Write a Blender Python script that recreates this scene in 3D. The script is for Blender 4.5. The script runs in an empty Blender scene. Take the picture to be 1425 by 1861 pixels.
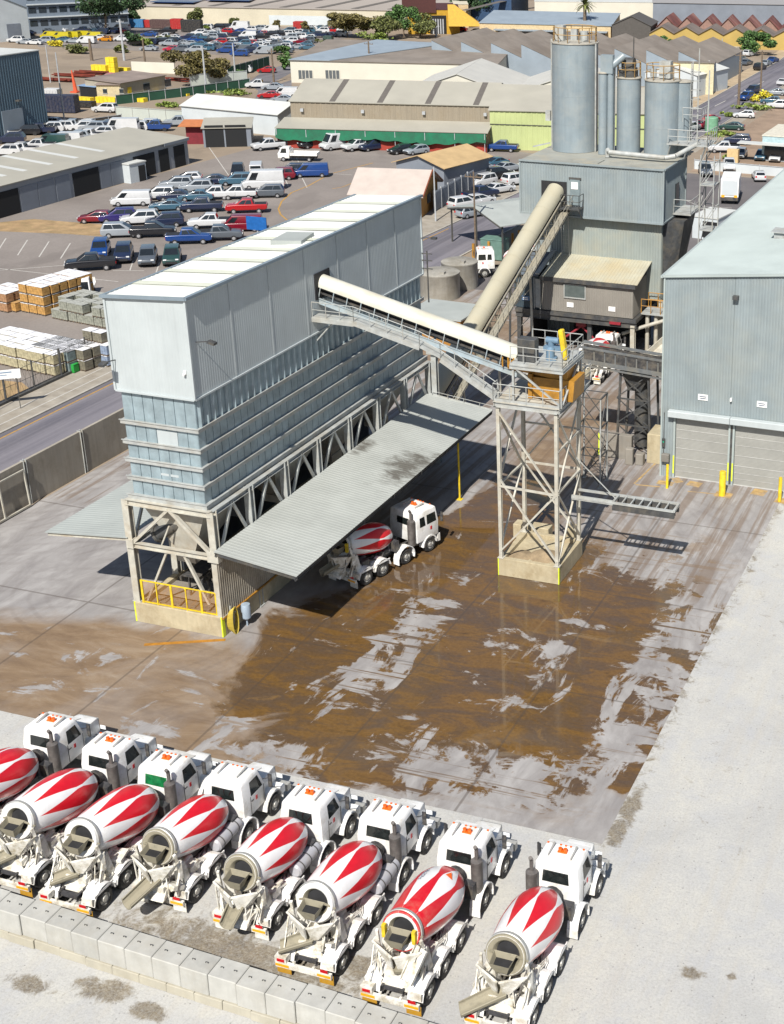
import bpy, bmesh, math, random
from mathutils import Vector, Matrix
D = bpy.data
SC = bpy.context.scene
COL = SC.collection
R = math.radians
random.seed(7)
V = Vector

# ---------------------------------------------------------------- camera geometry (metres; X across the yard, Y away, Z up)
CF, CX, CY = 2474.379, 1149.379, 746.726            # focal length and principal point, pixels of the 1425 x 1861 photograph
CP, CYAW, CROLL = R(20.73483), R(17.24096), R(0.82896)
CAM = V((30.3467, -70.2009, 39.9))
_fw = V((-math.sin(CYAW)*math.cos(CP), math.cos(CYAW)*math.cos(CP), -math.sin(CP)))
_rt = V((math.cos(CYAW), math.sin(CYAW), 0))
_up = _rt.cross(_fw)
C_R = _rt*math.cos(CROLL) + _up*math.sin(CROLL)
C_U = -_rt*math.sin(CROLL) + _up*math.cos(CROLL)

def ray(u, v):
    return _fw + C_R*((u-CX)/CF) - C_U*((v-CY)/CF)
def G(u, v, z=0.0):
    """ground position (or position at height z) seen at a pixel of the photograph"""
    d = ray(u, v)
    return CAM + d*((z-CAM.z)/d.z)
def PXY(u, v, axis, val):
    d = ray(u, v)
    return CAM + d*((val-CAM[axis])/d[axis])
def pix(p):
    d = V(p)-CAM
    w = d.dot(_fw)
    return CX+CF*d.dot(C_R)/w, CY-CF*d.dot(C_U)/w
def HT(u, vb, vt, z=0.0):
    """height reached at row vt by something standing at pixel (u, vb)"""
    b = G(u, vb, z)
    lo, hi = z, z+90
    for _ in range(40):
        m = (lo+hi)/2
        if pix((b.x, b.y, m))[1] > vt: lo = m
        else: hi = m
    return lo

# ---------------------------------------------------------------- objects, names, labels
def tag(o, label=None, cat=None, group=None, kind=None):
    if label: o['label'] = label
    if cat: o['category'] = cat
    if group: o['group'] = group
    if kind: o['kind'] = kind
    return o
def thing(name, label, cat, loc=(0, 0, 0), rz=0.0, group=None):
    o = D.objects.new(name, None)
    COL.objects.link(o)
    o.empty_display_size = 0.3
    o.location = loc
    o.rotation_euler = (0, 0, rz)
    return tag(o, label, cat, group)
def lmat(o):
    return Matrix.Translation(o.location) @ o.rotation_euler.to_matrix().to_4x4()

class MB:
    """collects shapes and links them as ONE mesh object"""
    def __init__(s): s.v = []; s.f = []; s.m = []; s.k = 0
    def add(s, vs, fs):
        n = len(s.v); s.v += [tuple(p) for p in vs]
        for f in fs: s.f.append([n+i for i in f]); s.m.append(s.k)
        return s
    def poly(s, *pts): return s.add(pts, [list(range(len(pts)))])
    def box(s, x0, x1, y0, y1, z0, z1, X=None):
        vs = [V((x, y, z)) for z in (z0, z1) for y in (y0, y1) for x in (x0, x1)]
        if X: vs = [X @ p for p in vs]
        return s.add(vs, [(0, 2, 3, 1), (4, 5, 7, 6), (0, 1, 5, 4), (2, 6, 7, 3), (0, 4, 6, 2), (1, 3, 7, 5)])
    def frus(s, a, b):
        """solid between two equal-length loops of points"""
        n = len(a)
        return s.add(list(a)+list(b), [list(range(n))[::-1], list(range(n, 2*n))]+[(i, (i+1) % n, n+(i+1) % n, n+i) for i in range(n)])
    def beam(s, p, q, w, h=None, up=(0, 0, 1)):
        h = h or w
        p, q = V(p), V(q); d = (q-p).normalized(); up = V(up)
        if abs(d.dot(up)) > .98: up = V((0, 1, 0))
        a = d.cross(up).normalized(); b = a.cross(d)
        l = [(-a*w-b*h)/2, (a*w-b*h)/2, (a*w+b*h)/2, (-a*w+b*h)/2]
        return s.frus([p+i for i in l], [q+i for i in l])
    def hbeam(s, p, q, w, h, up=(0, 0, 1), t=.025):
        """I section"""
        p, q = V(p), V(q); d = (q-p).normalized(); up = V(up)
        if abs(d.dot(up)) > .98: up = V((0, 1, 0))
        a = d.cross(up).normalized(); b = a.cross(d)
        o = b*(h/2-t/2)
        s.beam(p+o, q+o, w, t, up); s.beam(p-o, q-o, w, t, up); return s.beam(p, q, t, h-2*t, up)
    def cyl(s, p, q, r, r2=None, n=12, cap=True):
        p, q = V(p), V(q); r2 = r if r2 is None else r2
        d = (q-p).normalized(); a = d.orthogonal().normalized(); b = d.cross(a)
        l = [a*math.cos(2*math.pi*i/n)+b*math.sin(2*math.pi*i/n) for i in range(n)]
        fs = [(i, (i+1) % n, n+(i+1) % n, n+i) for i in range(n)]
        if cap: fs += [list(range(n))[::-1], list(range(n, 2*n))]
        return s.add([p+i*r for i in l]+[q+i*r2 for i in l], fs)
    def tube(s, pts, r, n=8):
        for a, b in zip(pts, pts[1:]): s.cyl(a, b, r, n=n)
        return s
    def lathe(s, prof, p, d, n=24, a0=0.0, a1=None, cap=False):
        """prof = [(radius, distance along d)]"""
        p, d = V(p), V(d).normalized(); a = d.orthogonal().normalized()
        if abs(d.z) < .9: a = (V((0, 0, 1))-d*d.z).normalized()
        b = d.cross(a); full = a1 is None
        k = n if full else n+1
        ang = [a0+(2*math.pi if full else a1-a0)*i/n for i in range(k)]
        vs = [p+d*t+(a*math.cos(w)+b*math.sin(w))*r for r, t in prof for w in ang]
        fs = []
        for j in range(len(prof)-1):
            for i in range(n):
                i2 = (i+1) % k
                fs.append((j*k+i, j*k+i2, (j+1)*k+i2, (j+1)*k+i))
        if cap: fs += [list(range(k))[::-1], list(range((len(prof)-1)*k, len(prof)*k))]
        return s.add(vs, fs)
    def ext(s, poly, fn, a0, a1):
        """extrude polygon (2-D) between a0 and a1; fn(x,y,a) -> point"""
        return s.frus([fn(x, y, a0) for x, y in poly], [fn(x, y, a1) for x, y in poly])
    def corr(s, o, u, v, n, L, H, pitch=.25, depth=.03, thick=0.0):
        """ribbed sheet from o along u (length L) and v (length H); ribs stand out along n"""
        o, u, v, n = V(o), V(u).normalized(), V(v).normalized(), V(n).normalized()
        k = max(1, round(L/pitch)); p = L/k; xs = []
        for i in range(k):
            xs += [(i*p, 0), (i*p+p*.55, 0), (i*p+p*.68, depth), (i*p+p*.87, depth)]
        xs.append((L, 0))
        vs = [o+u*x+n*h for x, h in xs]+[o+v*H+u*x+n*h for x, h in xs]; c = len(xs)
        s.add(vs, [(i, i+1, c+i+1, c+i) for i in range(c-1)])
        if thick:
            q = [o-n*thick, o+u*L-n*thick, o+u*L+v*H-n*thick, o+v*H-n*thick]
            s.poly(*q); e = [o, o+u*L, o+u*L+v*H, o+v*H]
            for i in (1, 3): s.poly(e[i], e[(i+1) % 4], q[(i+1) % 4], q[i])
            s.poly(*([vs[j] for j in range(c)]+[q[1], q[0]])); s.poly(*([vs[c+j] for j in range(c)]+[q[2], q[3]]))
        return s
    def build(s, name, mats, parent=None, world=False, smooth=35, bevel=0.0, seg=1, fix=True, loc=None):
        me = D.meshes.new(name)
        vs = s.v
        if world and parent is not None:
            X = lmat(parent)
            if parent.parent is not None: X = lmat(parent.parent) @ X
            X = X.inverted(); vs = [tuple(X @ V(p)) for p in vs]
        if loc is not None:
            lo = V(loc)
            if world and parent is not None: lo = X @ lo
            vs = [tuple(V(p)-lo) for p in vs]
        me.from_pydata(vs, [], s.f)
        mats = mats if isinstance(mats, (list, tuple)) else [mats]
        for m in mats: me.materials.append(m)
        if len(mats) > 1: me.polygons.foreach_set('material_index', s.m)
        if fix or bevel:
            bm = bmesh.new(); bm.from_mesh(me)
            if bevel:
                bmesh.ops.remove_doubles(bm, verts=bm.verts, dist=1e-4)
                es = [e for e in bm.edges if len(e.link_faces) == 2 and e.calc_face_angle(0) > R(25)]
                bmesh.ops.bevel(bm, geom=es, offset=bevel, segments=seg, affect='EDGES', clamp_overlap=True, profile=.6)
            bmesh.ops.recalc_face_normals(bm, faces=bm.faces)
            bm.to_mesh(me); bm.free()
        if smooth:
            me.shade_smooth(); me.set_sharp_from_angle(angle=R(smooth))
        o = D.objects.new(name, me); COL.objects.link(o)
        if loc is not None: o.location = lo
        if parent is not None: o.parent = parent
        return o
def one(mb, name, mats, label, cat, group=None, kind=None, **k):
    return tag(mb.build(name, mats, **k), label, cat, group, kind)
def kids(o): return [c for c in D.objects if c.parent == o]
def part(name, mesh, parent, loc=None, rot=None):
    """another object on an existing mesh"""
    o = D.objects.new(name, mesh); COL.objects.link(o); o.parent = parent
    if loc is not None: o.location = loc
    if rot is not None: o.rotation_euler = rot
    return o

# ---------------------------------------------------------------- materials
def s2l(c): c /= 255; return c/12.92 if c <= .04045 else ((c+.055)/1.055)**2.4
EXPO = 1.62
def lit(r, g, b, k=1.0):
    """base colour of a surface that reads (r,g,b) in full sun"""
    return tuple(min(.86, s2l(x)/EXPO*k) for x in (r, g, b))
class NT:
    def __init__(s, name):
        s.m = D.materials.new(name); s.m.use_nodes = True; s.t = s.m.node_tree
        s.b = s.t.nodes['Principled BSDF']
    def n(s, typ, **k):
        x = s.t.nodes.new(typ)
        for a, v in k.items():
            if a[0] == '_': x.inputs[a[1:].replace('_', ' ')].default_value = v
            else: setattr(x, a, v)
        return x
    def l(s, a, b): s.t.links.new(a, b)
    def coord(s, world=False, scale=(1, 1, 1), rot=(0, 0, 0), loc=(0, 0, 0)):
        c = s.n('ShaderNodeNewGeometry').outputs['Position'] if world else s.n('ShaderNodeTexCoord').outputs['Object']
        mp = s.n('ShaderNodeMapping'); mp.inputs['Scale'].default_value = scale
        mp.inputs['Rotation'].default_value = rot; mp.inputs['Location'].default_value = loc
        s.l(c, mp.inputs['Vector']); return mp.outputs[0]
    def noise(s, vec, scale, detail=4, rough=.6, dist=0.0):
        x = s.n('ShaderNodeTexNoise'); s.l(vec, x.inputs['Vector'])
        x.inputs['Scale'].default_value = scale; x.inputs['Detail'].default_value = detail
        x.inputs['Roughness'].default_value = rough; x.inputs['Distortion'].default_value = dist
        return x.outputs['Fac']
    def ramp(s, fac, stops, interp='LINEAR'):
        x = s.n('ShaderNodeValToRGB'); s.l(fac, x.inputs[0]); r = x.color_ramp; r.interpolation = interp
        while len(r.elements) < len(stops): r.elements.new(1)
        for e, (p, c) in zip(r.elements, stops):
            e.position = p; e.color = (c, c, c, 1) if not isinstance(c, (tuple, list)) else (*c[:3], 1)
        return x.outputs[0]
    def mix(s, fac, a, b, blend='MIX'):
        x = s.n('ShaderNodeMix', data_type='RGBA', blend_type=blend)
        for i, v in ((0, fac), (6, a), (7, b)):
            if isinstance(v, (int, float)): x.inputs[i].default_value = v if i == 0 else (v, v, v, 1)
            elif isinstance(v, (tuple, list)): x.inputs[i].default_value = (*v[:3], 1)
            else: s.l(v, x.inputs[i])
        return x.outputs[2]
    def math(s, op, a, b=None, c=None):
        x = s.n('ShaderNodeMath', operation=op)
        for i, v in enumerate((a, b, c)):
            if v is None: continue
            if isinstance(v, (int, float)): x.inputs[i].default_value = v
            else: s.l(v, x.inputs[i])
        return x.outputs[0]
    def sep(s, vec):
        x = s.n('ShaderNodeSeparateXYZ'); s.l(vec, x.inputs[0]); return x.outputs
    def bump(s, h, strength=.3, dist=.02):
        x = s.n('ShaderNodeBump'); x.inputs['Strength'].default_value = strength; x.inputs['Distance'].default_value = dist
        s.l(h, x.inputs['Height']); s.l(x.outputs[0], s.b.inputs['Normal'])
    def out(s, color=None, rough=None, metal=None, spec=None):
        for k, v in (('Base Color', color), ('Roughness', rough), ('Metallic', metal), ('Specular IOR Level', spec)):
            if v is None: continue
            if isinstance(v, (int, float)): s.b.inputs[k].default_value = v
            elif isinstance(v, (tuple, list)): s.b.inputs[k].default_value = (*v[:3], 1)
            else: s.l(v, s.b.inputs[k])
        return s.m
MATS = {}
def pm(name, col, rough=.6, metal=0.0, var=.12, scale=2.0, dirt=None, streak=0.0, world=True, bump=0.0, spec=None):
    """painted / plain surface: base colour with uneven tone, optional dirt patches and rain streaks"""
    if name in MATS: return MATS[name]
    t = NT(name)
    c = t.coord(world)
    f = t.noise(c, scale, 5)
    dark = tuple(x*(1-var*1.6) for x in col); lite = tuple(min(.9, x*(1+var)) for x in col)
    k = t.ramp(f, [(.3, dark), (.7, lite)])
    if streak:
        cs = t.coord(world, scale=(3.0, 3.0, .12))
        k = t.mix(t.ramp(t.noise(cs, 1.2, 4, .65), [(.42, 0.0), (.75, streak)]), k, tuple(x*.5 for x in col))
    if dirt:
        dc, amt, ds = dirt
        k = t.mix(t.ramp(t.noise(c, ds, 6, .7), [(.45, 0.0), (.68, amt)]), k, dc)
    if bump: t.bump(t.noise(c, scale*8, 3), bump)
    r = t.ramp(f, [(.2, max(.03, rough-.08)), (.8, min(1, rough+.08))])
    t.out(k, r, metal, spec)
    MATS[name] = t.m
    return t.m
def objcol(name, rough=.3, metal=0.0, coat=0.0, dust=0.0):
    """paint whose colour is the object's own colour"""
    if name in MATS: return MATS[name]
    t = NT(name)
    oi = t.n('ShaderNodeObjectInfo')
    k = t.mix(t.ramp(t.noise(t.coord(False), 1.6, 4), [(.3, 0.86), (.7, 1.0)]), 0.0, oi.outputs['Color'])
    x = t.n('ShaderNodeMix', data_type='RGBA', blend_type='MULTIPLY'); x.inputs[0].default_value = 1
    t.l(oi.outputs['Color'], x.inputs[6]); t.l(t.ramp(t.noise(t.coord(False), 1.6, 4), [(.3, 0.88), (.7, 1.0)]), x.inputs[7])
    k = x.outputs[2]
    if dust: k = t.mix(t.ramp(t.noise(t.coord(False), 2.5, 5), [(.4, 0.0), (.75, dust)]), k, lit(190, 175, 150))
    t.out(k, rough, metal); t.b.inputs['Coat Weight'].default_value = coat; t.b.inputs['Coat Roughness'].default_value = .08
    MATS[name] = t.m
    return t.m
def setcol(o, c): o.color = (*c, 1)
# ---------------------------------------------------------------- camera, sun, sky
cam = D.cameras.new('camera'); co = D.objects.new('camera', cam); COL.objects.link(co)
Mx = Matrix((C_R, C_U, -_fw)).transposed().to_4x4(); Mx.translation = CAM
co.matrix_world = Mx
cam.sensor_fit = 'HORIZONTAL'; cam.sensor_width = 36
cam.lens = 36*CF/1425
cam.shift_x = -(CX-712.5)/1425
cam.shift_y = -(930.5-CY)/1425
cam.clip_start = .5; cam.clip_end = 6000
SC.camera = co
SUN = V((-.12, 1.0, -1.1)).normalized()               # direction the light travels
sl = D.lights.new('sun', 'SUN'); sl.energy = 5.0; sl.angle = R(.53); sl.color = (1, .955, .88)
so = D.objects.new('sun', sl); COL.objects.link(so); so.location = (0, -60, 80)
so.rotation_euler = (-SUN).to_track_quat('Z', 'Y').to_euler()
w = D.worlds.new('World'); SC.world = w; w.use_nodes = True
bg = w.node_tree.nodes['Background']; sky = w.node_tree.nodes.new('ShaderNodeTexSky')
sky.sky_type = 'NISHITA'; sky.sun_disc = False
sky.sun_elevation = math.asin(-SUN.z); sky.sun_rotation = math.atan2(-SUN.x, -SUN.y)
sky.air_density = 1.0; sky.dust_density = 1.0; sky.ozone_density = 1.3
w.node_tree.links.new(sky.outputs[0], bg.inputs[0]); bg.inputs[1].default_value = .068
SC.view_settings.view_transform = 'Standard'; SC.view_settings.look = 'None'
SC.view_settings.exposure = .42; SC.view_settings.gamma = 1; SC.view_settings.use_curve_mapping = False
SC.cycles.max_bounces = 6; SC.cycles.use_denoising = True
# ---------------------------------------------------------------- ground materials
def ell(t, x, y, rx, ry, rz=0.0):
    """1 at (x, y), 0 at the ellipse's rim, negative outside"""
    c = t.n('ShaderNodeNewGeometry').outputs['Position']
    a = t.n('ShaderNodeVectorMath', operation='SUBTRACT'); t.l(c, a.inputs[0]); a.inputs[1].default_value = (x, y, 0)
    mp = t.n('ShaderNodeMapping'); t.l(a.outputs[0], mp.inputs['Vector']); mp.vector_type = 'POINT'
    mp.inputs['Rotation'].default_value = (0, 0, -rz)
    b = t.n('ShaderNodeVectorMath', operation='MULTIPLY'); t.l(mp.outputs[0], b.inputs[0]); b.inputs[1].default_value = (1/rx, 1/ry, 0)
    l = t.n('ShaderNodeVectorMath', operation='LENGTH'); t.l(b.outputs[0], l.inputs[0])
    return t.math('SUBTRACT', 1.0, l.outputs['Value'])
def mat_yard():
    t = NT('wet_concrete')
    P = t.coord(True); X = t.sep(t.n('ShaderNodeNewGeometry').outputs['Position'])
    big = t.noise(P, .16, 7, .62, .8)
    reg = ell(t, 3.5, -8.0, 17, 17)
    for e, k in (((-11, -18.5, 21, 7.5), 1.05), ((-3, 3, 5.0, 16), .9), ((8, 4.5, 7, 6), .85), ((-3, 22, 5, 14), .6), ((-26, 44, 14, 14), .9)):
        reg = t.math('MAXIMUM', reg, t.math('MULTIPLY', ell(t, *e), k))
    sc = t.math('ADD', t.math('MULTIPLY', reg, 1.25), t.math('MULTIPLY', t.math('SUBTRACT', big, .5), 1.1))
    # dry islands: bands beside the joints, toward the parked trucks and along the outer edge
    bias = t.math('MULTIPLY', ell(t, -2.0, -9.5, 2.6, 10), 1.0)
    for e, k in (((7.5, -19.5, 9, 5), .85), ((12.8, -5, 2.6, 20), 1.25), ((9, 6, 6.5, 6), 1.0), ((6.4, -9, 1.3, 9), .7), ((-4, -21, 8, 2.6), .6)):
        bias = t.math('MAXIMUM', bias, t.math('MULTIPLY', ell(t, *e), k))
    bias = t.math('SUBTRACT', t.ramp(bias, [(.0, 0.0), (.55, .14)]), t.math('MULTIPLY', t.math('SUBTRACT', .5, t.noise(P, 2.6, 6, .75)), -.10))
    st = t.noise(t.coord(True, (.40, .85, 1), (0, 0, R(-64))), .62, 9, .66, .5)
    st2 = t.noise(t.coord(True, (.95, .36, 1), (0, 0, R(-16))), .62, 9, .66, .6)
    isl = t.math('MAXIMUM', t.ramp(t.math('ADD', st, bias), [(.615, 0.0), (.655, 1.0)]), t.ramp(t.math('ADD', st2, bias), [(.625, 0.0), (.665, 1.0)]))
    trk = t.noise(t.coord(True, (.05, 1.6, 1), (0, 0, R(-70))), 1.2, 4, .6); isl = t.math('MULTIPLY', isl, t.ramp(trk, [(.36, .15), (.42, 1.0)]))
    damp = t.ramp(sc, [(.05, 0.0), (.4, 1.0)])
    wz = t.ramp(t.math('ADD', t.math('MAXIMUM', ell(t, 4.0, -8.5, 15.5, 16), t.math('MULTIPLY', ell(t, -3.5, 2, 5, 14), 1.0)), t.math('MULTIPLY', t.math('SUBTRACT', big, .5), .9)), [(.02, 0.0), (.12, 1.0)])
    wet = t.math('MULTIPLY', t.math('MULTIPLY', t.ramp(sc, [(.16, 0.0), (.20, 1.0)]), wz), t.math('SUBTRACT', 1.0, isl))
    brown = t.ramp(t.noise(t.coord(True, (.5, 1.2, 1), (0, 0, R(-50))), .6, 8, .7, .5), [(.28, lit(98, 76, 50)), (.42, lit(140, 106, 60)), (.52, lit(118, 94, 68)), (.62, lit(110, 92, 76)), (.72, lit(156, 122, 76))])
    fine = t.noise(P, 5.0, 5, .7)
    brown = t.mix(t.ramp(fine, [(.35, .28), (.6, 0.0)]), brown, lit(70, 50, 28))
    dry = t.ramp(t.noise(t.coord(True, (1.1, .45, 1), (0, 0, R(4))), .55, 9, .66, .6), [(.25, lit(150, 145, 144)), (.5, lit(178, 174, 172)), (.75, lit(208, 205, 203))])
    stain = t.ramp(t.noise(t.coord(True, (.4, 1.1, 1), (0, 0, R(-38))), .7, 8, .7, .6), [(.33, lit(132, 106, 78)), (.52, lit(156, 130, 100)), (.74, lit(180, 160, 136))])
    dry = t.mix(t.math('MULTIPLY', t.math('MULTIPLY', damp, t.math('SUBTRACT', 1.0, isl)), t.ramp(big, [(.3, .55), (.6, .95)])), dry, stain)
    # turning tyre tracks
    for cx, cy, sc_, ph, amt, a, b in ((-21, -9, 1.05, 0, .16, .72, .95), (-14, -38, .8, 2, .12, .72, .95)):
        wv = t.n('ShaderNodeTexWave', wave_type='RINGS', rings_direction='Z'); t.l(t.coord(True, (1, 1, 0), loc=(-cx, -cy, 0)), wv.inputs['Vector'])
        wv.inputs['Scale'].default_value = sc_*.31; wv.inputs['Distortion'].default_value = 5; wv.inputs['Detail'].default_value = 4; wv.inputs['Detail Scale'].default_value = .35
        m = t.math('MULTIPLY', t.ramp(wv.outputs['Fac'], [(a, 0.0), (b, amt)]), t.ramp(t.noise(P, .22+.05*ph, 3), [(.42, 0.0), (.6, 1.0)]))
        dry = t.mix(m, dry, lit(106, 92, 84))
    # straight wheel paths leading to the doors and away along the yard
    tr = t.noise(t.coord(True, (1.0, .035, 1)), 1.5, 5, .6)
    tr = t.math('MULTIPLY', t.ramp(tr, [(.47, 0.0), (.56, .62)]), t.ramp(X[1], [(.0, 0.0), (1.0, 1.0)]))
    dry = t.mix(tr, dry, lit(134, 112, 92))
    c = t.mix(wet, dry, brown)
    # joints between the slabs
    def joint(ax, at, wd):
        return t.ramp(t.math('ABSOLUTE', t.math('SUBTRACT', X[ax], at)), [(wd*.5, 1.0), (wd, 0.0)])
    j = None
    for ax, at in ((0, -.12), (0, 7.15), (1, -.2), (0, -7.4), (1, -11.2), (0, -14.6), (1, 11), (0, -21.8)):
        k = joint(ax, at, .085); j = k if j is None else t.math('MAXIMUM', j, k)
    c = t.mix(t.math('MULTIPLY', j, .5), c, lit(92, 80, 70))
    rough = t.mix(wet, t.ramp(fine, [(.3, .6), (.7, .85)]), t.ramp(big, [(.38, .02), (.6, .11)]))
    t.bump(t.mix(wet, fine, .5), .12, .02)
    return t.out(c, rough)
def mat_gravel():
    t = NT('pale_gravel'); P = t.coord(True); X = t.sep(t.n('ShaderNodeNewGeometry').outputs['Position'])
    n1 = t.noise(P, .22, 8, .68, .4); n2 = t.noise(P, 2.2, 8, .75); n3 = t.noise(P, 9, 5, .8)
    c = t.ramp(n1, [(.3, lit(204, 204, 202)), (.5, lit(220, 219, 214)), (.7, lit(231, 228, 217))])
    c = t.mix(t.ramp(n2, [(.34, .5), (.56, 0.0)]), c, lit(204, 204, 204))
    gp = t.noise(t.coord(True, (1, 1, 1), loc=(9, 4, 0)), .35, 6, .65, .8); c = t.mix(t.ramp(gp, [(.48, 0.0), (.64, .55)]), c, lit(206, 208, 212))
    rut = t.noise(t.coord(True, (1.4, .09, 1), (0, 0, R(9))), 1.0, 6, .65); c = t.mix(t.ramp(rut, [(.5, 0.0), (.62, .35)]), c, lit(214, 208, 196))
    vr = t.n('ShaderNodeTexVoronoi'); t.l(P, vr.inputs['Vector']); vr.inputs['Scale'].default_value = 4.5; st_ = t.math('MULTIPLY', t.ramp(vr.outputs['Distance'], [(.12, 1.0), (.2, 0.0)]), t.ramp(t.noise(P, 1.7, 4), [(.5, 0.0), (.6, .8)])); c = t.mix(st_, c, lit(150, 148, 146))
    c = t.mix(t.ramp(n3, [(.3, .7), (.52, 0.0)]), c, lit(178, 176, 172))
    c = t.mix(t.ramp(n3, [(.6, 0.0), (.72, .6)]), c, lit(252, 250, 244))
    # damp earth: behind the parked trucks, along the slab edge, and a few spills
    rag = t.math('SUBTRACT', t.noise(P, 1.1, 8, .75, .6), .5)
    m = t.math('MULTIPLY', ell(t, 2.2, -33.4, 9.5, 1.9, R(-3)), .8)
    for (u, v, rx, ry) in ((1256, 1768, .75, .55), (1330, 1775, .3, .3), (60, 1790, 1.5, .6), (190, 1800, 1.7, .8), (270, 1840, 1.3, .6), (1120, 1510, .8, 1.6), (1150, 1460, .7, 2.2), (690, 1770, 2.4, 1.0), (-40, 1700, .1, .1)):
        g = G(u, v); m = t.math('MAXIMUM', m, ell(t, g.x, g.y, rx, ry))
    edge = t.math('MULTIPLY', t.ramp(t.math('ABSOLUTE', t.math('SUBTRACT', X[0], 14.5)), [(0.0, .30), (.8, -.5)]), 1.0)
    edge = t.math('SUBTRACT', edge, t.math('MULTIPLY', t.math('LESS_THAN', X[1], -22.6), 3.0))
    m = t.math('MAXIMUM', m, edge)
    mm = t.math('MULTIPLY', t.ramp(t.math('ADD', m, t.math('MULTIPLY', rag, 2.2)), [(.2, 0.0), (.52, .92)]), t.ramp(n3, [(.38, 1.0), (.72, .45)]))
    c = t.mix(mm, c, t.ramp(n2, [(.35, lit(98, 84, 62)), (.65, lit(150, 134, 104))]))
    t.bump(t.math('ADD', n3, n2), .5, .03)
    return t.out(c, .9)
def mat_asph(name, a, b, crack=True, stripes=0.0, ax=1):
    t = NT(name); P = t.coord(True)
    n1 = t.noise(P, .07, 8, .65, .5); n2 = t.noise(P, 3.0, 5, .75)
    c = t.ramp(n1, [(.3, a), (.7, b)])
    c = t.mix(t.ramp(n2, [(.35, .25), (.6, 0.0)]), c, tuple(x*.6 for x in a))
    pt = t.noise(t.coord(True, (1, 1, 1), (0, 0, .6)), .045, 4, .5, 1.0)
    c = t.mix(t.ramp(pt, [(.56, 0.0), (.60, .35)]), c, tuple(x*.72 for x in a))
    if stripes:
        s = t.noise(t.coord(True, (1, .02, 1) if ax else (.02, 1, 1)), .9, 5, .6)
        c = t.mix(t.ramp(s, [(.42, 0.0), (.58, stripes)]), c, tuple(min(.8, x*1.5) for x in b))
        s = t.noise(t.coord(True, (1, .015, 1) if ax else (.015, 1, 1), loc=(3, 3, 0)), .6, 5, .6)
        c = t.mix(t.ramp(s, [(.5, 0.0), (.6, stripes)]), c, tuple(x*.55 for x in a))
    return t.out(c, .88)
M_yard = mat_yard(); M_gravel = mat_gravel()
M_park = mat_asph('car_park_asphalt', lit(146, 137, 131), lit(172, 163, 156))
M_parkdk = mat_asph('dark_car_park_asphalt', lit(112, 108, 110), lit(136, 130, 130))
M_road = mat_asph('road_asphalt', lit(112, 110, 122), lit(140, 136, 142), stripes=.45)
M_street = mat_asph('street_asphalt', lit(122, 120, 126), lit(142, 139, 142), stripes=.3)
M_land = mat_asph('dusty_ground', lit(158, 142, 124), lit(186, 168, 146))
M_path = pm('footpath_concrete', lit(190, 182, 168), .85, var=.12, scale=.8, dirt=(lit(150, 136, 118), .6, .5))
M_verge = pm('bare_earth', lit(196, 164, 122), .95, var=.2, scale=.5, dirt=(lit(150, 136, 92), .6, .7))
M_kerb = pm('kerb_concrete', lit(204, 198, 186), .85)
M_white = pm('road_paint_white', lit(226, 222, 214), .7, var=.1, scale=3)
M_yel = pm('road_paint_yellow', lit(214, 166, 84), .7, var=.15, scale=3)
def sheet(name, pts, m, z, kind='structure', sub=None):
    b = MB(); b.poly(*[(p[0], p[1], z) for p in pts])
    return one(b, name, m, None, None, kind=kind, smooth=0)
def rect(x0, x1, y0, y1): return [(x0, y0), (x1, y0), (x1, y1), (x0, y1)]
g = MB(); g.box(-1500, 1500, -300, 2200, -.5, 0); one(g, 'ground', M_land, None, None, kind='structure', smooth=0)
sheet('gravel', [(-60, -70), (90, -70), (90, 19), (14.4, 19), (14.4, -22.45), (-19, -22.3), (-36, -21.8), (-60, -21.8)], M_gravel, .004)
sheet('yard_concrete', [(-34.4, -21.85), (-19, -22.3), (14.4, -22.45), (14.4, 60), (-34.4, 60)], M_yard, .008)
# the road past the plant and its far reach
RL = [(-45.7, -60), (-45.7, 30), (-43.2, 85), (-40.5, 185), (-42.5, 290), (-50, 420)]
RR = [(-35.6, -60), (-35.6, 60), (-35.0, 95), (-30.6, 170), (-31.6, 250), (-38, 420)]
sheet('road', RL+RR[::-1], M_road, .008)
wd = MB()
def strip(b, pts, w, z):
    for a, c in zip(pts, pts[1:]):
        a, c = V((a[0], a[1], z)), V((c[0], c[1], z)); n = (c-a).cross(V((0, 0, 1))).normalized()*w/2
        b.poly(a-n, c-n, c+n, a+n)
def dashes(b, p, q, w, z, on, off):
    p, q = V((*p[:2], 0)), V((*q[:2], 0)); L = (q-p).length; d = (q-p)/L; s = 0
    while s < L:
        strip(b, [p+d*s, p+d*min(L, s+on)], w, z); s += on+off
sheet('footpath', [(-50.2, -60), (-45.7, -60), (-45.7, 30), (-43.2, 85), (-41.2, 150), (-45.5, 150), (-49, 85), (-50.2, 30)], M_path, .006)
for nm, pts in (('kerb', [(x, y) for x, y in RL]), ('kerb', [(x, y) for x, y in RR])):
    kb = MB()
    for a, c in zip(pts, pts[1:]):
        o = -.11 if pts[0][0] < -40 else .11
        kb.beam((a[0]+o, a[1], .065), (c[0]+o, c[1], .065), .22, .13)
    one(kb, nm, M_kerb, None, None, kind='structure', smooth=0)
ylb = MB(); strip(ylb, [(-45.1, -60), (-45.1, 30), (-42.6, 85)], .16, .014)
one(ylb, 'road_markings', M_yel, None, None, kind='structure', smooth=0)
b = MB()
for u1, v1, u2, v2 in ((1299, 193, 1319, 183), (1335, 175, 1352, 166), (1372, 156, 1390, 147)):
    dashes(b, G(u1, v1), G(u2, v2), .22, .014, 9, 9)
strip(b, [(-48.5, -60), (-48.5, 30)], .12, .012); strip(b, [(-47.2, -60), (-47.2, 30)], .12, .012)
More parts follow.
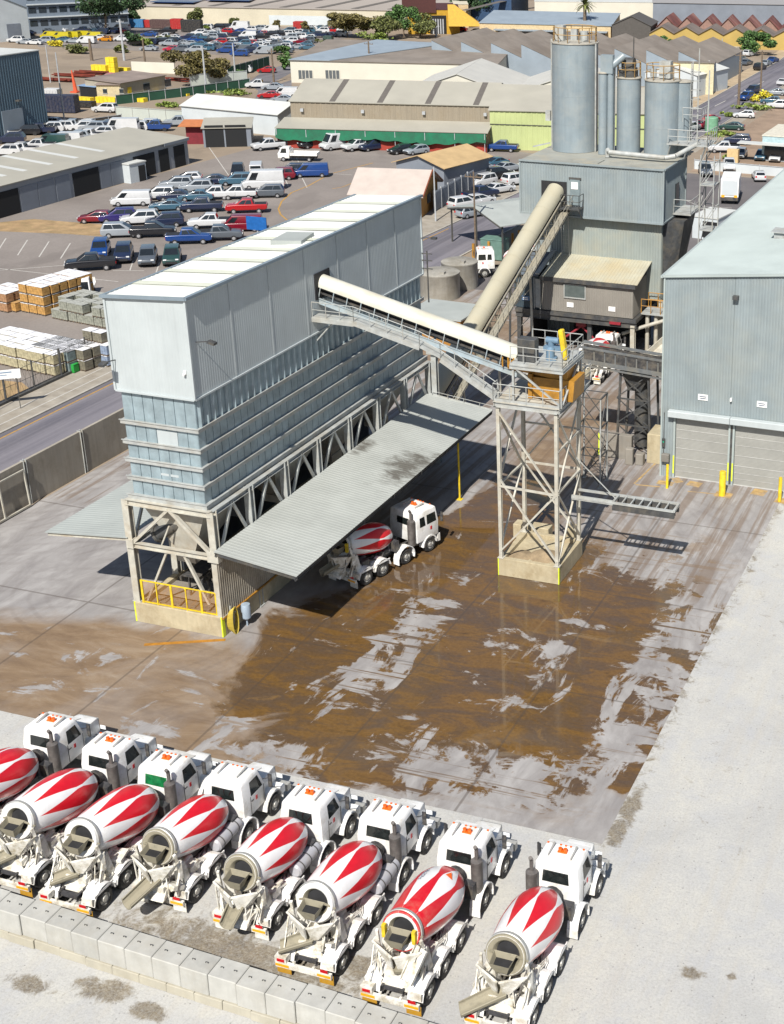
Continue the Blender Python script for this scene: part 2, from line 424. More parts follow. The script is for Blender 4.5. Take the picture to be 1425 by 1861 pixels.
one(b, 'road_markings', M_white, None, None, kind='structure', smooth=0)
# the car park across the road
sheet('car_park', [(-51, -20), (-50.2, 30), (-49, 85), (-45, 137), (-56, 140), (-97, 131), (-99, 60), (-99, -20)], M_park, .004)
sheet('car_park', [tuple(G(*p)[:2]) for p in ((-40, 300), (60, 272), (240, 228), (330, 215), (240, 205), (100, 225), (-40, 245))], M_land, .004)
sheet('car_park', [tuple(G(*p)[:2]) for p in ((70, 85), (60, 70), (240, 48), (640, 52), (640, 66), (540, 92), (470, 100), (330, 98), (190, 88))], M_park, .004)
sheet('side_street', [tuple(G(*p)[:2]) for p in ((530, 145), (470, 165), (440, 235), (520, 245), (530, 200))], M_street, .006)
sheet('side_street', [tuple(G(*p)[:2]) for p in ((470, 165), (530, 132), (552, 118), (545, 110), (480, 128), (448, 152))], M_street, .006)
# yards on the right of the street
sheet('car_park', [(-29.5, 60), (-28, 120), (-24, 132), (60, 132), (60, 60)], M_parkdk, .006)
sheet('car_park', [(-24, 133.2), (-26, 170), (-27, 300), (70, 300), (70, 133.2)], pm('brown_paving', lit(176, 152, 130), .9, var=.15, scale=.3), .004)
sheet('footpath', [(-30.4, 150), (-27.6, 150), (-28.6, 250), (-36, 420), (-37.8, 420), (-31.5, 250)], M_path, .006)
sheet('footpath', [(-45.5, 150), (-41.2, 150), (-40.7, 185), (-42.7, 290), (-50, 420), (-54, 420), (-46.5, 290), (-44.6, 185)], pm('sandy_footpath', lit(206, 184, 152), .95, var=.15, scale=.4), .006)
b = MB()                                                               # bay lines in the car parks
for (u, v), (du, dv), n, (lu, lv) in (((110, 470), (-39, -3), 4, (18, -28)), ((236, 492), (48, 3), 3, (6, -18)),):
    for i in range(n):
        strip(b, [G(u+du*i, v+dv*i), G(u+du*i+lu, v+dv*i+lv)], .14, .012)
for p in (((-10, 487), (215, 512)), ((-10, 492), (120, 482)), ((205, 492), (262, 492)), ((1293, 369), (1318, 382)), ((1242, 362), (1269, 374)), ((1256, 374), (1330, 378)), ((520, 250), (548, 305)), ((350, 225), (420, 325)), ((545, 315), (558, 341)), ((518, 325), (524, 338)), ((480, 240), (900, 282)), ((555, 312), (640, 318))):
    strip(b, [G(*p[0]), G(*p[1])], .13, .012)
one(b, 'parking_bay_lines', M_white, None, None, kind='structure', smooth=0)
b = MB(); strip(b, [G(*p) for p in ((678, 296), (640, 306), (600, 316), (560, 338), (530, 350), (512, 366), (506, 380), (510, 390), (522, 400))], .22, .014)
strip(b, [G(*p) for p in ((604, 343), (622, 340), (640, 333))], .18, .014)
one(b, 'road_markings', M_yel, None, None, kind='structure', smooth=0)
sheet('bare_earth', [tuple(G(*p)[:2]) for p in ((-10, 405), (60, 398), (185, 408), (215, 432), (120, 425), (-10, 420))], M_verge, .009)
sheet('bare_earth', [tuple(G(*p)[:2]) for p in ((-10, 690), (40, 695), (60, 712), (-10, 740))], M_verge, .0095)
# worn yellow lines at the shed doors
b = MB()
for u0, v0, u1, v1, wdt in ((1153, 879, 1202, 832, .16), (1155, 881, 1200, 885, .16), (1195, 876, 1224, 880, .7), (1224, 874, 1238, 872, .9), (1258, 884, 1266, 876, 1.0), (1250, 893, 1300, 898, .14), (1300, 897, 1330, 902, .9), (1375, 900, 1384, 890, 1.0), (1410, 908, 1430, 912, .9)):
    strip(b, [G(u0, v0), G(u1, v1)], wdt, .0125)
one(b, 'door_markings', pm('worn_yellow_paint', lit(214, 178, 116), .8, var=.25, scale=2.5, dirt=(lit(170, 158, 146), .9, 1.2)), None, None, kind='structure', smooth=0)
b = MB()
for p in (((262, 1172), (410, 1163)),): strip(b, [G(*p[0]), G(*p[1])], .28, .0125)
one(b, 'yard_marking', pm('orange_line_paint', lit(206, 142, 44), .6, var=.2, scale=2), None, None, kind='structure', smooth=0)
# ---------------------------------------------------------------- plant materials
M_clad = pm('pale_blue_sheeting', lit(218, 227, 229), .5, var=.05, scale=.5, streak=.12)
M_galv = pm('galvanised_panel', lit(182, 202, 210), .4, .2, var=.16, scale=1.3, streak=.2)
M_galvs = pm('galvanised_steel', lit(206, 210, 208), .5, .05, var=.14, scale=2, dirt=(lit(190, 178, 155), .5, .8))
M_steel = pm('dusty_cream_steel', lit(222, 219, 206), .6, var=.12, scale=2, dirt=(lit(196, 178, 150), .6, .8))
M_sage = pm('sage_grey_sheeting', lit(168, 181, 185), .5, var=.07, scale=.6, streak=.2, dirt=(lit(186, 190, 182), .4, .35))
M_sagerf = pm('sage_grey_roof_sheeting', lit(198, 210, 208), .5, var=.06, scale=.3)
M_roofw = pm('cream_roof_sheeting', lit(250, 252, 246, 1.15), .5, var=.04, scale=.5)
M_awn = pm('weathered_roof_sheeting', lit(196, 202, 198), .55, var=.06, scale=.5)
M_conc = pm('stained_concrete', lit(222, 208, 174), .85, var=.1, scale=1.5, dirt=(lit(176, 156, 120), .7, .8), streak=.25, bump=.1)
M_greyconc = pm('grey_concrete', lit(176, 170, 160), .85, var=.15, scale=1.2, dirt=(lit(136, 126, 112), .7, .6), streak=.3, bump=.1)
M_dark = pm('dark_steel', lit(86, 88, 90), .55, var=.2, scale=2, dirt=(lit(140, 130, 112), .5, 1.2))
M_black = pm('opening_shade_black', (.018, .018, .02), .7, var=.2, scale=3)  # flat black standing in for the shade inside openings
M_belt = pm('conveyor_belt', (.05, .05, .052), .8, var=.3, scale=3, dirt=(lit(150, 138, 118), .5, 1.5))
M_yels = pm('safety_yellow', (.72, .52, .02), .5, var=.12, scale=3, dirt=(lit(150, 120, 60), .4, 2))
M_fluo = pm('lime_marker', (.62, .72, .03), .5, var=.1, scale=3)
M_orange = pm('orange_yellow_paint', lit(212, 154, 58), .5, var=.15, scale=2, dirt=(lit(150, 110, 50), .6, 1.2))
M_cover = pm('conveyor_cover', lit(240, 238, 224), .5, var=.05, scale=.8, dirt=(lit(222, 212, 184), .6, .5))
M_cover2 = pm('dusty_conveyor_cover', lit(214, 208, 184), .55, var=.06, scale=.8, dirt=(lit(196, 186, 158), .6, .4))
M_silo = pm('silo_paint', lit(165, 180, 188), .4, var=.08, scale=.5, streak=.28, dirt=(lit(198, 200, 194), .4, .45))
M_glass = pm('dark_glass', (.02, .028, .03), .08, var=.1, scale=1, spec=.7)
M_sign = pm('white_sign', (.8, .8, .78), .5, var=.03)
M_ink = pm('sign_lettering', (.12, .13, .15), .6)
M_agg = pm('sand_and_aggregate', lit(182, 160, 128), .95, var=.2, scale=2, bump=.3)
M_meshp = pm('amber_mesh_panel', lit(214, 150, 62), .7, var=.15, scale=1.5)
M_motor = pm('blue_motor', lit(128, 160, 186), .4, var=.1)

def rail(b, pts, h=1.05, r=.028, posts=1.6, mid=True):
    """handrail along a chain of floor points"""
    for a, c in zip(pts, pts[1:]):
        a, c = V(a), V(c); u = V((0, 0, 1)); L = (c-a).length; k = max(1, round(L/posts))
        b.cyl(a+u*h, c+u*h, r, n=5)
        if mid: b.cyl(a+u*h*.52, c+u*h*.52, r*.8, n=5)
        for i in range(k+1):
            p = a.lerp(c, i/k); b.cyl(p, p+u*h, r, n=5)
def ladder(b, p, q, side, w=.45, step=.32):
    p, q, s = V(p), V(q), V(side).normalized()*w/2
    b.beam(p-s, q-s, .05); b.beam(p+s, q+s, .05); L = (q-p).length
    for i in range(1, int(L/step)): m = p.lerp(q, i*step/L); b.cyl(m-s, m+s, .018, n=5)

# ---------------------------------------------------------------- aggregate storage bin
x0, x1, y0, y1 = -17.30, -12.33, -11.86, 15.97
A = thing('aggregate_bin', 'long raised aggregate storage bin with pale sheeted top, ribbed steel sides and braced legs', 'storage bin', (-14.8, -11.86, 0))
ZC, ZL, ZR = 14.3, 19.55, 19.86
b = MB()
b.corr((x0, y0, ZC), (1, 0, 0), (0, 0, 1), (0, -1, 0), x1-x0, ZL-ZC, .21, .006)
b.poly((x0, y0, ZL), (x1, y0, ZL), (x1, y0, ZR))
b.corr((x1, y0, ZC), (0, 1, 0), (0, 0, 1), (1, 0, 0), y1-y0, ZR-ZC, .21, .006)
b.corr((x1, y1, ZC), (-1, 0, 0), (0, 0, 1), (0, 1, 0), x1-x0, ZL-ZC, .21, .025)
b.poly((x0, y1, ZL), (x1, y1, ZL), (x1, y1, ZR))
b.corr((x0, y1, ZC), (0, -1, 0), (0, 0, 1), (-1, 0, 0), y1-y0, ZL-ZC, .21, .025)
b.poly((x0, y0, ZC), (x1, y0, ZC), (x1, y1, ZC), (x0, y1, ZC))
b.build('sheeted_enclosure', M_clad, A, True, smooth=0)
b = MB()                                                                 # corner flashings, sheet laps and gutter
for x, y in ((x1+.02, y0-.02), (x0-.02, y0-.02), (x1+.02, y1+.02)): b.beam((x, y, ZC-.03), (x, y, (ZR if x > -15 else ZL)), .12, .12)
for k in range(1, 7): b.box(x1+.022, x1+.034, y0+k*(y1-y0)/7-.05, y0+k*(y1-y0)/7+.05, ZC, ZR-.05)
b.beam((x1+.05, y0, ZC-.04), (x1+.05, y1, ZC-.04), .08, .1); b.beam((x0, y0-.05, ZC-.04), (x1, y0-.05, ZC-.04), .08, .1)
b.build('flashing', M_clad, A, True, smooth=0)
b = MB(); sl_ = (ZR-ZL)/(x1-x0)
b.corr((x0-.12, y0-.15, ZL+.03), (0, 1, 0), (x1-x0+.24, 0, ZR-ZL), (-sl_, 0, 1), y1-y0+.3, math.hypot(x1-x0+.24, ZR-ZL), .4, .016, thick=.05)
rf = b.build('roof', M_roofw, A, True, smooth=0)
b = MB()
for k in range(1, 10):                                                    # translucent strips across the roof
    yy = y0+k*(y1-y0)/10
    b.poly(*[(x, yy+dy, ZL+.075+(x-x0)*sl_) for x, dy in ((x0-.1, -.35), (x1+.1, -.35), (x1+.1, .35), (x0-.1, .35))])
b.build('roof_light_strip', pm('yellowed_roof_light', lit(244, 246, 226, 1.1), .4, var=.04, scale=1), rf, True, smooth=0)
b = MB(); b.beam((x1+.1, y0-.15, ZR+.06), (x1+.1, y1+.15, ZR+.06), .22, .16); b.beam((x0-.15, y0-.15, ZL+.02), (x0-.15, y1+.15, ZL+.02), .16, .14)
b.beam((x0-.12, y0-.16, ZL+.05), (x1+.12, y0-.16, ZR+.08), .05, .2)
b.build('ridge_flashing', pm('grey_flashing', lit(150, 166, 178), .5, var=.06), A, True, smooth=0)
p0, p1, p2, p3 = (PXY(*q) for q in ((522, 429, 2, 19.75), (571, 430, 2, 19.78), (548, 446, 2, 19.78), (492, 445, 2, 19.75)))
b = MB(); b.frus([p3, p2, p1, p0], [p+V((0, 0, .28)) for p in (p3, p2, p1, p0)]); b.build('roof_hatch', M_awn, A, True, smooth=0)
# bin walls: panels between horizontal rails
RZ = [14.25, 12.42, 11.23, 10.15, 9.06, 7.9]
bx0, bx1, by0, by1 = x0+.16, x1-.16, y0+.16, y1-.16
b = MB()
b.box(bx0+.05, bx1-.05, by0+.05, by1-.05, 7.75, 14.28)
for zt, zb_ in zip(RZ, RZ[1:]):
    n = 7; wp = (bx1-bx0)/n
    for i in range(n):
        b.box(bx0+i*wp+.022, bx0+(i+1)*wp-.022, by0, by0+.06, zb_, zt-.02)
    n = 40; wp = (by1-by0)/n
    for i in range(n):
        b.box(bx1-.06, bx1, by0+i*wp+.022, by0+(i+1)*wp-.022, zb_, zt-.02)
        b.box(bx0, bx0+.06, by0+i*wp+.022, by0+(i+1)*wp-.022, zb_, zt-.02)
b.build('bin_wall', M_galv, A, True, smooth=0)
b = MB()                                                                  # folded ribs over the top band on the long side
n = 42
for i in range(n):
    y = by0+.3+(by1-by0-.6)*i/(n-1)
    b.frus([(bx1, y-.12, 12.5), (bx1+.13, y-.03, 12.5), (bx1+.13, y+.03, 12.5), (bx1, y+.12, 12.5)], [(bx1, y-.12, 14.2), (bx1+.13, y-.03, 14.2), (bx1+.13, y+.03, 14.2), (bx1, y+.12, 14.2)])
b.build('wall_stiffener', M_galv, A, True, smooth=0)
for k, z in enumerate(RZ[1:]):
    b = MB(); h = .22 if k < 4 else .32; e = .17+(.06 if k == 4 else 0)
    for q in ((0, .5),):
        b.box(bx0-e, bx1+e, by0-e, by0-.002, z-h/2, z+h/2); b.box(bx1+.002, bx1+e, by0, by1+e, z-h/2, z+h/2)
        b.box(bx0-e, bx0-.002, by0, by1, z-h/2, z+h/2); b.box(bx0-e, bx1, by1+.002, by1+e, z-h/2, z+h/2)
    b.box(bx0-e-.05, bx1+e+.05, by0-e-.05, by0-e+.02, z+h/2, z+h/2+.035); b.box(bx1+e-.02, bx1+e+.05, by0-e+.022, by1+e, z+h/2, z+h/2+.035)
    b.build('rail', M_galvs, A, True, smooth=0)
b = MB()                                                                  # washed-out name patches on the front panels
for (z, i, w_, m) in ((11.75, 3, 1.35, 0), ): b.box(bx0+i*.66+.05, bx0+i*.66+w_, by0-.012, by0-.004, z-.42, z+.38)
b.build('faded_sign', M_clad, A, True, smooth=0)
for dx in (0, .62): b = MB(); b.box(bx0+1.98+dx, bx0+2.5+dx, by0-.012, by0-.004, 9.42, 9.56); b.build('faded_sign', M_clad, A, True, smooth=0)
# legs and bracing
LY = [-11.89, -8.2, -4.35, -.5, 3.5, 7.5, 11.6, 15.64]
for sx, X in ((1, -12.02), (-1, -17.55)):
    for y in LY:
        b = MB(); b.hbeam((X, y, 1.28 if y < -11 else .0), (X, y, 7.75), .42, .42, (0, 1, 0), .06)
        b.box(X-.28, X+.28, y-.26, y+.26, 1.28 if y < -11 else .0, (1.32 if y < -11 else .06)); b.build('leg', M_galvs if sx > 0 and y > -11 else M_steel, A, True, smooth=0)
    b = MB()
    for a, c in zip(LY, LY[1:]):
        m = (a+c)/2
        b.beam((X+sx*.06, m, 7.6), (X+sx*.06, a+.15, 4.6), .13, .16); b.beam((X+sx*.06, m, 7.6), (X+sx*.06, c-.15, 4.6), .13, .16)
    b.hbeam((X, LY[0], 4.9), (X, LY[-1], 4.9), .2, .28); b.hbeam((X, LY[0], 7.62), (X, LY[-1], 7.62), .3, .3)
    b.build('brace', M_galvs, A, True, smooth=0)
b = MB(); yf = -12.0; xl, xr, xm = -17.5, -12.0, -14.75
b.hbeam((xl, yf, 7.62), (xr, yf, 7.62), .3, .34); b.hbeam((xl, yf, 4.95), (xr, yf, 4.95), .3, .3)
b.beam((xm, yf-.02, 7.5), (xl+.2, yf-.02, 5.1), .18, .16); b.beam((xm+.1, yf-.02, 7.5), (xr-.15, yf-.02, 5.1), .22, .18)
b.beam((xm-.4, yf+.02, 4.85), (xl+.6, yf+.02, 1.35), .14, .12); b.beam((xm+.7, yf+.02, 4.85), (xr-.7, yf+.02, 1.9), .18, .14)
b.beam((xm-.3, yf+.3, 6.3), (xm-1.0, yf+.3, 4.9), .08); b.box(xr-.35, xr+.35, yf-.25, yf+.2, 4.75, 5.35); b.box(xl-.2, xl+.25, yf-.2, yf+.2, 4.75, 5.3)
b.build('front_brace', M_steel, A, True, smooth=0)
for k in range(4):                                                        # discharge hoppers hanging under the bin
    ya, yb = by0+.3+k*6.85, by0+6.7+k*6.85; ym = (ya+yb)/2
    if k == 0: ya, ym = by0+.1, by0+1.5
    b = MB(); b.frus([(bx0+.1, ya, 7.7), (bx1-.1, ya, 7.7), (bx1-.1, yb, 7.7), (bx0+.1, yb, 7.7)], [(xm-.5, ym-.6, 4.2), (xm+.5, ym-.6, 4.2), (xm+.5, ym+.6, 4.2), (xm-.5, ym+.6, 4.2)])
    b.box(xm-.6, xm+.6, ym-.7, ym+.7, 3.7, 4.19); b.build('discharge_hopper', M_steel, A, True, smooth=0)
b = MB(); b.cyl((xm-1.6, by0+.6, 5.35), (xm+.1, by0+.9, 6.35), .42, n=14); b.cyl((xm-1.65, by0+.6, 5.32), (xm-1.5, by0+.62, 5.4), .52, n=14)
b.build('vibrator_drum', M_dark, A, True)
b = MB(); b.box(xm-.55, xm+.55, by0+1, by1-.3, 2.6, 2.7)
for y in range(-10, 16, 2): b.cyl((xm-.6, y, 2.45), (xm+.6, y, 2.45), .1, n=8); b.beam((xm-.65, y, .1), (xm-.65, y, 2.5), .1); b.beam((xm+.65, y, .1), (xm+.65, y, 2.5), .1)
b.beam((xm-.7, by0+1, 2.45), (xm-.7, by1, 2.45), .12, .25); b.beam((xm+.7, by0+1, 2.45), (xm+.7, by1, 2.45), .12, .25)
b.build('weigh_belt', M_belt, A, True, smooth=0)
b = MB(); b.box(-17.32, -17.26, -7.9, 15.6, 1.28, 7.6); b.box(-17.2, -12.3, -8.1, -8.0, 5.6, 7.7); b.build('added_dark_backing', pm('dark_backing_grey', lit(74, 80, 86), .7, var=.15), A, True, smooth=0)  # added dark sheets so the space under the bin reads as shaded
b = MB(); b.box(-17.68, -11.85, -12.2, -11.75, .0, 1.28); b.box(-17.68, -17.3, -11.74, 15.9, 0, 1.26); b.box(-12.2, -11.86, -11.74, 15.9, 0, 1.26)
b.build('base_wall', M_conc, A, True, smooth=0, bevel=.02)
b = MB(); b.box(-17.29, -12.21, -11.74, -8.2, .02, 1.0); b.box(-17.29, -12.21, -8.19, 15.5, .02, .3); b.build('base_floor', M_greyconc, A, True, smooth=0)
b = MB()
b.box(-17.70, -17.61, -12.21, -12.12, .03, 1.29); b.build('corner_marker', M_fluo, A, True, smooth=0)
b = MB(); b.box(-11.93, -11.842, -12.21, -11.95, .03, 1.29); b.build('corner_marker', M_fluo, A, True, smooth=0)
fb = MB()                                                                 # yellow guard panels above the base wall
for i in range(6): xx = -17.1+i*.98; fb.beam((xx, -12.08, 1.28), (xx, -12.08, 2.75), .07 if i % 2 else .14, .07)
fb.beam((-17.1, -12.08, 2.73), (-12.2, -12.08, 2.73), .05, .07); fb.beam((-17.1, -12.08, 1.36), (-12.2, -12.08, 1.36), .05, .07)
gf = fb.build('guard_frame', M_yels, A, True, smooth=0)
fb = MB()
for i in range(62): xx = -17.05+i*.079; fb.box(xx, xx+.012, -12.075, -12.068, 1.4, 2.7)
for i in range(17): fb.box(-17.05, -12.2, -12.082, -12.076, 1.42+i*.079, 1.432+i*.079)
fb.build('guard_mesh', M_meshp, gf, True, smooth=0)
for nm, p, d in (('floodlight', (x1, -11.25, 17.35), (1, 0, 0)), ('floodlight', (x0+.18, y0, 16.0), (0, -1, 0))):
    b = MB(); p, d = V(p), V(d); b.beam(p, p+d*.75+V((0, 0, .12)), .05); q = p+d*.78+V((0, 0, .13)); b.beam(q, q+d*.42-V((0, 0, .1)), .34, .14); b.build(nm, M_dark, A, True, smooth=0)
b = MB(); b.cyl((-12.75, y0-.02, 15.75), (-12.75, y0-.2, 15.7), .07, n=8); b.box(-12.83, -12.67, y0-.06, y0-.022, 15.68, 15.9); b.build('security_camera', M_sign, A, True)
b = MB(); b.beam((-12.3, 15.9, 16.9), (-11.4, 15.9, 17.0), .05); b.box(-11.5, -11.1, 15.75, 16.05, 16.9, 17.05); b.beam((-11.9, 15.9, 12.2), (-11.9, 15.9, 16.0), .08)
for z in (15.8, 15.3, 14.7): b.beam((-12.3, 15.9, z), (-11.5, 15.9, z), .06)
b.build('aerial_mast', M_dark, A, True, smooth=0)

# ---------------------------------------------------------------- awning over the loading lane
W = thing('loading_canopy', 'grey ribbed lean-to canopy sloping off the aggregate bin over the truck lane', 'canopy', (-9.3, -12.3, 0))
zi, zo, xo, yn, yf_ = 5.52, 4.86, -6.68, -12.33, 14.9
def mat_awning():
    t = NT('stained_canopy_sheeting'); P = t.coord(True)
    c = t.ramp(t.noise(P, .5, 5), [(.3, lit(190, 194, 189)), (.7, lit(204, 208, 203))])
    m = ell(t, -7.6, 3.2, 2.2, 4.2); m2 = ell(t, -11.4, 4.2, 1.0, 2.0); n = t.noise(t.coord(True, (.8, 1.6, 1)), .9, 8, .75, .6)
    m = t.math('MAXIMUM', m, t.math('MULTIPLY', m2, .8))
    k = t.ramp(t.math('ADD', m, t.math('MULTIPLY', t.math('SUBTRACT', n, .5), 2.6)), [(.2, 0.0), (.8, .85)])
    c = t.mix(k, c, lit(98, 92, 82))
    return t.out(c, .55)
b = MB(); L_ = math.hypot(xo+11.85, zi-zo)
b.corr((-11.85, yn, zi), (0, 1, 0), (xo+11.85, 0, zo-zi), (zi-zo, 0, xo+11.85), yf_-yn, L_, .28, .012, thick=.03)
b.build('roof_sheet', mat_awning(), W, True, smooth=0)
b = MB(); b.hbeam((xo-.1, yn, zo-.2), (xo-.1, yf_, zo-.2), .12, .2); b.hbeam((-11.75, yn, zi-.2), (-11.75, yf_, zi-.2), .12, .2)
b.build('purlin', M_dark, W, True, smooth=0)
for i in range(8): b = MB(); y = yn+.08+i*(yf_-yn-.16)/7; b.hbeam((-11.8, y, zi-.16), (xo, y, zo-.16), .1, .18); b.build('rafter', M_dark, W, True, smooth=0)
b = MB(); b.corr((-11.80, yn+.12, 1.29), (0, 1, 0), (0, 0, 1), (1, 0, 0), 7.2, zi-1.35, .2, .022, thick=.02); b.build('side_sheeting', pm('weathered_wall_sheeting', lit(206, 198, 182), .6, var=.1, scale=.7, dirt=(lit(120, 104, 82), .6, .5), streak=.3), W, True, smooth=0)
b = MB(); b.box(-11.84, -11.7, yn+.1, yn+7.3, 1.2, 1.285); b.build('sill_strip', M_orange, W, True, smooth=0)
for y in (9.6,):
    b = MB(); b.cyl((xo-.35, y, 0), (xo-.35, y, zo-.25), .07, n=10); b.box(xo-.55, xo-.15, y-.2, y+.2, 0, .04)
    W_ = b.build('post', M_yels if y > 0 else M_galvs, W, True)
b = MB(); b.beam((-11.7, yf_+.02, zi-.02), (xo, yf_+.02, zo-.02), .06, .2); rail(b, [(-11.4, yf_-.1, zi-.05), (xo+.3, yf_-.1, zo)], .35, .02, 1.2, False); b.build('end_trim', M_galvs, W, True, smooth=0)
# hose reel and barrel by the bin corner
H_ = thing('water_hose', 'coiled yellow hose hanging at the corner of the bin base wall', 'hose', (-11.6, -11.7, 0))
b = MB()
for k in range(6):
    a = [V((-11.66+.05*k, -11.55+.42*math.cos(w)*(1-.06*k), .85+(.62+.05*k)*math.sin(w))) for w in [2*math.pi*i/18 for i in range(19)]]
    b.tube(a, .035, 6)
b.tube([V((-11.5, -11.4+.3*math.sin(i), .1+.02*i)) for i in range(9)], .035, 6); b.build('hose_coil', pm('yellow_hose', lit(226, 200, 84), .5, var=.1), H_, True)
b = MB(); b.beam((-11.72, -11.5, 0), (-11.72, -11.5, 1.7), .08); b.beam((-11.72, -11.5, 1.4), (-11.4, -11.5, 1.4), .07); b.build('hose_bracket', M_galvs, H_, True, smooth=0)
b = MB(); b.lathe([(0, 0), (.26, 0), (.28, .1), (.26, .3), (.28, .55), (.26, .8), (.25, .85), (0, .85)], (-11.35, -10.55, .55), (0, 0, 1), 16); b.lathe([(.05, 0), (.05, .75)], (-11.35, -10.55, 0), (0, 0, 1), 8)
one(b, 'plastic_drum', pm('blue_white_plastic', lit(190, 208, 226), .4), 'small pale blue plastic drum on a stand beside the coiled hose', 'drum')
# left-hand lean-to roof
W2 = thing('side_canopy', 'pale ribbed lean-to roof on the far left flank of the aggregate bin', 'canopy', (-20.5, -11.4, 0))
b = MB(); L2 = math.hypot(5.7, .55)
b.corr((-23.3, -12.2, 4.85), (0, 1, 0), (5.7, 0, .55), (-.55, 0, 5.7), 27.5, L2, .28, .012, thick=.03); b.build('roof_sheet', M_awn, W2, True, smooth=0)
for y in (-12.05, -5, 2, 9, 15): b = MB(); b.hbeam((-23.2, y, 4.7), (-17.6, y, 5.25), .1, .18); (b.beam((-23.0, y, 0), (-23.0, y, 4.7), .14) if y > 0 else None); b.build('rafter', M_steel, W2, True, smooth=0)

# ---------------------------------------------------------------- conveyor from the bin to the transfer tower
Y1 = 2.05
C1 = thing('bin_conveyor', 'white covered conveyor descending from the bin wall to the transfer tower', 'conveyor', (-6, Y1, 0))
pa, pb = V((-12.5, Y1, 17.15)), V((.75, Y1, 13.85)); dC = (pb-pa).normalized(); nC = V((0, 1, 0)).cross(dC); nC = nC if nC.z > 0 else -nC
b = MB(); b.lathe([(.62, 0), (.62, (pb-pa).length)], pa, dC, 14, -math.pi/2*1.02, math.pi/2*1.02); b.lathe([(.6, 0), (.6, (pb-pa).length)], pa, dC, 14, -math.pi/2*1.02, math.pi/2*1.02)
for s in (.62, .6): pass
for p in (pa, pb): b.add([p+nC*(.62*math.cos(w))+V((0, 1, 0))*.62*math.sin(w) for w in [math.pi*(-.5+i/10) for i in range(11)]], [list(range(11))])
b.build('belt_cover', M_cover, C1, True, smooth=40)
b = MB(); q0, q1 = pa-nC*.12, pb+dC*3.2-nC*.12
b.beam(q0, q1, 1.0, .06, nC); b.beam(q0-nC*.3, q1-nC*.3, .95, .05, nC); b.build('belt', M_belt, C1, True, smooth=0)
b = MB(); LL = (q1-q0).length
for s in (-.62, .62):
    o = V((0, s, 0)); b.hbeam(q0-nC*.75+o, q1-nC*.75+o, .14, .34, nC, .03)
    for i in range(int(LL/.95)): p = q0+dC*(.4+i*.95)+o; b.beam(p-nC*.6, p+nC*.1, .06, .05)
for i in range(int(LL/1.9)): p = q0+dC*(.5+i*1.9)-nC*.75; b.beam(p-V((0, .62, 0)), p+V((0, .62, 0)), .1, .1)
b.build('truss', pm('pale_blue_steel', lit(190, 206, 214), .5, var=.1, dirt=(lit(196, 180, 150), .5, .9)), C1, True, smooth=0)
# walkway on the near side
b = MB(); ws = V((0, -1.15, 0)); wa, wb, wc, wd_ = pa+dC*3.4+ws-nC*1.0, pa+dC*7.9+ws-nC*1.0, pa+dC*10.0+ws-nC*1.35, V((.0, Y1-1.15, 11.55))
lnd = V((-12.3, Y1-1.15, wa.z+.02)); b.beam(lnd, wa, .85, .12); rail(b, [lnd+V((.05, -.4, 0)), wa+V((0, -.4, 0))], 1.0, .028, 1.0)
b.beam(wa, wb, .8, .1, nC); b.beam(wb, wc+V((-.6, 0, .3)), .8, .1); b.beam(wc+V((-.6, 0, .3)), wd_, .8, .1)
rail(b, [wa+V((0, -.4, 0)), wb+V((0, -.4, 0)), wc+V((-.6, -.4, .3)), wd_+V((0, -.4, 0))], 1.0, .028, 1.15)
b.beam(lnd+V((0, -.42, -.12)), wa+V((0, -.42, -.12)), .08, .26); b.beam(wa+V((0, -.42, -.05)), wb+V((0, -.42, -.05)), .07, .3, nC); b.beam(wc+V((-.6, -.42, .2)), wd_+V((0, -.42, -.1)), .07, .28)
b.beam(lnd+V((0, .42, -.12)), wa+V((0, .42, -.12)), .08, .2); b.cyl(lnd+V((1.4, 0, -.1)), lnd+V((.0, .0, -1.6)), .05, n=6)
b.build('walkway', M_galvs, C1, True, smooth=0)
b = MB(); b.box(-12.33, -12.25, Y1-.95, Y1+.85, 16.3, 17.95); b.build('painted_wall_opening', M_black, C1, True, smooth=0)  # black panel painted as the dark inside of the bin wall
b = MB(); b.hbeam((-7.3, Y1, 5.4), (-7.3, Y1, 14.7), .3, .3, (0, 1, 0)); 
C1l = MB(); C1l.hbeam((-11.3, 15.2, 0), (-11.3, 15.2, 8.6), .4, .4, (0, 1, 0)); C1l.box(-11.75, -10.85, 14.8, 15.6, 8.6, 9.2)
one(C1l, 'support_column', M_galvs, 'tall galvanised column at the far end of the aggregate bin', 'column', smooth=0)

# ---------------------------------------------------------------- transfer tower
TW = thing('transfer_tower', 'cream steel conveyor transfer tower on a concrete plinth with cross braced legs', 'tower', (1.97, 2.0, 0))
def mat_plinth(): return M_conc
b = MB(); b.box(-.05, 4.0, -.05, .3, .02, 1.2); b.box(3.65, 4.0, .31, 4.25, .02, 1.19); b.box(-.05, .3, .31, 4.25, .02, 1.19); b.box(.31, 3.64, 3.95, 4.25, .02, 1.18); b.box(.305, 3.645, .305, 3.945, .02, .95)
b.build('plinth', M_conc, TW, True, smooth=0, bevel=.015)
b = MB(); b.lathe([(1.0, 0), (.6, .22), (.2, .32), (.01, .34)], (2.4, 1.6, .95), (0, 0, 1), 14); b.lathe([(.8, 0), (.5, .14), (.01, .2)], (1.0, 1.2, .95), (0, 0, 1), 12); b.build('spilled_sand', M_agg, TW, True)
for q in ((-.058, .007, -.06, .05, .03, 1.205), (3.945, 4.01, -.06, .1, .03, 1.205), (-.06, .02, 4.18, 4.26, .05, 1.3)): b = MB(); b.box(*q); b.build('corner_marker', M_fluo, TW, True, smooth=0)
LX, LYt = (.12, 3.83), (.12, 4.05)
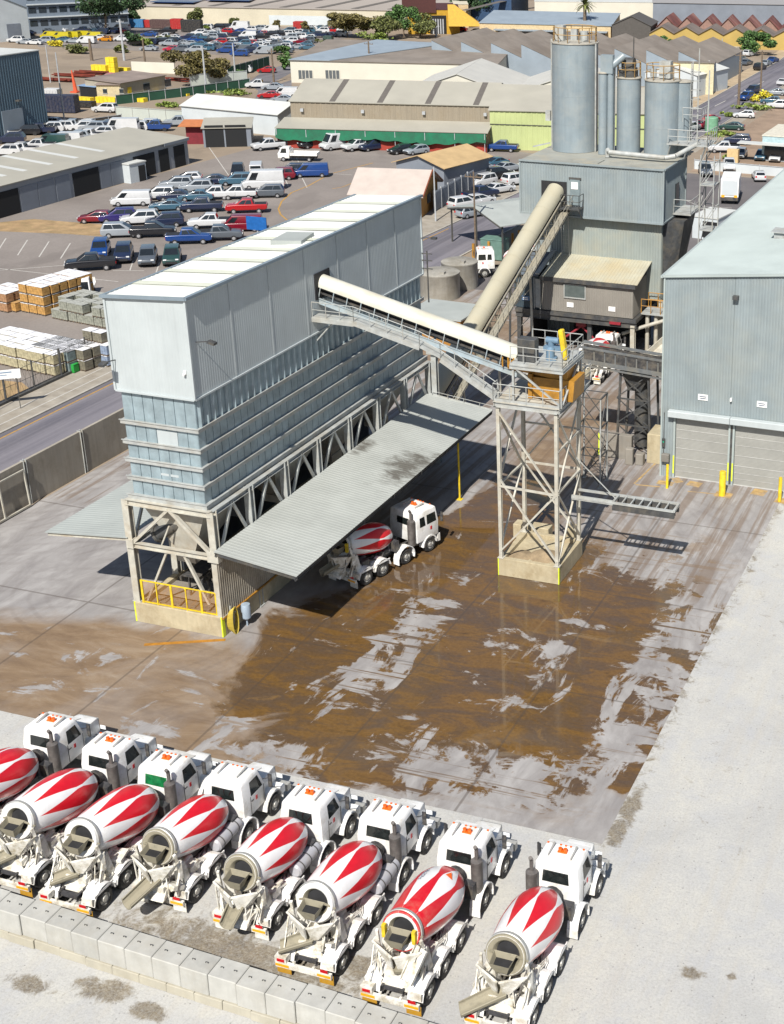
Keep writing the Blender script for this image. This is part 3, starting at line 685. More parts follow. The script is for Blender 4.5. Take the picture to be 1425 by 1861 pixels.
for X in LX:
    for Y in LYt:
        b = MB(); b.hbeam((X, Y, 1.2), (X, Y, 11.3), .22, .22, (0, 1, 0), .03); b.box(X-.2, X+.2, Y-.2, Y+.2, 1.2, 1.24); b.build('leg', M_steel, TW, True, smooth=0)
for pl in ('front', 'back', 'left', 'right'):
    b = MB()
    def P_(s, z):
        return {'front': (LX[0]+s*(LX[1]-LX[0]), LYt[0]-.08, z), 'back': (LX[0]+s*(LX[1]-LX[0]), LYt[1]+.08, z), 'left': (LX[0]-.08, LYt[0]+s*(LYt[1]-LYt[0]), z), 'right': (LX[1]+.08, LYt[0]+s*(LYt[1]-LYt[0]), z)}[pl]
    if pl in ('front', 'left'):
        b.beam(P_(0, 11.0), P_(1, 5.9), .13, .1); b.beam(P_(1, 11.0) if pl == 'left' else P_(0, 6.6), P_(0, 6.2) if pl == 'left' else P_(1, 1.5), .13, .1)
        b.beam(P_(0, 1.7), P_(1, 6.0), .11, .1); b.beam(P_(0, 6.1), P_(1, 6.0), .12, .12)
    else:
        for za, zb_ in ((11.0, 6.2), (6.0, 1.5)): b.beam(P_(0, za), P_(1, zb_), .11, .1); b.beam(P_(1, za), P_(0, zb_), .11, .1)
        b.beam(P_(0, 6.1), P_(1, 6.1), .12, .12); b.beam(P_(0, 8.8), P_(1, 8.8), .1)
    b.build('brace', M_steel, TW, True, smooth=0)
b = MB(); z = 11.42
for Y in (0, 5.3): b.hbeam((-.12, Y, z), (4.1, Y, z), .2, .32)
for X in (-.05, 4.05): b.hbeam((X, -.1, z), (X, 5.4, z), .2, .32)
for i in range(1, 5): b.hbeam((0, i*1.06, z), (4, i*1.06, z), .12, .24)
b.build('platform_frame', M_galvs, TW, True, smooth=0)
b = MB(); b.box(-.1, 4.1, -.1, 5.4, 11.585, 11.64); pd = b.build('platform_deck', M_steel, TW, True, smooth=0)
b = MB(); rail(b, [(-.1, -.08, 11.64), (4.12, -.08, 11.64), (4.12, 5.4, 11.64)], 1.1, .03, 1.05); rail(b, [(-.1, -.08, 11.64), (-.1, .6, 11.64)], 1.1, .03)
b.beam((0, -.05, 11.72), (4.1, -.05, 11.72), .03, .16); b.build('handrail', M_galvs, TW, True, smooth=0)
b = MB(); b.box(1.0, 4.3, -.05, 3.6, 14.02, 14.12); b.build('upper_deck', M_galvs, TW, True, smooth=0)
b = MB()
for X in (1.15, 4.15):
    for Y in (.08, 3.5): b.beam((X, Y, 11.64), (X, Y, 14.0), .13)
b.beam((1.2, 0.02, 13.9), (4.1, .02, 11.8), .1); b.beam((4.2, .2, 11.8), (4.2, 3.4, 13.9), .1)
for Y in (-.02, 3.56): b.hbeam((.95, Y, 13.9), (4.32, Y, 13.9), .12, .22)
for X in (1.0, 4.28): b.hbeam((X, 0, 13.9), (X, 3.55, 13.9), .12, .22)
b.build('upper_frame', M_galvs, TW, True, smooth=0)
b = MB(); rail(b, [(1.02, 0, 14.12), (4.27, 0, 14.12), (4.27, 3.57, 14.12), (1.02, 3.57, 14.12)], 1.05, .028, .9); b.build('handrail', M_galvs, TW, True, smooth=0)
b = MB(); b.box(1.25, 2.35, .5, 1.2, 14.12, 15.5); b.build('control_cabinet', M_dark, TW, True, smooth=20, bevel=.03)
b = MB(); b.cyl((3.0, 1.4, 14.12), (3.0, 1.4, 14.8), .26, n=14); b.cyl((3.0, 1.4, 14.8), (3.0, 1.4, 14.92), .26, .12, n=14); b.box(2.75, 3.4, 1.25, 1.55, 14.13, 14.3)
b.build('drive_motor', M_motor, TW, True)
b = MB(); b.cyl((2.4, 3.1, 14.12), (2.4, 3.1, 14.7), .2, n=12); b.box(2.0, 3.3, 2.8, 3.4, 14.13, 14.4); b.cyl((2.1, 3.1, 14.75), (2.9, 3.1, 14.75), .2, n=12); b.build('gearbox', M_motor, TW, True)
b = MB(); X_ = Matrix.Translation((3.75, 1.6, 15.0)) @ Matrix.Rotation(R(-9), 4, 'Y'); b.box(-.15, .15, -.22, .22, -.85, 1.0, X_); b.build('belt_guard', M_yels, TW, True, smooth=20, bevel=.06)
b = MB()
b.frus([(.3, 1.25, 13.3), (4.1, 1.25, 12.9), (4.1, 2.85, 12.9), (.3, 2.85, 13.3)], [(.3, 1.25, 13.75), (4.1, 1.25, 13.6), (4.1, 2.85, 13.6), (.3, 2.85, 13.75)])
b.frus([(2.0, 1.1, 11.7), (4.5, 1.1, 11.7), (4.5, 3.1, 11.7), (2.0, 3.1, 11.7)], [(1.7, 1.15, 13.0), (4.6, 1.15, 13.0), (4.6, 3.0, 13.0), (1.7, 3.0, 13.0)])
for i in range(9): b.cyl((.0+i*.36, 1.22, 13.4), (.0+i*.36, 1.22, 14.0), .05, n=6)
b.box(1.7, 1.95, 1.0, 3.1, 11.66, 13.2); b.build('belt_head', M_orange, TW, True, smooth=0)
# wash arm reaching over the yard
b = MB(); ya, yb = 2.55, 3.75; za = 4.85
for Y in (ya, yb): b.beam((3.9, Y, za), (10.5, Y, za), .16, .12)
for i in range(8): X = 6.6+i*.55; b.beam((X, ya, za), (X, yb, za), .08, .1)
for X in (6.6, 10.5): b.beam((X, ya, za), (X, yb, za), .14, .16)
b.beam((3.9, ya, za), (6.6, ya, za), .1, .3); b.beam((4.0, 3.1, 7.3), (6.6, 3.1, 4.9), .05)
b.build('wash_arm', M_galvs, TW, True, smooth=0)
b = MB(); b.box(6.55, 10.52, ya-.02, ya+.16, za-.5, za-.08); b.box(6.55, 10.52, yb-.16, yb+.02, za-.5, za-.08)
for i in range(12): b.cyl((6.8+i*.33, ya+.3, za-.35), (6.8+i*.33, yb-.3, za-.35), .035, n=6); b.cyl((6.8+i*.33, ya+.6, za-.35), (6.8+i*.33, ya+.6, za-.55), .03, n=6)
b.build('spray_bar', M_dark, TW, True, smooth=0)
# lattice trestle between tower and plant
TR = thing('lattice_trestle', 'slim four legged lattice trestle standing right behind the transfer tower', 'trestle', (.8, 15.3, 0))
b = MB(); xs, ys = (-.1, 1.66), (14.7, 16.2)
for X in xs:
    for Y in ys:
        l = MB(); l.beam((X, Y, 0), (X, Y, 6.75), .09); l.box(X-.15, X+.15, Y-.15, Y+.15, 0, .03); l.build('leg', M_galvs, TR, True, smooth=0)
for k in range(3):
    z0, z1 = .2+k*2.2, .2+(k+1)*2.2
    for Y in ys: b.beam((xs[0], Y, z0), (xs[1], Y, z1), .05); b.beam((xs[1], Y, z0), (xs[0], Y, z1), .05); b.beam((xs[0], Y, z1), (xs[1], Y, z1), .06)
    for X in xs: b.beam((X, ys[0], z0), (X, ys[1], z1), .07); b.beam((X, ys[0], z1), (X, ys[1], z1), .09)
b.build('brace', M_dark, TR, True, smooth=0)

# ---------------------------------------------------------------- big inclined conveyor up to the batching house
XC = -14.0
C2 = thing('inclined_conveyor', 'long dusty cream covered conveyor climbing to the batching house', 'conveyor', (XC, 30, 0))
pa, pb = V((-14.65, 17.4, 1.25)), V((-13.4, 46.1, 14.45)); dC = (pb-pa).normalized(); sC = dC.cross(V((0, 0, 1))).normalized(); nC = sC.cross(dC)
b = MB(); L_ = (pb-pa).length
b.lathe([(.84, 0), (.84, L_)], pa, dC, 14, -math.pi/2*1.05, math.pi/2*1.05)
for k in range(1, 9): b.lathe([(.855, L_*k/9-.06), (.855, L_*k/9+.06)], pa, dC, 14, -math.pi/2*1.05, math.pi/2*1.05)
b.add([pa+nC*(0.84*math.cos(w))+sC*0.84*math.sin(w) for w in [math.pi*(-.5+i/10) for i in range(11)]], [list(range(11))])
b.build('belt_cover', M_cover2, C2, True, smooth=40)
b = MB(); b.beam(pa-nC*.15, pb-nC*.15, 1.4, .05, nC); b.beam(pa-nC*.5, pb-nC*.5, 1.3, .05, nC); b.build('belt', M_belt, C2, True, smooth=0)
b = MB()
for s in (-.9, .9):
    o = sC*s; b.beam(pa-nC*.35+o, pb-nC*.35+o, .1, .14, nC); b.beam(pa-nC*1.25+o, pb-nC*1.25+o, .1, .14, nC); k = int(L_/1.1)
    for i in range(k): p = pa+dC*(i*L_/k)+o; q = pa+dC*((i+1)*L_/k)+o; b.beam(p-nC*1.25, q-nC*.35, .06) if i % 2 else b.beam(p-nC*.35, q-nC*1.25, .06); b.beam(p-nC*1.25, p-nC*.35, .06)
for i in range(int(L_/2.2)): p = pa+dC*(i*2.2)-nC*1.25; b.beam(p-sC*.9, p+sC*.9, .08)
b.build('truss', pm('dusty_grey_steel', lit(168, 164, 150), .6, var=.12, dirt=(lit(190, 176, 146), .6, .9)), C2, True, smooth=0)
b = MB(); o = sC*1.35; b.beam(pa-nC*1.1+o, pb-nC*1.1+o, .75, .06, nC); rail(b, [pa-nC*1.05+sC*1.75, pb-nC*1.05+sC*1.75], 1.0, .025, 1.1); b.build('walkway', pm('dusty_grey_steel', ()), C2, True, smooth=0)
b = MB(); b.box(-14.75, -12.3, 45.9, 45.985, 13.1, 15.35); b.build('painted_wall_opening', M_black, C2, True, smooth=0)  # flat black patch for the shade where the belt enters the house
for y in (24.5, 31, 38):
    b = MB(); t_ = (y-pa.y)/(pb.y-pa.y); z = pa.z+t_*(pb.z-pa.z)-1.3; X = pa.x+t_*(pb.x-pa.x)
    for s in (-.9, .9): b.beam((X+s*1.3, y, 0), (X+s, y, z), .16)
    for k in range(int(z/2.5)): b.beam((X-1.0, y, k*2.5+.2), (X+1.0, y, k*2.5+2.4), .07)
    b.build('support_frame', M_steel, C2, True, smooth=0)

# ---------------------------------------------------------------- level conveyor into the big shed
C3 = thing('shed_conveyor', 'grey open conveyor gallery running level from the plant into the big shed', 'conveyor', (1.5, 22, 0))
a, c = V((-2.4, 22, 7.55)), V((5.1, 22, 7.1))
b = MB(); b.beam(a+V((0, -.5, -.1)), c+V((0, -.5, -.1)), .06, .75); b.beam(a+V((0, .55, .1)), c+V((0, .55, .1)), .06, .9); b.beam(a, c, 1.0, .06); b.build('belt', M_belt, C3, True, smooth=0)
b = MB()
for i in range(9): p = a.lerp(c, (i+.5)/9); b.beam(p+V((0, -.56, -.5)), p+V((0, -.56, .62)), .1, .06)
b.beam(a+V((0, -.6, .66)), c+V((0, -.6, .66)), .25, .1); b.beam(a+V((0, .6, .7)), c+V((0, .6, .7)), .35, .12)
b.beam(a+V((0, -.6, -.42)), c+V((0, -.6, -.42)), .1, .32); b.beam(a+V((0, .6, -.42)), c+V((0, .6, -.42)), .1, .3); b.beam(a+V((0, -.6, -.75)), c+V((0, -.6, -.75)), .2, .1)
b.build('gallery_frame', pm('grey_gallery_steel', lit(132, 136, 138), .55, var=.15, dirt=(lit(160, 148, 120), .5, 1)), C3, True, smooth=0)
DC = thing('discharge_leg', 'dark hopper leg and steel trestle under the shed conveyor', 'chute', (2.2, 23.3, 0))
b = MB(); b.frus([(1.3, 22.2, 4.9), (2.3, 22.2, 4.9), (2.3, 23.2, 4.9), (1.3, 23.2, 4.9)], [(.9, 21.8, 6.5), (3.2, 21.8, 6.5), (3.2, 23.4, 6.5), (.9, 23.4, 6.5)])
b.cyl((2.2, 22.9, .3), (2.2, 22.9, 6.3), .55, n=16); b.build('chute', M_dark, DC, True, smooth=40)
b = MB()
for X in (.6, 3.3):
    for Y in (21.7, 24): b.beam((X, Y, 0), (X*.8+.4, Y, 6.6), .16)
for k in range(3):
    for Y in (21.65,): b.beam((.65, Y, .3+k*2.1), (3.1, Y, 2.3+k*2.1), .07); b.beam((3.1, Y, .3+k*2.1), (.65, Y, 2.3+k*2.1), .07); b.beam((.6, Y, 2.3+k*2.1), (3.2, Y, 2.3+k*2.1), .1)
b.build('trestle', M_dark, DC, True, smooth=0)
b = MB(); b.box(-.4, 2.2, 20.4, 20.9, 0, 1.9); one(b, 'concrete_wall', M_greyconc, 'low grey concrete wall with lime end below the dark hopper', 'wall', smooth=0, bevel=.02)
b = MB(); b.box(3.45, 5.0, 20.3, 22.4, 0, 2.35); one(b, 'concrete_block', M_conc, 'square cream concrete footing beside the corner of the big shed', 'footing', smooth=0, bevel=.03)
b = MB(); b.box(-.42, -.28, 20.36, 20.42, .02, 1.9); one(b, 'edge_marker', M_fluo, 'lime painted edge strip on the low concrete wall', 'marker', smooth=0)
for (q, lb) in (((2.0, 2.6, 19.4, 19.9, 0, 1.3), 'taller grey square tank in the shade by the low concrete wall'), ((2.75, 3.35, 19.6, 20.2, 0, .9), 'shorter pale grey tank beside the cream footing')):
    b = MB(); b.box(*q); one(b, 'water_tank', M_greyconc, lb, 'tank', smooth=0, bevel=.05)
for (q, lb) in (((-1.2, 1.3, 5.2, 6.0, 0, 1.0), 'long low concrete block lying behind the tower plinth'), ((2.4, 3.0, 5.4, 6.2, 0, 1.2), 'upright pale concrete block beside the tower plinth under the wash arm')):
    b = MB(); b.box(*q); one(b, 'precast_block', M_conc, lb, 'block', smooth=0, bevel=.03)
# ---------------------------------------------------------------- batching house
H = thing('batching_house', 'tall sage grey batching house under the silos with overhanging top storey', 'plant building', (-4, 28.3, 0))
hx0, hx1, hy0, hy1 = -9.65, 1.98, 28.3, 34.6
def sheeted(b, x0, x1, y0, y1, z0, z1, pitch=.22, depth=.03, sides='fblr'):
    if 'f' in sides: b.corr((x0, y0, z0), (1, 0, 0), (0, 0, 1), (0, -1, 0), x1-x0, z1-z0, pitch, depth)
    if 'r' in sides: b.corr((x1, y0, z0), (0, 1, 0), (0, 0, 1), (1, 0, 0), y1-y0, z1-z0, pitch, depth)
    if 'b' in sides: b.corr((x1, y1, z0), (-1, 0, 0), (0, 0, 1), (0, 1, 0), x1-x0, z1-z0, pitch, depth)
    if 'l' in sides: b.corr((x0, y1, z0), (0, -1, 0), (0, 0, 1), (-1, 0, 0), y1-y0, z1-z0, pitch, depth)
    return b
b = sheeted(MB(), hx0, hx1, hy0, hy1, 16.45, 20.5); b.poly((hx0, hy0, 16.45), (hx1, hy0, 16.45), (hx1, hy1, 16.45), (hx0, hy1, 16.45))
b.build('upper_wall', M_sage, H, True, smooth=0)
b = MB()
for X, Y in ((hx0-.02, hy0-.02), (hx1+.02, hy0-.02), (hx1+.02, hy1+.02)): b.beam((X, Y, 16.4), (X, Y, 20.52), .14)
b.beam((hx0-.05, hy0-.05, 16.42), (hx1+.05, hy0-.05, 16.42), .12, .14); b.beam((hx1+.05, hy0, 16.42), (hx1+.05, hy1, 16.42), .12, .14)
b.beam((hx0-.08, hy0-.08, 20.55), (hx1+.08, hy0-.08, 20.55), .14, .12); b.beam((hx1+.08, hy0, 20.55), (hx1+.08, hy1, 20.55), .14, .12); b.build('flashing', M_sage, H, True, smooth=0)
b = MB(); b.box(hx0, hx1, hy0, hy1+2.4, 20.505, 20.58); b.box(-5.6, -3.4, 28.6, 30.3, 20.585, 20.64); b.build('roof', pm('dusty_flat_roof', lit(178, 180, 172), .8, var=.12, scale=.6, dirt=(lit(200, 190, 165), .6, .5)), H, True, smooth=0)
lx0, lx1, ly0, ly1 = -6.35, 1.75, 28.95, 34.0
b = sheeted(MB(), lx0, lx1, ly0, ly1, 10.1, 16.42); b.build('lower_wall', pm('dusty_sage_sheeting', lit(176, 186, 182), .55, var=.08, scale=.5, dirt=(lit(206, 198, 172), .5, .3), streak=.15), H, True, smooth=0)
b = sheeted(MB(), hx0+.3, lx0-.02, ly0+1.6, ly1, 6.1, 16.42); b.build('side_wall', M_sage, H, True, smooth=0)
b = MB()                                                                    # chute wedge under the right overhang
b.frus([(lx1+.05, 29.2, 16.3), (lx1+.05, 33.5, 16.3), (hx1+1.2, 33.5, 16.3), (hx1+1.2, 30.2, 16.3)], [(lx1+.05, 29.2, 12.0), (lx1+.05, 31, 10.5), (lx1+.9, 31, 10.5), (lx1+.9, 30, 12.0)]); b.build('side_hopper', M_dark, H, True, smooth=0)
b = MB(); b.box(-5.5, -4.7, 28.2, 28.28, 17.35, 19.35); dr = b.build('door', pm('grey_door', lit(150, 166, 170), .5), H, True, smooth=0)
b = MB(); b.box(-5.6, -4.6, 28.18, 28.24, 19.36, 19.5); b.build('door_hood', M_dark, dr, True, smooth=0)
b = MB(); b.box(-5.4, -4.85, 28.16, 28.195, 18.6, 19.15); sg = b.build('notice', M_sign, dr, True, smooth=0)
b = MB(); b.box(-5.36, -5.1, 28.150, 28.158, 18.95, 19.1); b.build('notice_mark', pm('notice_red', (.6, .05, .04), .5), sg, True, smooth=0)
b = MB(); b.box(-6.0, -4.4, 27.2, 28.25, 17.15, 17.25); rail(b, [(-4.42, 28.2, 17.25), (-4.42, 27.22, 17.25), (-5.9, 27.22, 17.25)], 1.05, .03, .7)
for X in (-5.9, -4.45): b.beam((X, 27.25, 17.1), (X, 28.2, 16.3), .07)
b.build('landing', M_dark, H, True, smooth=0)
b = MB(); ladder(b, (-6.0, 28.6, 12.6), (-6.0, 28.2, 17.2), (1, 0, 0), .6); b.build('ladder', M_galvs, H, True, smooth=0)
b = MB(); b.box(hx1+.03, hx1+.09, 31.6, 32.5, 17.3, 18.9); b.build('side_window', M_glass, H, True, smooth=0)
b = MB(); b.box(hx1, hx1+1.5, 31, 34.4, 16.6, 16.7); rail(b, [(hx1+.1, 31.02, 16.7), (hx1+1.48, 31.02, 16.7), (hx1+1.48, 34.4, 16.7)], 1.1, .03, 1.0); b.build('side_landing', M_galvs, H, True, smooth=0)
# caged stair tower on the right
b = MB()
for X in (hx1+1.6, hx1+2.7):
    for Y in (33.2, 35.0): b.beam((X, Y, 6), (X, Y, 21.0), .08)
for k in range(9):
    z = 6+k*1.8
    for Y in (33.2, 35.0): b.beam((hx1+1.6, Y, z), (hx1+2.7, Y, z+1.8), .045); b.beam((hx1+1.6, Y, z), (hx1+2.7, Y, z), .05)
    b.beam((hx1+1.6, 33.2, z), (hx1+1.6, 35, z+1.8), .045); b.beam((hx1+2.7, 33.2, z), (hx1+2.7, 35, z), .05); b.box(hx1+1.6, hx1+2.7, 33.2, 35.0, z-.03, z+.03) if k % 2 else None
b.build('stair_tower', M_galvs, H, True, smooth=0)
# lean-to control room
N = thing('control_room', 'low brown sheeted lean-to control room with cream roof and one window on the batching house', 'lean-to', (-4, 25.4, 0))
b = MB(); ax0, ax1, ay0 = -8.75, .6, 25.4
RFm = pm('dusty_cream_roof', lit(212, 208, 186), .6, var=.07, scale=.6, dirt=(lit(214, 190, 140), .5, .35))
b.corr((-6.85, ay0-.25, 12.3), (1, 0, 0), (0, 3.85, .95), (0, -.95, 3.85), 7.85, math.hypot(3.85, .95), .25, .03, thick=.04)
b.build('roof', RFm, N, True, smooth=0)
b = MB(); b.corr((ax0-.5, ay0-.25, 12.28), (1, 0, 0), (0, 3.85, .95), (0, -.95, 3.85), 2.2, math.hypot(3.85, .95), .25, .03, thick=.04); b.build('side_roof', pm('slate_blue_roof', lit(120, 130, 140), .6, var=.08), N, True, smooth=0)
b = MB(); b.beam((-7.15, ay0-.2, 12.42), (-7.15, ay0+3.6, 13.37), .35, .12); b.build('roof_walkway', M_galvs, N, True, smooth=0)
M_brown = pm('taupe_sheeting', lit(166, 161, 152), .6, var=.08, scale=.5, streak=.12)
b = sheeted(MB(), -6.85, ax1, ay0, 28.9, 9.55, 12.2, .18, .02); b.build('wall', M_brown, N, True, smooth=0)
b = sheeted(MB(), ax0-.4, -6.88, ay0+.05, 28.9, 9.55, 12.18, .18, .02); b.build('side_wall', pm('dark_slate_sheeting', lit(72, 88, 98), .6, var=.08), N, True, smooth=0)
b = MB(); b.box(-6.9, ax1+.25, ay0-.28, ay0-.2, 11.95, 12.28); b.build('gutter', M_dark, N, True, smooth=0)
b = MB(); b.box(-4.92, -3.28, ay0-.07, ay0-.03, 10.8, 11.75); wn = b.build('window', pm('hazy_window', lit(112, 122, 120), .15, spec=.8), N, True, smooth=0)
b = MB(); b.box(-5.0, -3.2, ay0-.1, ay0-.025, 10.7, 10.795); b.box(-5.0, -4.925, ay0-.09, ay0-.025, 10.8, 11.8); b.box(-3.275, -3.2, ay0-.09, ay0-.025, 10.8, 11.8); b.box(-5.0, -3.2, ay0-.09, ay0-.025, 11.755, 11.82); b.build('window_frame', M_galvs, wn, True, smooth=0)
for X in (-4.75, -1.35): b = MB(); b.box(X, X+.55, ay0-.06, ay0-.03, 9.98, 10.35); b.build('notice', M_sign, N, True, smooth=0)
b = MB(); b.box(-8.5, -7.85, ay0-.03, ay0+.02, 10.15, 10.5); sg = b.build('notice', pm('blue_notice', lit(96, 132, 176), .5), N, True, smooth=0)
b = MB()
for z in (10.2, 10.33): b.box(-8.4, -8.0, ay0-.045, ay0-.036, z, z+.06)
b.build('notice_mark', M_sign, sg, True, smooth=0)
b = MB(); b.box(-7.35, -6.95, ay0-.12, ay0-.05, 9.7, 12.0); ladder(b, (-7.15, ay0-.2, 9.6), (-7.15, ay0-.2, 12.1), (1, 0, 0), .5); b.build('ladder', M_galvs, N, True, smooth=0)
# dark undercroft: frame, hopper, columns
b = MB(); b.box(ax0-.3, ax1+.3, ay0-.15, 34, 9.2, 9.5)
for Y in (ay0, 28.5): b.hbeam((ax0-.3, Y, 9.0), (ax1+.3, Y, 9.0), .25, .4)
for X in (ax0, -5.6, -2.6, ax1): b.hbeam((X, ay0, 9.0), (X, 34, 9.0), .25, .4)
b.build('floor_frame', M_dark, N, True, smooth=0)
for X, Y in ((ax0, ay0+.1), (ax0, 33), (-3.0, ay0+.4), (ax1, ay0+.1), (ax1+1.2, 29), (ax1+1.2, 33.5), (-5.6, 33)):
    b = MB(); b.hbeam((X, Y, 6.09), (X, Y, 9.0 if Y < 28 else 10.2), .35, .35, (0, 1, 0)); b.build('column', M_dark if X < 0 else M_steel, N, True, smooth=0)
b = MB(); b.box(ax0+.4, ax1-.4, 31.5, 31.7, 6.1, 9.1); b.box(ax0+.2, ax0+.4, 27.2, 31.4, 6.1, 9.1); b.build('rear_wall', pm('painted_shade_wall', (.03, .032, .034), .8), N, True, smooth=0)  # black colour carries the shade of the undercroft
b = MB(); b.frus([(-5.0, 26.2, 9.0), (-2.6, 26.2, 9.0), (-2.6, 28.6, 9.0), (-5.0, 28.6, 9.0)], [(-4.2, 27.0, 8.3), (-3.4, 27.0, 8.3), (-3.4, 27.9, 8.3), (-4.2, 27.9, 8.3)]); b.cyl((-3.8, 27.4, 8.3), (-3.8, 27.4, 8.0), .45, n=12); b.build('loading_hopper', M_dark, N, True, smooth=20)
b = MB(); b.box(-4.2, -3.4, 25.9, 26.3, 8.3, 9.0); b.cyl((-3.8, 26.1, 8.3), (-5.0, 25.8, 7.4), .09, n=8); b.cyl((-3.8, 26.1, 8.3), (-2.6, 25.8, 7.4), .09, n=8); b.build('feed_gate', pm('faded_red_steel', lit(168, 42, 58), .5), N, True, smooth=0)
b = MB(); b.box(-1.2, -.3, 25.1, 25.3, 9.02, 9.2); b.build('red_marker', pm('faded_red_steel', ()), N, True, smooth=0)
b = MB(); b.box(ax1+.3, 8.6, 26.6, 28.6, 9.6, 9.72); b.build('bridge', M_galvs, N, True, smooth=0)
b = MB(); rail(b, [(ax1+.3, 26.62, 9.72), (8.6, 26.62, 9.72)], 1.1, .035, .8); rail(b, [(ax1+.3, 28.58, 9.72), (8.6, 28.58, 9.72)], 1.1, .035, .8); b.build('handrail', M_orange, N, True, smooth=0)
b = MB()
for X in (1.3, 2.0, 2.8, 3.6): b.cyl((X, 27.0, 6.1), (X, 27.0, 9.5), .16, n=10)
b.tube([(-.5, 26.2, 8.0), (1.2, 26.4, 8.7), (2.8, 26.6, 9.3)], .14, 8); b.tube([(2.2, 25.2, 6.6), (3.9, 25.6, 7.6), (3.9, 26, 9.0)], .2, 8); b.build('pipework', M_steel, N, True)
b = MB(); b.beam((1.9, 24.6, 6.3), (3.6, 27.6, 7.9), .9, .12); b.beam((1.4, 24.6, 6.45), (3.1, 27.6, 8.1), .08, .5); b.build('inclined_chute', M_steel, N, True, smooth=0)

# ---------------------------------------------------------------- silos
def silo(label, cx, cy, r, z0, z1, bits=None, seg=36, mat=None):
    T = thing('silo', label, 'silo', (cx, cy, z0), 0, 'cement silos on the batching house roof')
    b = MB(); b.lathe([(r, 0), (r, z1-z0)], (cx, cy, z0), (0, 0, 1), seg)
    for k in range(1, int((z1-z0)/2.2)+1): b.lathe([(r+.004, k*2.2-.03), (r+.012, k*2.2), (r+.004, k*2.2+.03)], (cx, cy, z0), (0, 0, 1), seg)
    b.build('shell', mat or M_silo, T, True, smooth=40)
    b = MB(); b.lathe([(r+.06, z1-z0-.02), (r+.06, z1-z0+.06), (0.01, z1-z0+.16)], (cx, cy, z0), (0, 0, 1), seg); b.build('top', pm('dusty_silo_top', lit(206, 200, 186), .7, var=.12), T, True, smooth=30)
    return T
def railring(T, cx, cy, r, z, n, m):
    b = MB(); rail(b, [(cx+r*math.cos(2*math.pi*i/n), cy+r*math.sin(2*math.pi*i/n), z) for i in range(n+1)], 1.1, .035, 9); b.build('handrail', m, T, True, smooth=0)
M_orail = pm('faded_orange_rail', lit(218, 178, 110), .6)
T = silo('tallest and widest blue grey cylindrical silo, left end of the row', -7.2, 34.1, 1.84, 20.6, 29.0)
railring(T, -7.2, 34.1, 1.72, 29.1, 12, M_orail)
b = MB(); b.box(-8.7, -8.0, 33.6, 34.3, 29.12, 30.3); b.build('dust_filter', M_galvs, T, True, smooth=20); b = MB(); b.box(-7.6, -7.1, 34.2, 34.8, 29.12, 30.0); b.cyl((-6.4, 34, 29.1), (-6.4, 34, 29.9), .3, n=10); b.build('top_hatch', M_galvs, T, True, smooth=20)
b = MB(); b.cyl((-9.13, 34.0, 20.6), (-9.13, 34.0, 29.2), .09, n=8); b.cyl((-5.3, 33.6, 20.6), (-5.3, 33.6, 29.0), .07, n=8); b.beam((-9.3, 34, 21), (-10.6, 33.4, 20.7), .1); b.box(-9.6, -9.2, 33.7, 34.1, 22.8, 23.6); b.build('fill_pipe', M_galvs, T, True)
T = silo('slender twin blue grey dust collector pipe between the big silo and its neighbour', -4.45, 32.9, .36, 20.6, 26.9, seg=20)
b = MB(); b.lathe([(.26, 0), (.26, 6.9)], (-3.85, 33.0, 20.6), (0, 0, 1), 16); b.cyl((-3.85, 33, 27.4), (-3.0, 33.6, 28.2), .3, n=12); b.box(-4.6, -3.6, 32.7, 33.2, 26.9, 28.3); b.build('duct', M_silo, T, True)
T = silo('medium width blue grey silo with a dark fan on top', -2.72, 34.2, .96, 20.6, 26.5, seg=28)
b = MB(); b.cyl((-3.2, 34.2, 27.5), (-2.3, 34.2, 27.5), .55, n=14); b.cyl((-2.6, 34.0, 26.6), (-2.6, 34.0, 27.3), .6, n=14); b.box(-3.4, -2.1, 33.7, 34.6, 26.62, 27.1); b.cyl((-2.4, 34.3, 28.0), (-2.4, 34.3, 29.6), .05, n=6); b.build('fan', M_dark, T, True, smooth=30)
railring(T, -2.72, 34.2, .95, 26.6, 8, M_orail)
b = MB(); b.cyl((-3.75, 33.5, 20.6), (-3.75, 33.5, 27.6), .13, n=10); b.build('fill_pipe', M_galvs, T, True)
T = silo('wide blue grey silo with a cream dusted top near the street end', -.05, 34.6, 1.42, 20.6, 26.4)
railring(T, -.05, 34.6, 1.35, 26.5, 10, M_orail)
b = MB(); b.box(-.2, .7, 34.0, 34.7, 26.6, 27.9); b.cyl((-.9, 34.8, 26.6), (-.9, 34.8, 27.2), .25, n=10); b.build('dust_filter', M_galvs, T, True, smooth=20)
T = silo('narrow blue grey silo pressed against the right side of the wide silo', 1.35, 35.2, .85, 20.6, 26.3, seg=26)
b = MB(); ladder(b, (2.25, 34.8, 20.6), (2.25, 34.8, 27.8), (0, 1, 0), .5); 
for k in range(9): b.lathe([(.42, 0), (.42, .05)], (2.55, 34.8, 21.5+k*.7), (0, 0, 1), 10)
b.build('caged_ladder', M_galvs, T, True, smooth=0)
b = MB(); b.box(.9, 4.2, 32.7, 35.6, 21.7, 21.8); rail(b, [(1.0, 32.72, 21.8), (4.18, 32.72, 21.8), (4.18, 35.6, 21.8)], 1.1, .035, .8)
for X in (1.2, 2.6, 4.0): b.beam((X, 32.8, 21.7), (X-.4, 33.2, 20.6), .08)
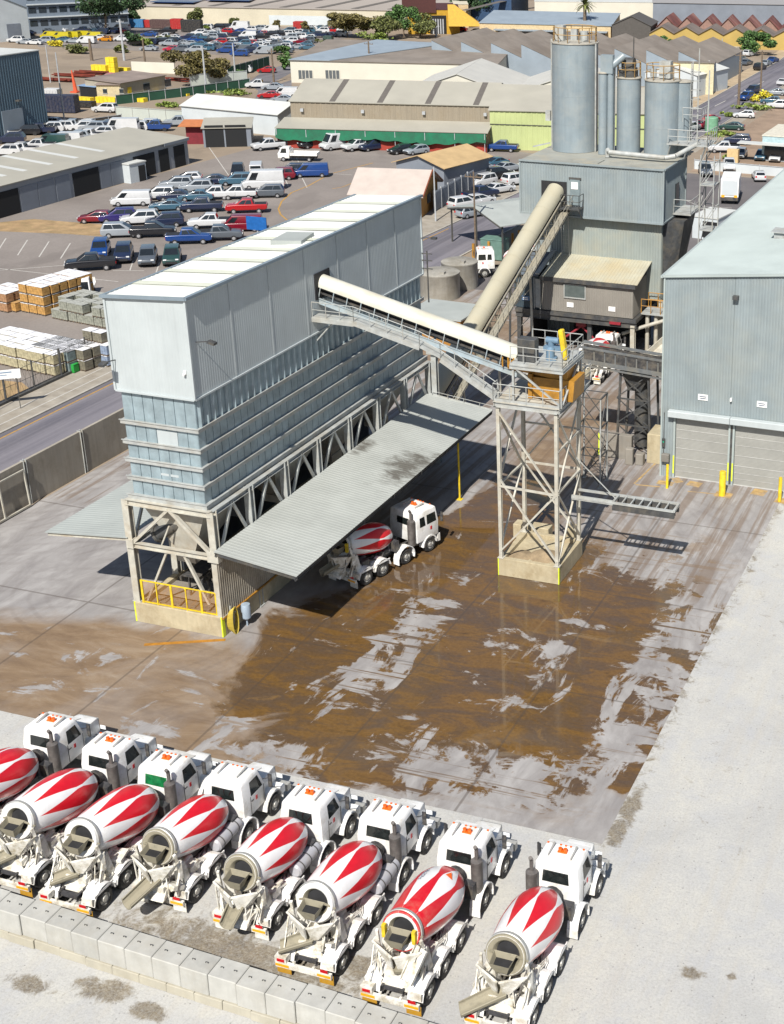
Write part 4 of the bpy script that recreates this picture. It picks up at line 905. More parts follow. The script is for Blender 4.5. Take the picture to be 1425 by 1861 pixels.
rail(b, [(1.9, 33.6, 23.4), (3.4, 33.6, 23.4), (3.4, 35.4, 23.4)], 1.1, .03, .7); b.cyl((3.0, 34, 21.8), (3.0, 34, 29.0), .05, n=6); b.cyl((4.1, 33, 21.8), (4.1, 33, 27.5), .06, n=6); b.build('access_platform', M_galvs, T, True, smooth=0)
P = MB(); P.tube([(-3.6, 31.6, 20.62), (-3.6, 31.6, 21.2), (-3.4, 31.4, 21.05), (1.2, 31.2, 20.95), (2.0, 31.4, 21.1), (3.4, 33.2, 21.9)], .19, 12); P_ob = one(P, 'transfer_pipe', M_galvs, 'fat galvanised pipe running along the roof edge below the silos', 'pipe')

# the house, its lean-to and the silos were drawn to a smaller unit: settle them at full size on the ground
KH = 1.1797
def settle(root, k=KH):
    root.location = V(root.location)*k+V((-5.453, 12.616, -7.170))
    st = list(root.children)
    while st:
        o = st.pop(); st += list(o.children); o.location = o.location*k; o.data.transform(Matrix.Scale(k, 4))
bpy.context.view_layer.update()
for o in [H, N, P_ob]+[q for q in COL.objects if q.get('category') == 'silo']: settle(o) if o.type == 'EMPTY' else (o.data.transform(Matrix.Scale(KH, 4)), setattr(o, 'location', V(o.location)*KH+V((-5.453, 12.616, -7.170))))

# ---------------------------------------------------------------- big shed on the right
S = thing('steel_shed', 'big sage grey sheeted shed with two roller doors at the right edge', 'shed', (14, 18.4, 0))
sx0, sx1, sy0, sy1, zE, zP = 5.15, 30.0, 18.4, 62.0, 15.1, 16.4
xm = (sx0+sx1)/2
b = MB()
def gab(x): return zE+(zP-zE)*(1-abs(x-xm)/(xm-sx0))
k = 118; p = (sx1-sx0)/k; pr = []
for i in range(k): pr += [(sx0+i*p, 0), (sx0+i*p+p*.55, 0), (sx0+i*p+p*.68, .03), (sx0+i*p+p*.87, .03)]
pr.append((sx1, 0))
op = [(6.15, 10.1), (10.55, 14.5)]
zb = [0.0 if not any(a-.05 < x < c+.05 for a, c in op) else 4.85 for x, _ in pr]
vs = [(x, sy0-d, zb[i]) for i, (x, d) in enumerate(pr)]+[(x, sy0-d, gab(x)) for x, d in pr]; c = len(pr)
b.add(vs, [(i, i+1, c+i+1, c+i) for i in range(c-1) if zb[i] == zb[i+1]])
for i in range(c-1):
    if zb[i] != zb[i+1]:
        z = max(zb[i], zb[i+1]); b.poly((pr[i][0], sy0, z), (pr[i+1][0], sy0, z), (pr[i+1][0], sy0, gab(pr[i+1][0])), (pr[i][0], sy0, gab(pr[i][0])))
b.corr((sx0, sy1, 0), (0, -1, 0), (0, 0, 1), (-1, 0, 0), sy1-sy0, zE, .22, .03); b.poly((sx1, sy0, 0), (sx1, sy1, 0), (sx1, sy1, zE), (sx1, sy0, zE)); b.poly((sx0, sy1, 0), (sx1, sy1, 0), (sx1, sy1, zE), (xm, sy1, zP), (sx0, sy1, zE))
b.build('wall', M_sage, S, True, smooth=0)
b = MB(); hl = math.hypot(xm-sx0+.2, zP-zE)
b.corr((sx0-.2, sy0-.15, zE+.03), (0, 1, 0), (xm-sx0+.2, 0, zP-zE), (-(zP-zE), 0, xm-sx0), sy1-sy0+.3, hl, .33, .035, thick=.04)
b.corr((xm, sy0-.15, zP+.03), (0, 1, 0), (sx1-xm+.2, 0, zE-zP), ((zP-zE), 0, sx1-xm), sy1-sy0+.3, hl, .33, .035, thick=.04)
rf = b.build('roof', M_sagerf, S, True, smooth=0)
b = MB(); b.box(10.4, 11.6, 29.6, 30.8, 15.6, 16.2); b.box(10.2, 11.8, 29.4, 31.0, 16.2, 16.28); b.build('roof_vent', M_galvs, rf, True, smooth=0)
b = MB(); b.beam((sx0-.05, sy0-.05, 0), (sx0-.05, sy0-.05, zE+.05), .12); b.beam((sx0-.15, sy0-.17, zE+.04), (xm, sy0-.17, zP+.04), .06, .18); b.beam((xm, sy0-.17, zP+.04), (sx1, sy0-.17, zE+.04), .06, .18); b.beam((sx0-.25, sy0-.15, zE-.02), (sx0-.25, sy1, zE-.02), .16, .16); b.build('flashing', M_sagerf, S, True, smooth=0)
M_shut = pm('roller_shutter', lit(196, 196, 190), .5, .1, var=.05, scale=1, streak=.08)
for a, c in op:
    b = MB(); n = 16; q = []
    b.box(a+.02, c-.02, sy0+.10, sy0+.16, .02, 4.8)
    for i in range(n*3): z = .05+i*4.7/(n*3); b.box(a+.03, c-.03, sy0+.08, sy0+.098, z, z+.06)
    dr = b.build('roller_door', M_shut, S, True, smooth=0)
    b = MB()
    for z in (.5, .95, 1.5, 2.3, 3.1, 3.75): b.box(a+.03, c-.03, sy0+.06, sy0+.079, z, z+.03)
    b.box(a+.02, c-.02, sy0+.03, sy0+.099, .01, .06); b.build('shutter_rib', pm('shutter_rib_grey', lit(222, 222, 218), .5), dr, True, smooth=0)
    for xa in (a-.14, c): b = MB(); b.box(xa, xa+.14, sy0-.1, sy0+.2, 0, 4.85); b.build('door_jamb', M_sagerf, S, True, smooth=0)
    b = MB(); b.box(a-.5 if a < 8 else a-.3, c+.13, sy0-.55, sy0-.04, 4.85, 5.32); b.build('door_hood', pm('pale_blue_sheeting', ()), S, True, smooth=15, bevel=.03)
    for xa in (a-.12, c+.02): b = MB(); b.box(xa, xa+.1, sy0-.13, sy0-.101, .35, 1.75); b.build('door_guard', M_fluo, S, True, smooth=0)
b = MB(); b.box(10.24, 10.41, sy0-.06, sy0-.03, .1, 4.6); b.build('downpipe', M_dark, S, True, smooth=0)
for X, z in ((8.12, 6.5), (12.41, 6.5)):
    b = MB(); b.box(X-.36, X+.36, sy0-.06, sy0-.032, z-.22, z+.22); sg = b.build('sign', M_sign, S, True, smooth=0)
    b = MB(); b.box(X-.26, X+.26, sy0-.07, sy0-.0601, z+.02, z+.09); b.box(X-.2, X+.22, sy0-.07, sy0-.0601, z-.12, z-.05); b.build('sign_lettering', pm('grey_lettering', lit(120, 130, 150), .6), sg, True, smooth=0)
b = MB(); b.box(10.05, 10.45, sy0-.42, sy0-.03, 14.0, 14.25); b.build('floodlight', M_dark, S, True, smooth=0)
b = MB(); b.box(10.14, 10.26, sy0-.25, sy0-.03, 6.5, 6.72); b.build('security_camera', M_sign, S, True, smooth=0)
b = MB(); b.beam((5.3, sy0-.08, 1.1), (5.3, sy0-.08, 5.0), .05); b.box(5.2, 5.42, sy0-.2, sy0-.09, 2.35, 3.0); b.build('key_switch', M_dark, S, True, smooth=0)
b = MB(); b.box(5.25, 5.36, sy0-.215, sy0-.201, 2.7, 2.82); b.build('indicator', pm('green_indicator', (.02, .35, .2), .4), S, True, smooth=0)
b = MB(); b.box(5.22, 5.8, sy0-.4, sy0-.05, 1.25, 1.85); b.build('control_box', pm('dusty_control_box', lit(148, 144, 136), .6, var=.12), S, True, smooth=15, bevel=.03)
def bollard(label, x, y, r, h, group='yellow bollards guarding the shed doors'):
    b = MB(); b.lathe([(r, 0), (r, h-.05), (r*.9, h), (0.01, h+.01)], (x, y, .008), (0, 0, 1), 18)
    o = one(b, 'bollard', M_yels, label, 'bollard', group, loc=(x, y, 0))
    return o
bollard('slim yellow bollard at the left corner of the big shed below the control box', 6.2, 16.3, .1, 1.85)
bollard('thick yellow bollard between the two roller doors', 10.25, 16.4, .24, 1.85)
bollard('slim yellow bollard at the right edge in front of the second roller door', 14.35, 16.7, .13, 1.85)
# ---------------------------------------------------------------- concrete mixer trucks
def drum_mat(name, invert=False, dusty=0.0):
    """white drum with long red diamonds (or the reverse), in the drum's own axes: Y along the drum, 0 at the rear ring"""
    t = NT(name); X = t.sep(t.n('ShaderNodeTexCoord').outputs['Object'])
    a = t.math('DIVIDE', t.math('ARCTAN2', X[0], X[2]), 2*math.pi)
    f = t.math('ABSOLUTE', t.math('SUBTRACT', t.math('FRACT', t.math('ADD', t.math('MULTIPLY', a, 8.0), .25)), .5))   # 0 middle of a diamond, .5 between
    w = t.ramp(t.math('DIVIDE', X[1], 4.7), [(.0, .0), (.10, .0), (.58, .45), (.66, .45), (.97, .12)])
    if invert: w = t.ramp(t.math('DIVIDE', X[1], 4.7), [(.0, .5), (.11, .5), (.12, .44), (.56, .13), (.64, .13), (.93, .5)])
    m = t.ramp(t.math('SUBTRACT', w, f), [(.0, 0.0), (.012, 1.0)])
    n = t.noise(t.coord(False, (1, 1, 1)), 1.5, 5)
    red = t.ramp(n, [(.3, (.52, .006, .016)), (.7, (.66, .010, .022))])
    c = t.mix(m, t.ramp(n, [(.3, (.74, .74, .74)), (.7, (.84, .84, .84))]), red)
    c = t.mix(t.math('MULTIPLY', t.ramp(t.math('DIVIDE', X[1], 4.7), [(.05, .5), (.35, 0.0)]), t.ramp(t.noise(t.coord(False), 3, 6, .75), [(.4, 0.0), (.7, 1.0)])), c, lit(196, 184, 156))
    t.b.inputs['Coat Weight'].default_value = .15
    return t.out(c, .32)
M_drum = drum_mat('drum_red_diamonds'); M_drum2 = drum_mat('drum_white_diamonds', True)
M_tw = pm('truck_white_paint', (.82, .82, .81), .3, var=.04, scale=1.5, world=True, dirt=(lit(214, 204, 180), .6, 1.1))
M_trear = pm('splashed_white_steel', (.74, .72, .66), .6, var=.14, scale=3, world=True, dirt=(lit(186, 172, 138), .85, 2.2))
M_tdirty = pm('concrete_splashed_steel', lit(186, 178, 154), .8, var=.25, scale=3, world=True, dirt=(lit(140, 132, 114), .7, 3), bump=.3)
M_chas = pm('chassis_grey', (.05, .05, .055), .6, var=.3, scale=3, world=False, dirt=(lit(160, 150, 130), .5, 2.5))
M_tyre = pm('tyre_rubber', (.022, .022, .024), .85, var=.3, scale=4, world=False, dirt=(lit(130, 122, 108), .5, 3))
M_rim = pm('wheel_rim', (.52, .52, .5), .45, .3, var=.2, scale=4, world=False, dirt=(lit(150, 138, 112), .6, 4))
M_tglass = pm('truck_glass', (.012, .016, .016), .07, var=.1, world=False, spec=.8)
M_gglass = pm('green_tinted_glass', (.01, .16, .05), .1, var=.4, scale=3, world=False, spec=.7)
M_lampo = pm('orange_lamp', (.75, .12, .01), .35, var=.1, world=False)
M_lampy = pm('amber_reflector', (.85, .38, .02), .4, var=.15, scale=5, world=False)
M_redl = pm('red_lamp', (.5, .01, .015), .3, world=False)
M_exh = pm('scorched_exhaust', lit(140, 134, 130), .5, .4, var=.25, scale=3, world=False)
M_tank = pm('pale_grey_tank', lit(206, 208, 216), .4, var=.08, world=True, dirt=(lit(180, 166, 136), .4, 2))
M_mflap = pm('ochre_mudflap', lit(226, 168, 40), .6, var=.15, world=False, dirt=(lit(200, 180, 120), .5, 3))
M_head = pm('headlamp_glass', (.75, .78, .8), .12, world=False, spec=.8)
CACHE = {}
def put(key, name, fn, mats, parent, loc=None, rot=None, **k):
    if key not in CACHE:
        b = MB(); fn(b); o = b.build(name, mats, parent, **k); CACHE[key] = o.data
    else: o = part(name, CACHE[key], parent)
    if loc is not None: o.location = loc
    if rot is not None: o.rotation_euler = rot
    return o
def arch(b, x0, x1, cy, cz, r, t, a0, a1, n=9):
    A = [R(a0+(a1-a0)*i/n) for i in range(n+1)]
    for p, q in zip(A, A[1:]):
        pl = [(cy+math.cos(p)*r, cz+math.sin(p)*r), (cy+math.cos(q)*r, cz+math.sin(q)*r), (cy+math.cos(q)*(r-t), cz+math.sin(q)*(r-t)), (cy+math.cos(p)*(r-t), cz+math.sin(p)*(r-t))]
        b.ext(pl, lambda y, z, x: (x, y, z), x0, x1)
def tyre(w):
    def f(b): b.lathe([(.27, -w/2+.02), (.44, -w/2), (.5, -w/2+.05), (.52, -w/2+.1), (.52, w/2-.1), (.5, w/2-.05), (.44, w/2), (.27, w/2-.02)], (0, 0, 0), (1, 0, 0), 26)
    return f
def rimf(w):
    def f(b): b.lathe([(.285, w/2-.01), (.27, w/2-.09), (.16, w/2-.10), (.14, w/2+.02), (.0, w/2+.03)], (0, 0, 0), (1, 0, 0), 20); b.lathe([(.0, -w/2-.02), (.27, -w/2+.05), (.285, -w/2+.01)], (0, 0, 0), (1, 0, 0), 16)
    return f
def wheel(T, x, y, dual, front=False):
    w = .56 if dual else .32
    o = put(('tyre', w), 'wheel', tyre(w), M_tyre, T, (x, y, .52), smooth=40)
    put(('rim', w), 'rim', rimf(w), M_rim, o, rot=(0, 0, 0) if x > 0 else (0, 0, math.pi), smooth=30)
def cab_conv(b):
    a = [(-1.02, -.95, 1.02), (1.02, -.95, 1.02), (1.02, .72, 1.02), (-1.02, .72, 1.02)]
    m = [(-1.03, -.96, 2.0), (1.03, -.96, 2.0), (1.03, .78, 2.0), (-1.03, .78, 2.0)]
    c = [(-.92, -.88, 2.84), (.92, -.88, 2.84), (.92, .48, 2.84), (-.92, .48, 2.84)]
    d = [(-.84, -.78, 2.94), (.84, -.78, 2.94), (.84, .40, 2.94), (-.84, .40, 2.94)]
    n = len(b.v); b.add(a+m+c+d, [(3, 2, 1, 0), (12, 13, 14, 15)]+[(k*4+i, k*4+(i+1) % 4, k*4+4+(i+1) % 4, k*4+4+i) for k in range(3) for i in range(4)])
def hood_conv(b):
    a = [(-.80, .73, 1.0), (.80, .73, 1.0), (.84, .73, 1.95), (-.84, .73, 1.95)]; c = [(-.58, 2.42, .95), (.58, 2.42, .95), (.55, 2.36, 1.72), (-.55, 2.36, 1.72)]
    b.frus(a, c)
def cab_over(b):
    a = [(-1.18, .05, .98), (1.18, .05, .98), (1.18, 2.02, .98), (-1.18, 2.02, .98)]; m = [(-1.18, .04, 1.95), (1.18, .04, 1.95), (1.18, 2.06, 1.95), (-1.18, 2.06, 1.95)]
    c = [(-1.1, .08, 2.95), (1.1, .08, 2.95), (1.1, 1.9, 2.95), (-1.1, 1.9, 2.95)]; d = [(-1.0, .2, 3.04), (1.0, .2, 3.04), (1.0, 1.75, 3.04), (-1.0, 1.75, 3.04)]
    b.add(a+m+c+d, [(3, 2, 1, 0), (12, 13, 14, 15)]+[(k*4+i, k*4+(i+1) % 4, k*4+4+(i+1) % 4, k*4+4+i) for k in range(3) for i in range(4)])
DPROF = [(.74, .0), (.79, .02), (.81, .10), (.81, .26), (.79, .34), (.83, .42), (.92, 1.0), (1.03, 1.7), (1.085, 2.4), (1.10, 2.85), (1.085, 3.2), (1.01, 3.65), (.88, 4.05), (.69, 4.4), (.44, 4.62), (.0, 4.68)]
def make_truck(label, x, y, rz=0.0, axles=(-6.4, -4.95, -3.5), pusher=True, exhaust=1, drum='A', chute=200, tank=False, over=False, flap=True, glass=None, beacon=True, group='mixer trucks parked in a row', drum_y=-6.25, ds=1.0, dl=14, spin=0.0, front=1.2, clen=1.0, dusty=False):
    T = thing('mixer_truck', label, 'mixer truck', (x, y, .012), rz, group)
    # running gear
    k = (axles, pusher, over)
    ry = min(axles)
    def chas(b):
        for s in (-.43, .43): b.hbeam((s, ry-.75, .88), (s, 2.2, .88), .1, .28, t=.02)
        for yy in (ry-.6, ry+.8, -2.4, -.8, .6, 2.0): b.beam((-.43, yy, .88), (.43, yy, .88), .14, .2)
        for yy in list(axles)+([-1.0] if pusher else [])+[front]: b.cyl((-.9, yy, .52), (.9, yy, .52), .1, n=8); b.box(-.2, .2, yy-.22, yy+.22, .34, .72)
        b.beam((0, ry, .62), (0, 1, .75), .09); b.box(-1.0, -.5, -2.3, -1.35, .55, 1.05); b.cyl((-.78, -1.0 if not pusher else -3.0, .72), (-.78, .3 if not pusher else -1.7, .72), .3, n=14)
        b.box(-.6, .6, -2.6, -1.1, 1.05, 1.3)
        for s in (-.55, .55): b.beam((s, ry-.4, 1.08), (s, -1.2, 1.08), .12, .14); b.beam((s, -1.9, 1.1), (s*.6, -1.75, 1.75), .12, .3)
        for i in range(5): b.cyl((.5+.08*i, ry+.3+.35*i, 1.12), (.55, ry+.9+.35*i, 1.35), .035, n=5)
    put(('chassis', k), 'chassis', chas, M_chas, T, smooth=30)
    for yy in axles:
        for s in (-1, 1): wheel(T, s*.94, yy, True)
    if pusher:
        for s in (-1, 1): wheel(T, s*1.05, -1.0, False)
    for s in (-1, 1): wheel(T, s*1.05, front, False)
    for s in (-1, 1):
        def fend(b): arch(b, s*.58, s*1.24, 0, .52, .70, .05, 8, 172, 9); b.box(min(s*1.2, s*1.24), max(s*1.2, s*1.24), -.6, .6, .98, 1.08)
        for yy in axles: put(('fender', s), 'rear_fender', fend, M_tw, T, (0, yy, 0), smooth=40)
        def pf(b): arch(b, s*.78, s*1.25, 0, .52, .74, .05, -20, 172, 9); b.box(min(s*.78, s*1.25), max(s*.78, s*1.25), -.76, -.71, .2, .62)
        if pusher: put(('pfender', s), 'side_fender', pf, M_tw, T, (0, -1.0, 0), smooth=40)
    # cab
    gm = glass or M_tglass
    if not over:
        cab = put('cab', 'cab', cab_conv, M_tw, T, bevel=.07, seg=2, smooth=50)
        put('hood', 'bonnet', hood_conv, M_tw, T, bevel=.09, seg=2, smooth=50)
        for s in (-1, 1):
            def ff(b): arch(b, s*.62, s*1.2, front, .52, .72, .06, -5, 175, 10); b.box(min(s*.6, s*1.15), max(s*.6, s*1.15), front+.62, front+.95, .62, 1.0)
            put(('ffender', s), 'front_fender', ff, M_tw, T, smooth=40)
        def rw(b): b.poly((-.58, -.952, 2.08), (.58, -.952, 2.08), (.54, -.915, 2.58), (-.54, -.915, 2.58)); b.poly((-.58, -.97, 2.08), (.58, -.97, 2.08), (.54, -.932, 2.58), (-.54, -.932, 2.58))
        def rwb(b): b.frus([(-.6, -.90, 2.06), (.6, -.90, 2.06), (.56, -.86, 2.6), (-.56, -.86, 2.6)], [(-.58, -.975, 2.08), (.58, -.975, 2.08), (.54, -.936, 2.58), (-.54, -.936, 2.58)])
        put(('rearwin', glass is None), 'rear_window', rwb, gm, cab, smooth=0)
        def ws(b):
            for s in (-1, 1): b.frus([(s*.05, .70, 2.05), (s*.93, .66, 2.05), (s*.82, .44, 2.72), (s*.05, .48, 2.72)], [(s*.05, .80, 2.05), (s*.93, .76, 2.05), (s*.82, .54, 2.72), (s*.05, .58, 2.72)])
        put('windscreen', 'windscreen', ws, M_tglass, cab, smooth=0)
        for s in (-1, 1):
            def sw(b): b.frus([(s*.95, -.35, 2.02), (s*.95, .55, 2.02), (s*.86, .34, 2.66), (s*.86, -.28, 2.66)], [(s*1.045, -.35, 2.02), (s*1.045, .55, 2.02), (s*.955, .34, 2.66), (s*.955, -.28, 2.66)])
            put(('sidewin', s), 'side_window', sw, M_tglass, cab, smooth=0)
            def emb(b): b.box(min(s*1.035, s*1.05), max(s*1.035, s*1.05), 0, .12, 1.6, 1.8)
            put(('emblem', s), 'door_emblem', emb, M_redl, cab, smooth=0)
        for s in (-1, 1):
            def seam(b):
                for yy in (-.40, .66): b.box(min(s*1.02, s*1.045), max(s*1.02, s*1.045), yy-.012, yy+.012, 1.08, 2.0)
                b.box(min(s*1.02, s*1.06), max(s*1.02, s*1.06), -.34, -.18, 1.72, 1.77); b.beam((s*1.0, -.44, 2.0), (s*.9, -.38, 2.7), .02)
            put(('seam', s), 'door_seam', seam, M_chas, cab, smooth=0)
        def vis(b): b.frus([(-.9, .45, 2.78), (.9, .45, 2.78), (.9, .85, 2.66), (-.9, .85, 2.66)], [(-.9, .45, 2.83), (.9, .45, 2.83), (.9, .86, 2.70), (-.9, .86, 2.70)])
        put('visor', 'sun_visor', vis, M_tw, cab, smooth=0)
        def gr(b): b.box(-.5, .5, 2.40, 2.47, 1.0, 1.62); b.box(-1.15, 1.15, 2.35, 2.62, .42, .78)
        put('grille', 'front_bumper', gr, M_rim, T, smooth=0)
        ym, yb, zb, yfr = .55, -.05, 2.95, .38
    else:
        cab = put('cabo', 'cab', cab_over, M_tw, T, bevel=.06, seg=2, smooth=50)
        def rw(b): b.box(-.5, .5, .02, .07, 2.1, 2.55)
        put('rearwino', 'rear_window', rw, M_tglass, cab, smooth=0)
        for s in (-1, 1):
            for a, c in ((.35, .85), (1.0, 1.85)):
                def sw(b): b.frus([(s*1.1, a, 2.0), (s*1.1, c, 2.0), (s*1.05, c-.05, 2.62), (s*1.05, a+.03, 2.62)], [(s*1.19, a, 2.0), (s*1.19, c, 2.0), (s*1.145, c-.05, 2.62), (s*1.145, a+.03, 2.62)])
                put(('sidewino', s, a), 'side_window', sw, M_tglass, cab, smooth=0)
        def ws(b): b.frus([(-1.05, 1.95, 1.98), (1.05, 1.95, 1.98), (1.0, 1.84, 2.75), (-1.0, 1.84, 2.75)], [(-1.05, 2.07, 1.98), (1.05, 2.07, 1.98), (1.0, 1.95, 2.75), (-1.0, 1.95, 2.75)])
        put('windscreeno', 'windscreen', ws, M_tglass, cab, smooth=0)
        for s in (-1, 1):
            def emb(b): b.box(min(s*1.185, s*1.2), max(s*1.185, s*1.2), 1.28, 1.42, 1.55, 1.78)
            put(('emblemo', s), 'door_emblem', emb, M_redl, cab, smooth=0)
        def gr(b): b.box(-1.15, 1.15, 1.98, 2.2, .42, .95); b.box(-.7, .7, 2.06, 2.09, 1.05, 1.8)
        put('grilleo', 'front_bumper', gr, M_tw, T, smooth=0)
        for s in (-1, 1):
            def ff(b): arch(b, s*.85, s*1.22, front, .52, .66, .08, 0, 180, 10)
            put(('ffendero', s), 'front_fender', ff, M_tw, T, smooth=40)
        ym, yb, zb, yfr = 2.0, 1.1, 3.06, 1.8
    for s in (-.8, .8):
        def hl(b): b.box(-.16, .16, 0, .05, -.11, .11)
        put('headlight', 'headlight', hl, M_head, T, (s*.9, 2.4 if not over else 2.2, 1.15 if not over else .72), smooth=0, bevel=.02)
    def mir(b):
        b.beam((0, 0, 0), (.28, .12, .05), .03); b.box(.24, .42, .08, .14, -.42, .25)
    for s in (-1, 1): put('mirror', 'wing_mirror', mir, M_chas, cab, (s*1.0, ym+.1, 2.25), (0, 0, 0) if s > 0 else (0, 0, math.pi*.86), smooth=0)
    if beacon:
        def bc(b): b.box(-.2, .2, -.11, .11, 0, .05); b.cyl((-.11, 0, .04), (-.11, 0, .17), .085, n=10); b.cyl((.11, 0, .04), (.11, 0, .17), .085, n=10)
        put('beacon', 'beacon', bc, M_lampo, cab, (0, yb, zb-.01), smooth=40)
    def ml(b): b.box(-.04, .04, -.035, .035, 0, .05)
    for xx in (-.78, -.22, 0, .22, .78): put('marker', 'marker_lamp', ml, M_lampo, cab, (xx, yfr-.06, zb-.02), smooth=0)
    def hr(b): b.cyl((0, -.45, .07), (0, .35, .1), .022, .05, n=7); b.cyl((0, -.4, 0), (0, -.4, .07), .02, n=5)
    for s in (-.48, .5): put('horn', 'air_horn', hr, M_rim, cab, (s, yb-.02, zb), smooth=40)
    if exhaust:
        def ex(b): b.cyl((0, 0, .95), (0, 0, 2.62), .25, n=14); b.cyl((0, 0, 2.62), (0, 0, 3.2), .085, n=10); b.cyl((0, 0, 3.2), (0, -.12, 3.38), .085, n=10); b.cyl((0, 0, 2.62), (0, 0, 2.7), .25, .1, n=14); b.cyl((0, 0, .95), (0, .5, .8), .08, n=8)
        put('exhaust', 'exhaust_stack', ex, M_exh, T, (exhaust*.93, -1.22 if not over else -.2, 0), smooth=40)
    if tank:
        def tk(b):
            b.lathe([(.0, 0), (.24, .02), (.31, .1), (.31, 1.7), (.24, 1.78), (0, 1.8)], (0, 0, 0), (0, 1, 0), 18)
        w = put('watertank', 'water_tank', tk, M_tank, T, (.92, -3.15, 1.35), smooth=40)
        def bd(b):
            for yy in (.35, .9, 1.45): b.lathe([(.322, yy-.03), (.322, yy+.03)], (0, 0, 0), (0, 1, 0), 18)
        put('tankband', 'tank_band', bd, M_chas, w, smooth=40)
    # drum
    rot = (-R(dl), 0, 0); c = V((0, drum_y, 2.93 if not over else 2.75))
    pat = M_drum if drum == 'A' else M_drum2
    do = put(('drum', drum), 'drum', lambda b: b.lathe(DPROF, (0, 0, 0), (0, 1, 0), 40), pat, T, c, rot, smooth=30)
    if ds != 1: do.scale = (ds, ds, ds)
    do.rotation_mode = 'YXZ'; do.rotation_euler = (-R(dl), R(spin), 0)
    def col(b): b.lathe([(.82, .09), (.85, .11), (.85, .25), (.82, .27)], (0, 0, 0), (0, 1, 0), 36)
    if dusty: put('dustcol', 'dusty_collar', lambda b: b.lathe([(.755, -.004), (.80, .018), (.822, .10), (.822, .26), (.805, .34)], (0, 0, 0), (0, 1, 0), 40), M_tdirty, do, smooth=40)
    put('ring', 'drum_ring', col, M_rim if drum == 'A' else M_tw, do, smooth=30)
    def mouth(b): b.lathe([(.785, .02), (.70, .03), (.56, .10)], (0, 0, 0), (0, 1, 0), 32)
    put(('mouth', dusty), 'drum_mouth', mouth, M_tdirty if dusty else M_tw, do, smooth=40)
    put('throat', 'drum_throat', lambda b: b.lathe([(.56, .10), (.47, .22), (.42, .6)], (0, 0, 0), (0, 1, 0), 28), M_tdirty, do, smooth=40)
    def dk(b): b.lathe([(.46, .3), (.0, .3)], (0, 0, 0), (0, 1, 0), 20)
    put('mouthdark', 'painted_drum_opening', dk, M_black, do, smooth=0)  # black disc paints the shade inside the drum
    if drum == 'B':
        def let(b):
            def q(t0, t1, a0, a1, off=.012):
                def rr(t):
                    for (r0, u0), (r1, u1) in zip(DPROF, DPROF[1:]):
                        if u0 <= t <= u1: return r0+(r1-r0)*(t-u0)/(u1-u0)
                    return 1
                def p(t, a): r = rr(t)+off; return (r*math.sin(a), t, r*math.cos(a))
                b.poly(p(t0, a0), p(t1, a0), p(t1, a1), p(t0, a1))
            ac = R(-22)
            for j, (da, ln) in enumerate(((-.09, .7), (-.045, .95), (0, .85), (.045, .95), (.085, .6))):
                n = 6
                for i in range(n):
                    if (i*7+j*3) % 5 == 0: continue
                    q(2.75-ln/2+i*ln/n, 2.75-ln/2+(i+.75)*ln/n, ac+da, ac+da+.026)
        put('lettering', 'drum_lettering', let, pm('grey_drum_lettering', lit(120, 132, 160), .5, world=False), do, smooth=0)
        def tri(b):
            r = 1.12
            def p(t, a): return (r*math.sin(a), t, r*math.cos(a))
            b.poly(p(3.05, R(21)), p(3.05, R(39)), p(3.4, R(27)))
        put('triangle', 'warning_triangle', tri, M_lampo, do, smooth=0)
    # rear structure
    yr = drum_y-.05; zc = c.z
    def ped(b):
        for s in (-1, 1):
            b.frus([(s*.45, yr+.35, 1.0), (s*.95, yr+.35, 1.0), (s*.95, yr+.75, 1.0), (s*.45, yr+.75, 1.0)], [(s*.55, yr+.22, 2.15), (s*.92, yr+.22, 2.15), (s*.92, yr+.5, 2.15), (s*.55, yr+.5, 2.15)])
            b.beam((s*.92, yr-.1, 2.9), (s*.97, yr+.1, 1.9), .1, .12); b.beam((s*.97, yr+.1, 1.9), (s*.9, yr-.2, .95), .12, .14)
        b.box(-.6, .6, yr-.1, yr+.3, .95, 1.15); b.cyl((.98, yr+.15, 1.6), (.98, yr+.15, 2.4), .06, n=8)
    put(('ped', yr), 'drum_pedestal', ped, M_trear, T, smooth=0)
    def hop(b):                                                             # open topped charging hopper in the lower half of the mouth
        lo = [(-.24, yr-.06, zc-.42), (.24, yr-.06, zc-.42), (.22, yr-.36, zc-.46), (-.22, yr-.36, zc-.46)]; hi = [(-.46, yr+.10, zc+.12), (.46, yr+.10, zc+.12), (.40, yr-.56, zc+.06), (-.40, yr-.56, zc+.06)]
        for i in range(4):
            k = (i+1) % 4; c0 = V((0, yr-.2, zc-.2)); e = lambda p: V(p)+(c0-V(p)).normalized()*.03
            b.frus([lo[i], lo[k], hi[k], hi[i]], [e(lo[i]), e(lo[k]), e(hi[k]), e(hi[i])])
        for s in (-1, 1): b.beam((s*.46, yr+.05, zc+.1), (s*.88, yr+.16, zc-.1), .06)
    ho = put(('hop', yr, zc), 'charging_hopper', hop, M_tdirty, T, smooth=0)
    put(('hopin', yr, zc), 'hopper_dark_fill', lambda b: b.poly((-.36, yr+.02, zc-.12), (.36, yr+.02, zc-.12), (.32, yr-.46, zc-.16), (-.32, yr-.46, zc-.16)), M_black, ho, smooth=0)  # added black plane, darkens the hopper's inside by colour
    for s in (-1, 1):
        def br(b): b.box(min(s*.56, s*.7), max(s*.56, s*.7), yr-.14, yr+.02, zc-.28, zc+.3)
        if drum == 'B' or over: put(('yb', yr, s), 'yellow_bracket', br, M_yels, T, smooth=0)
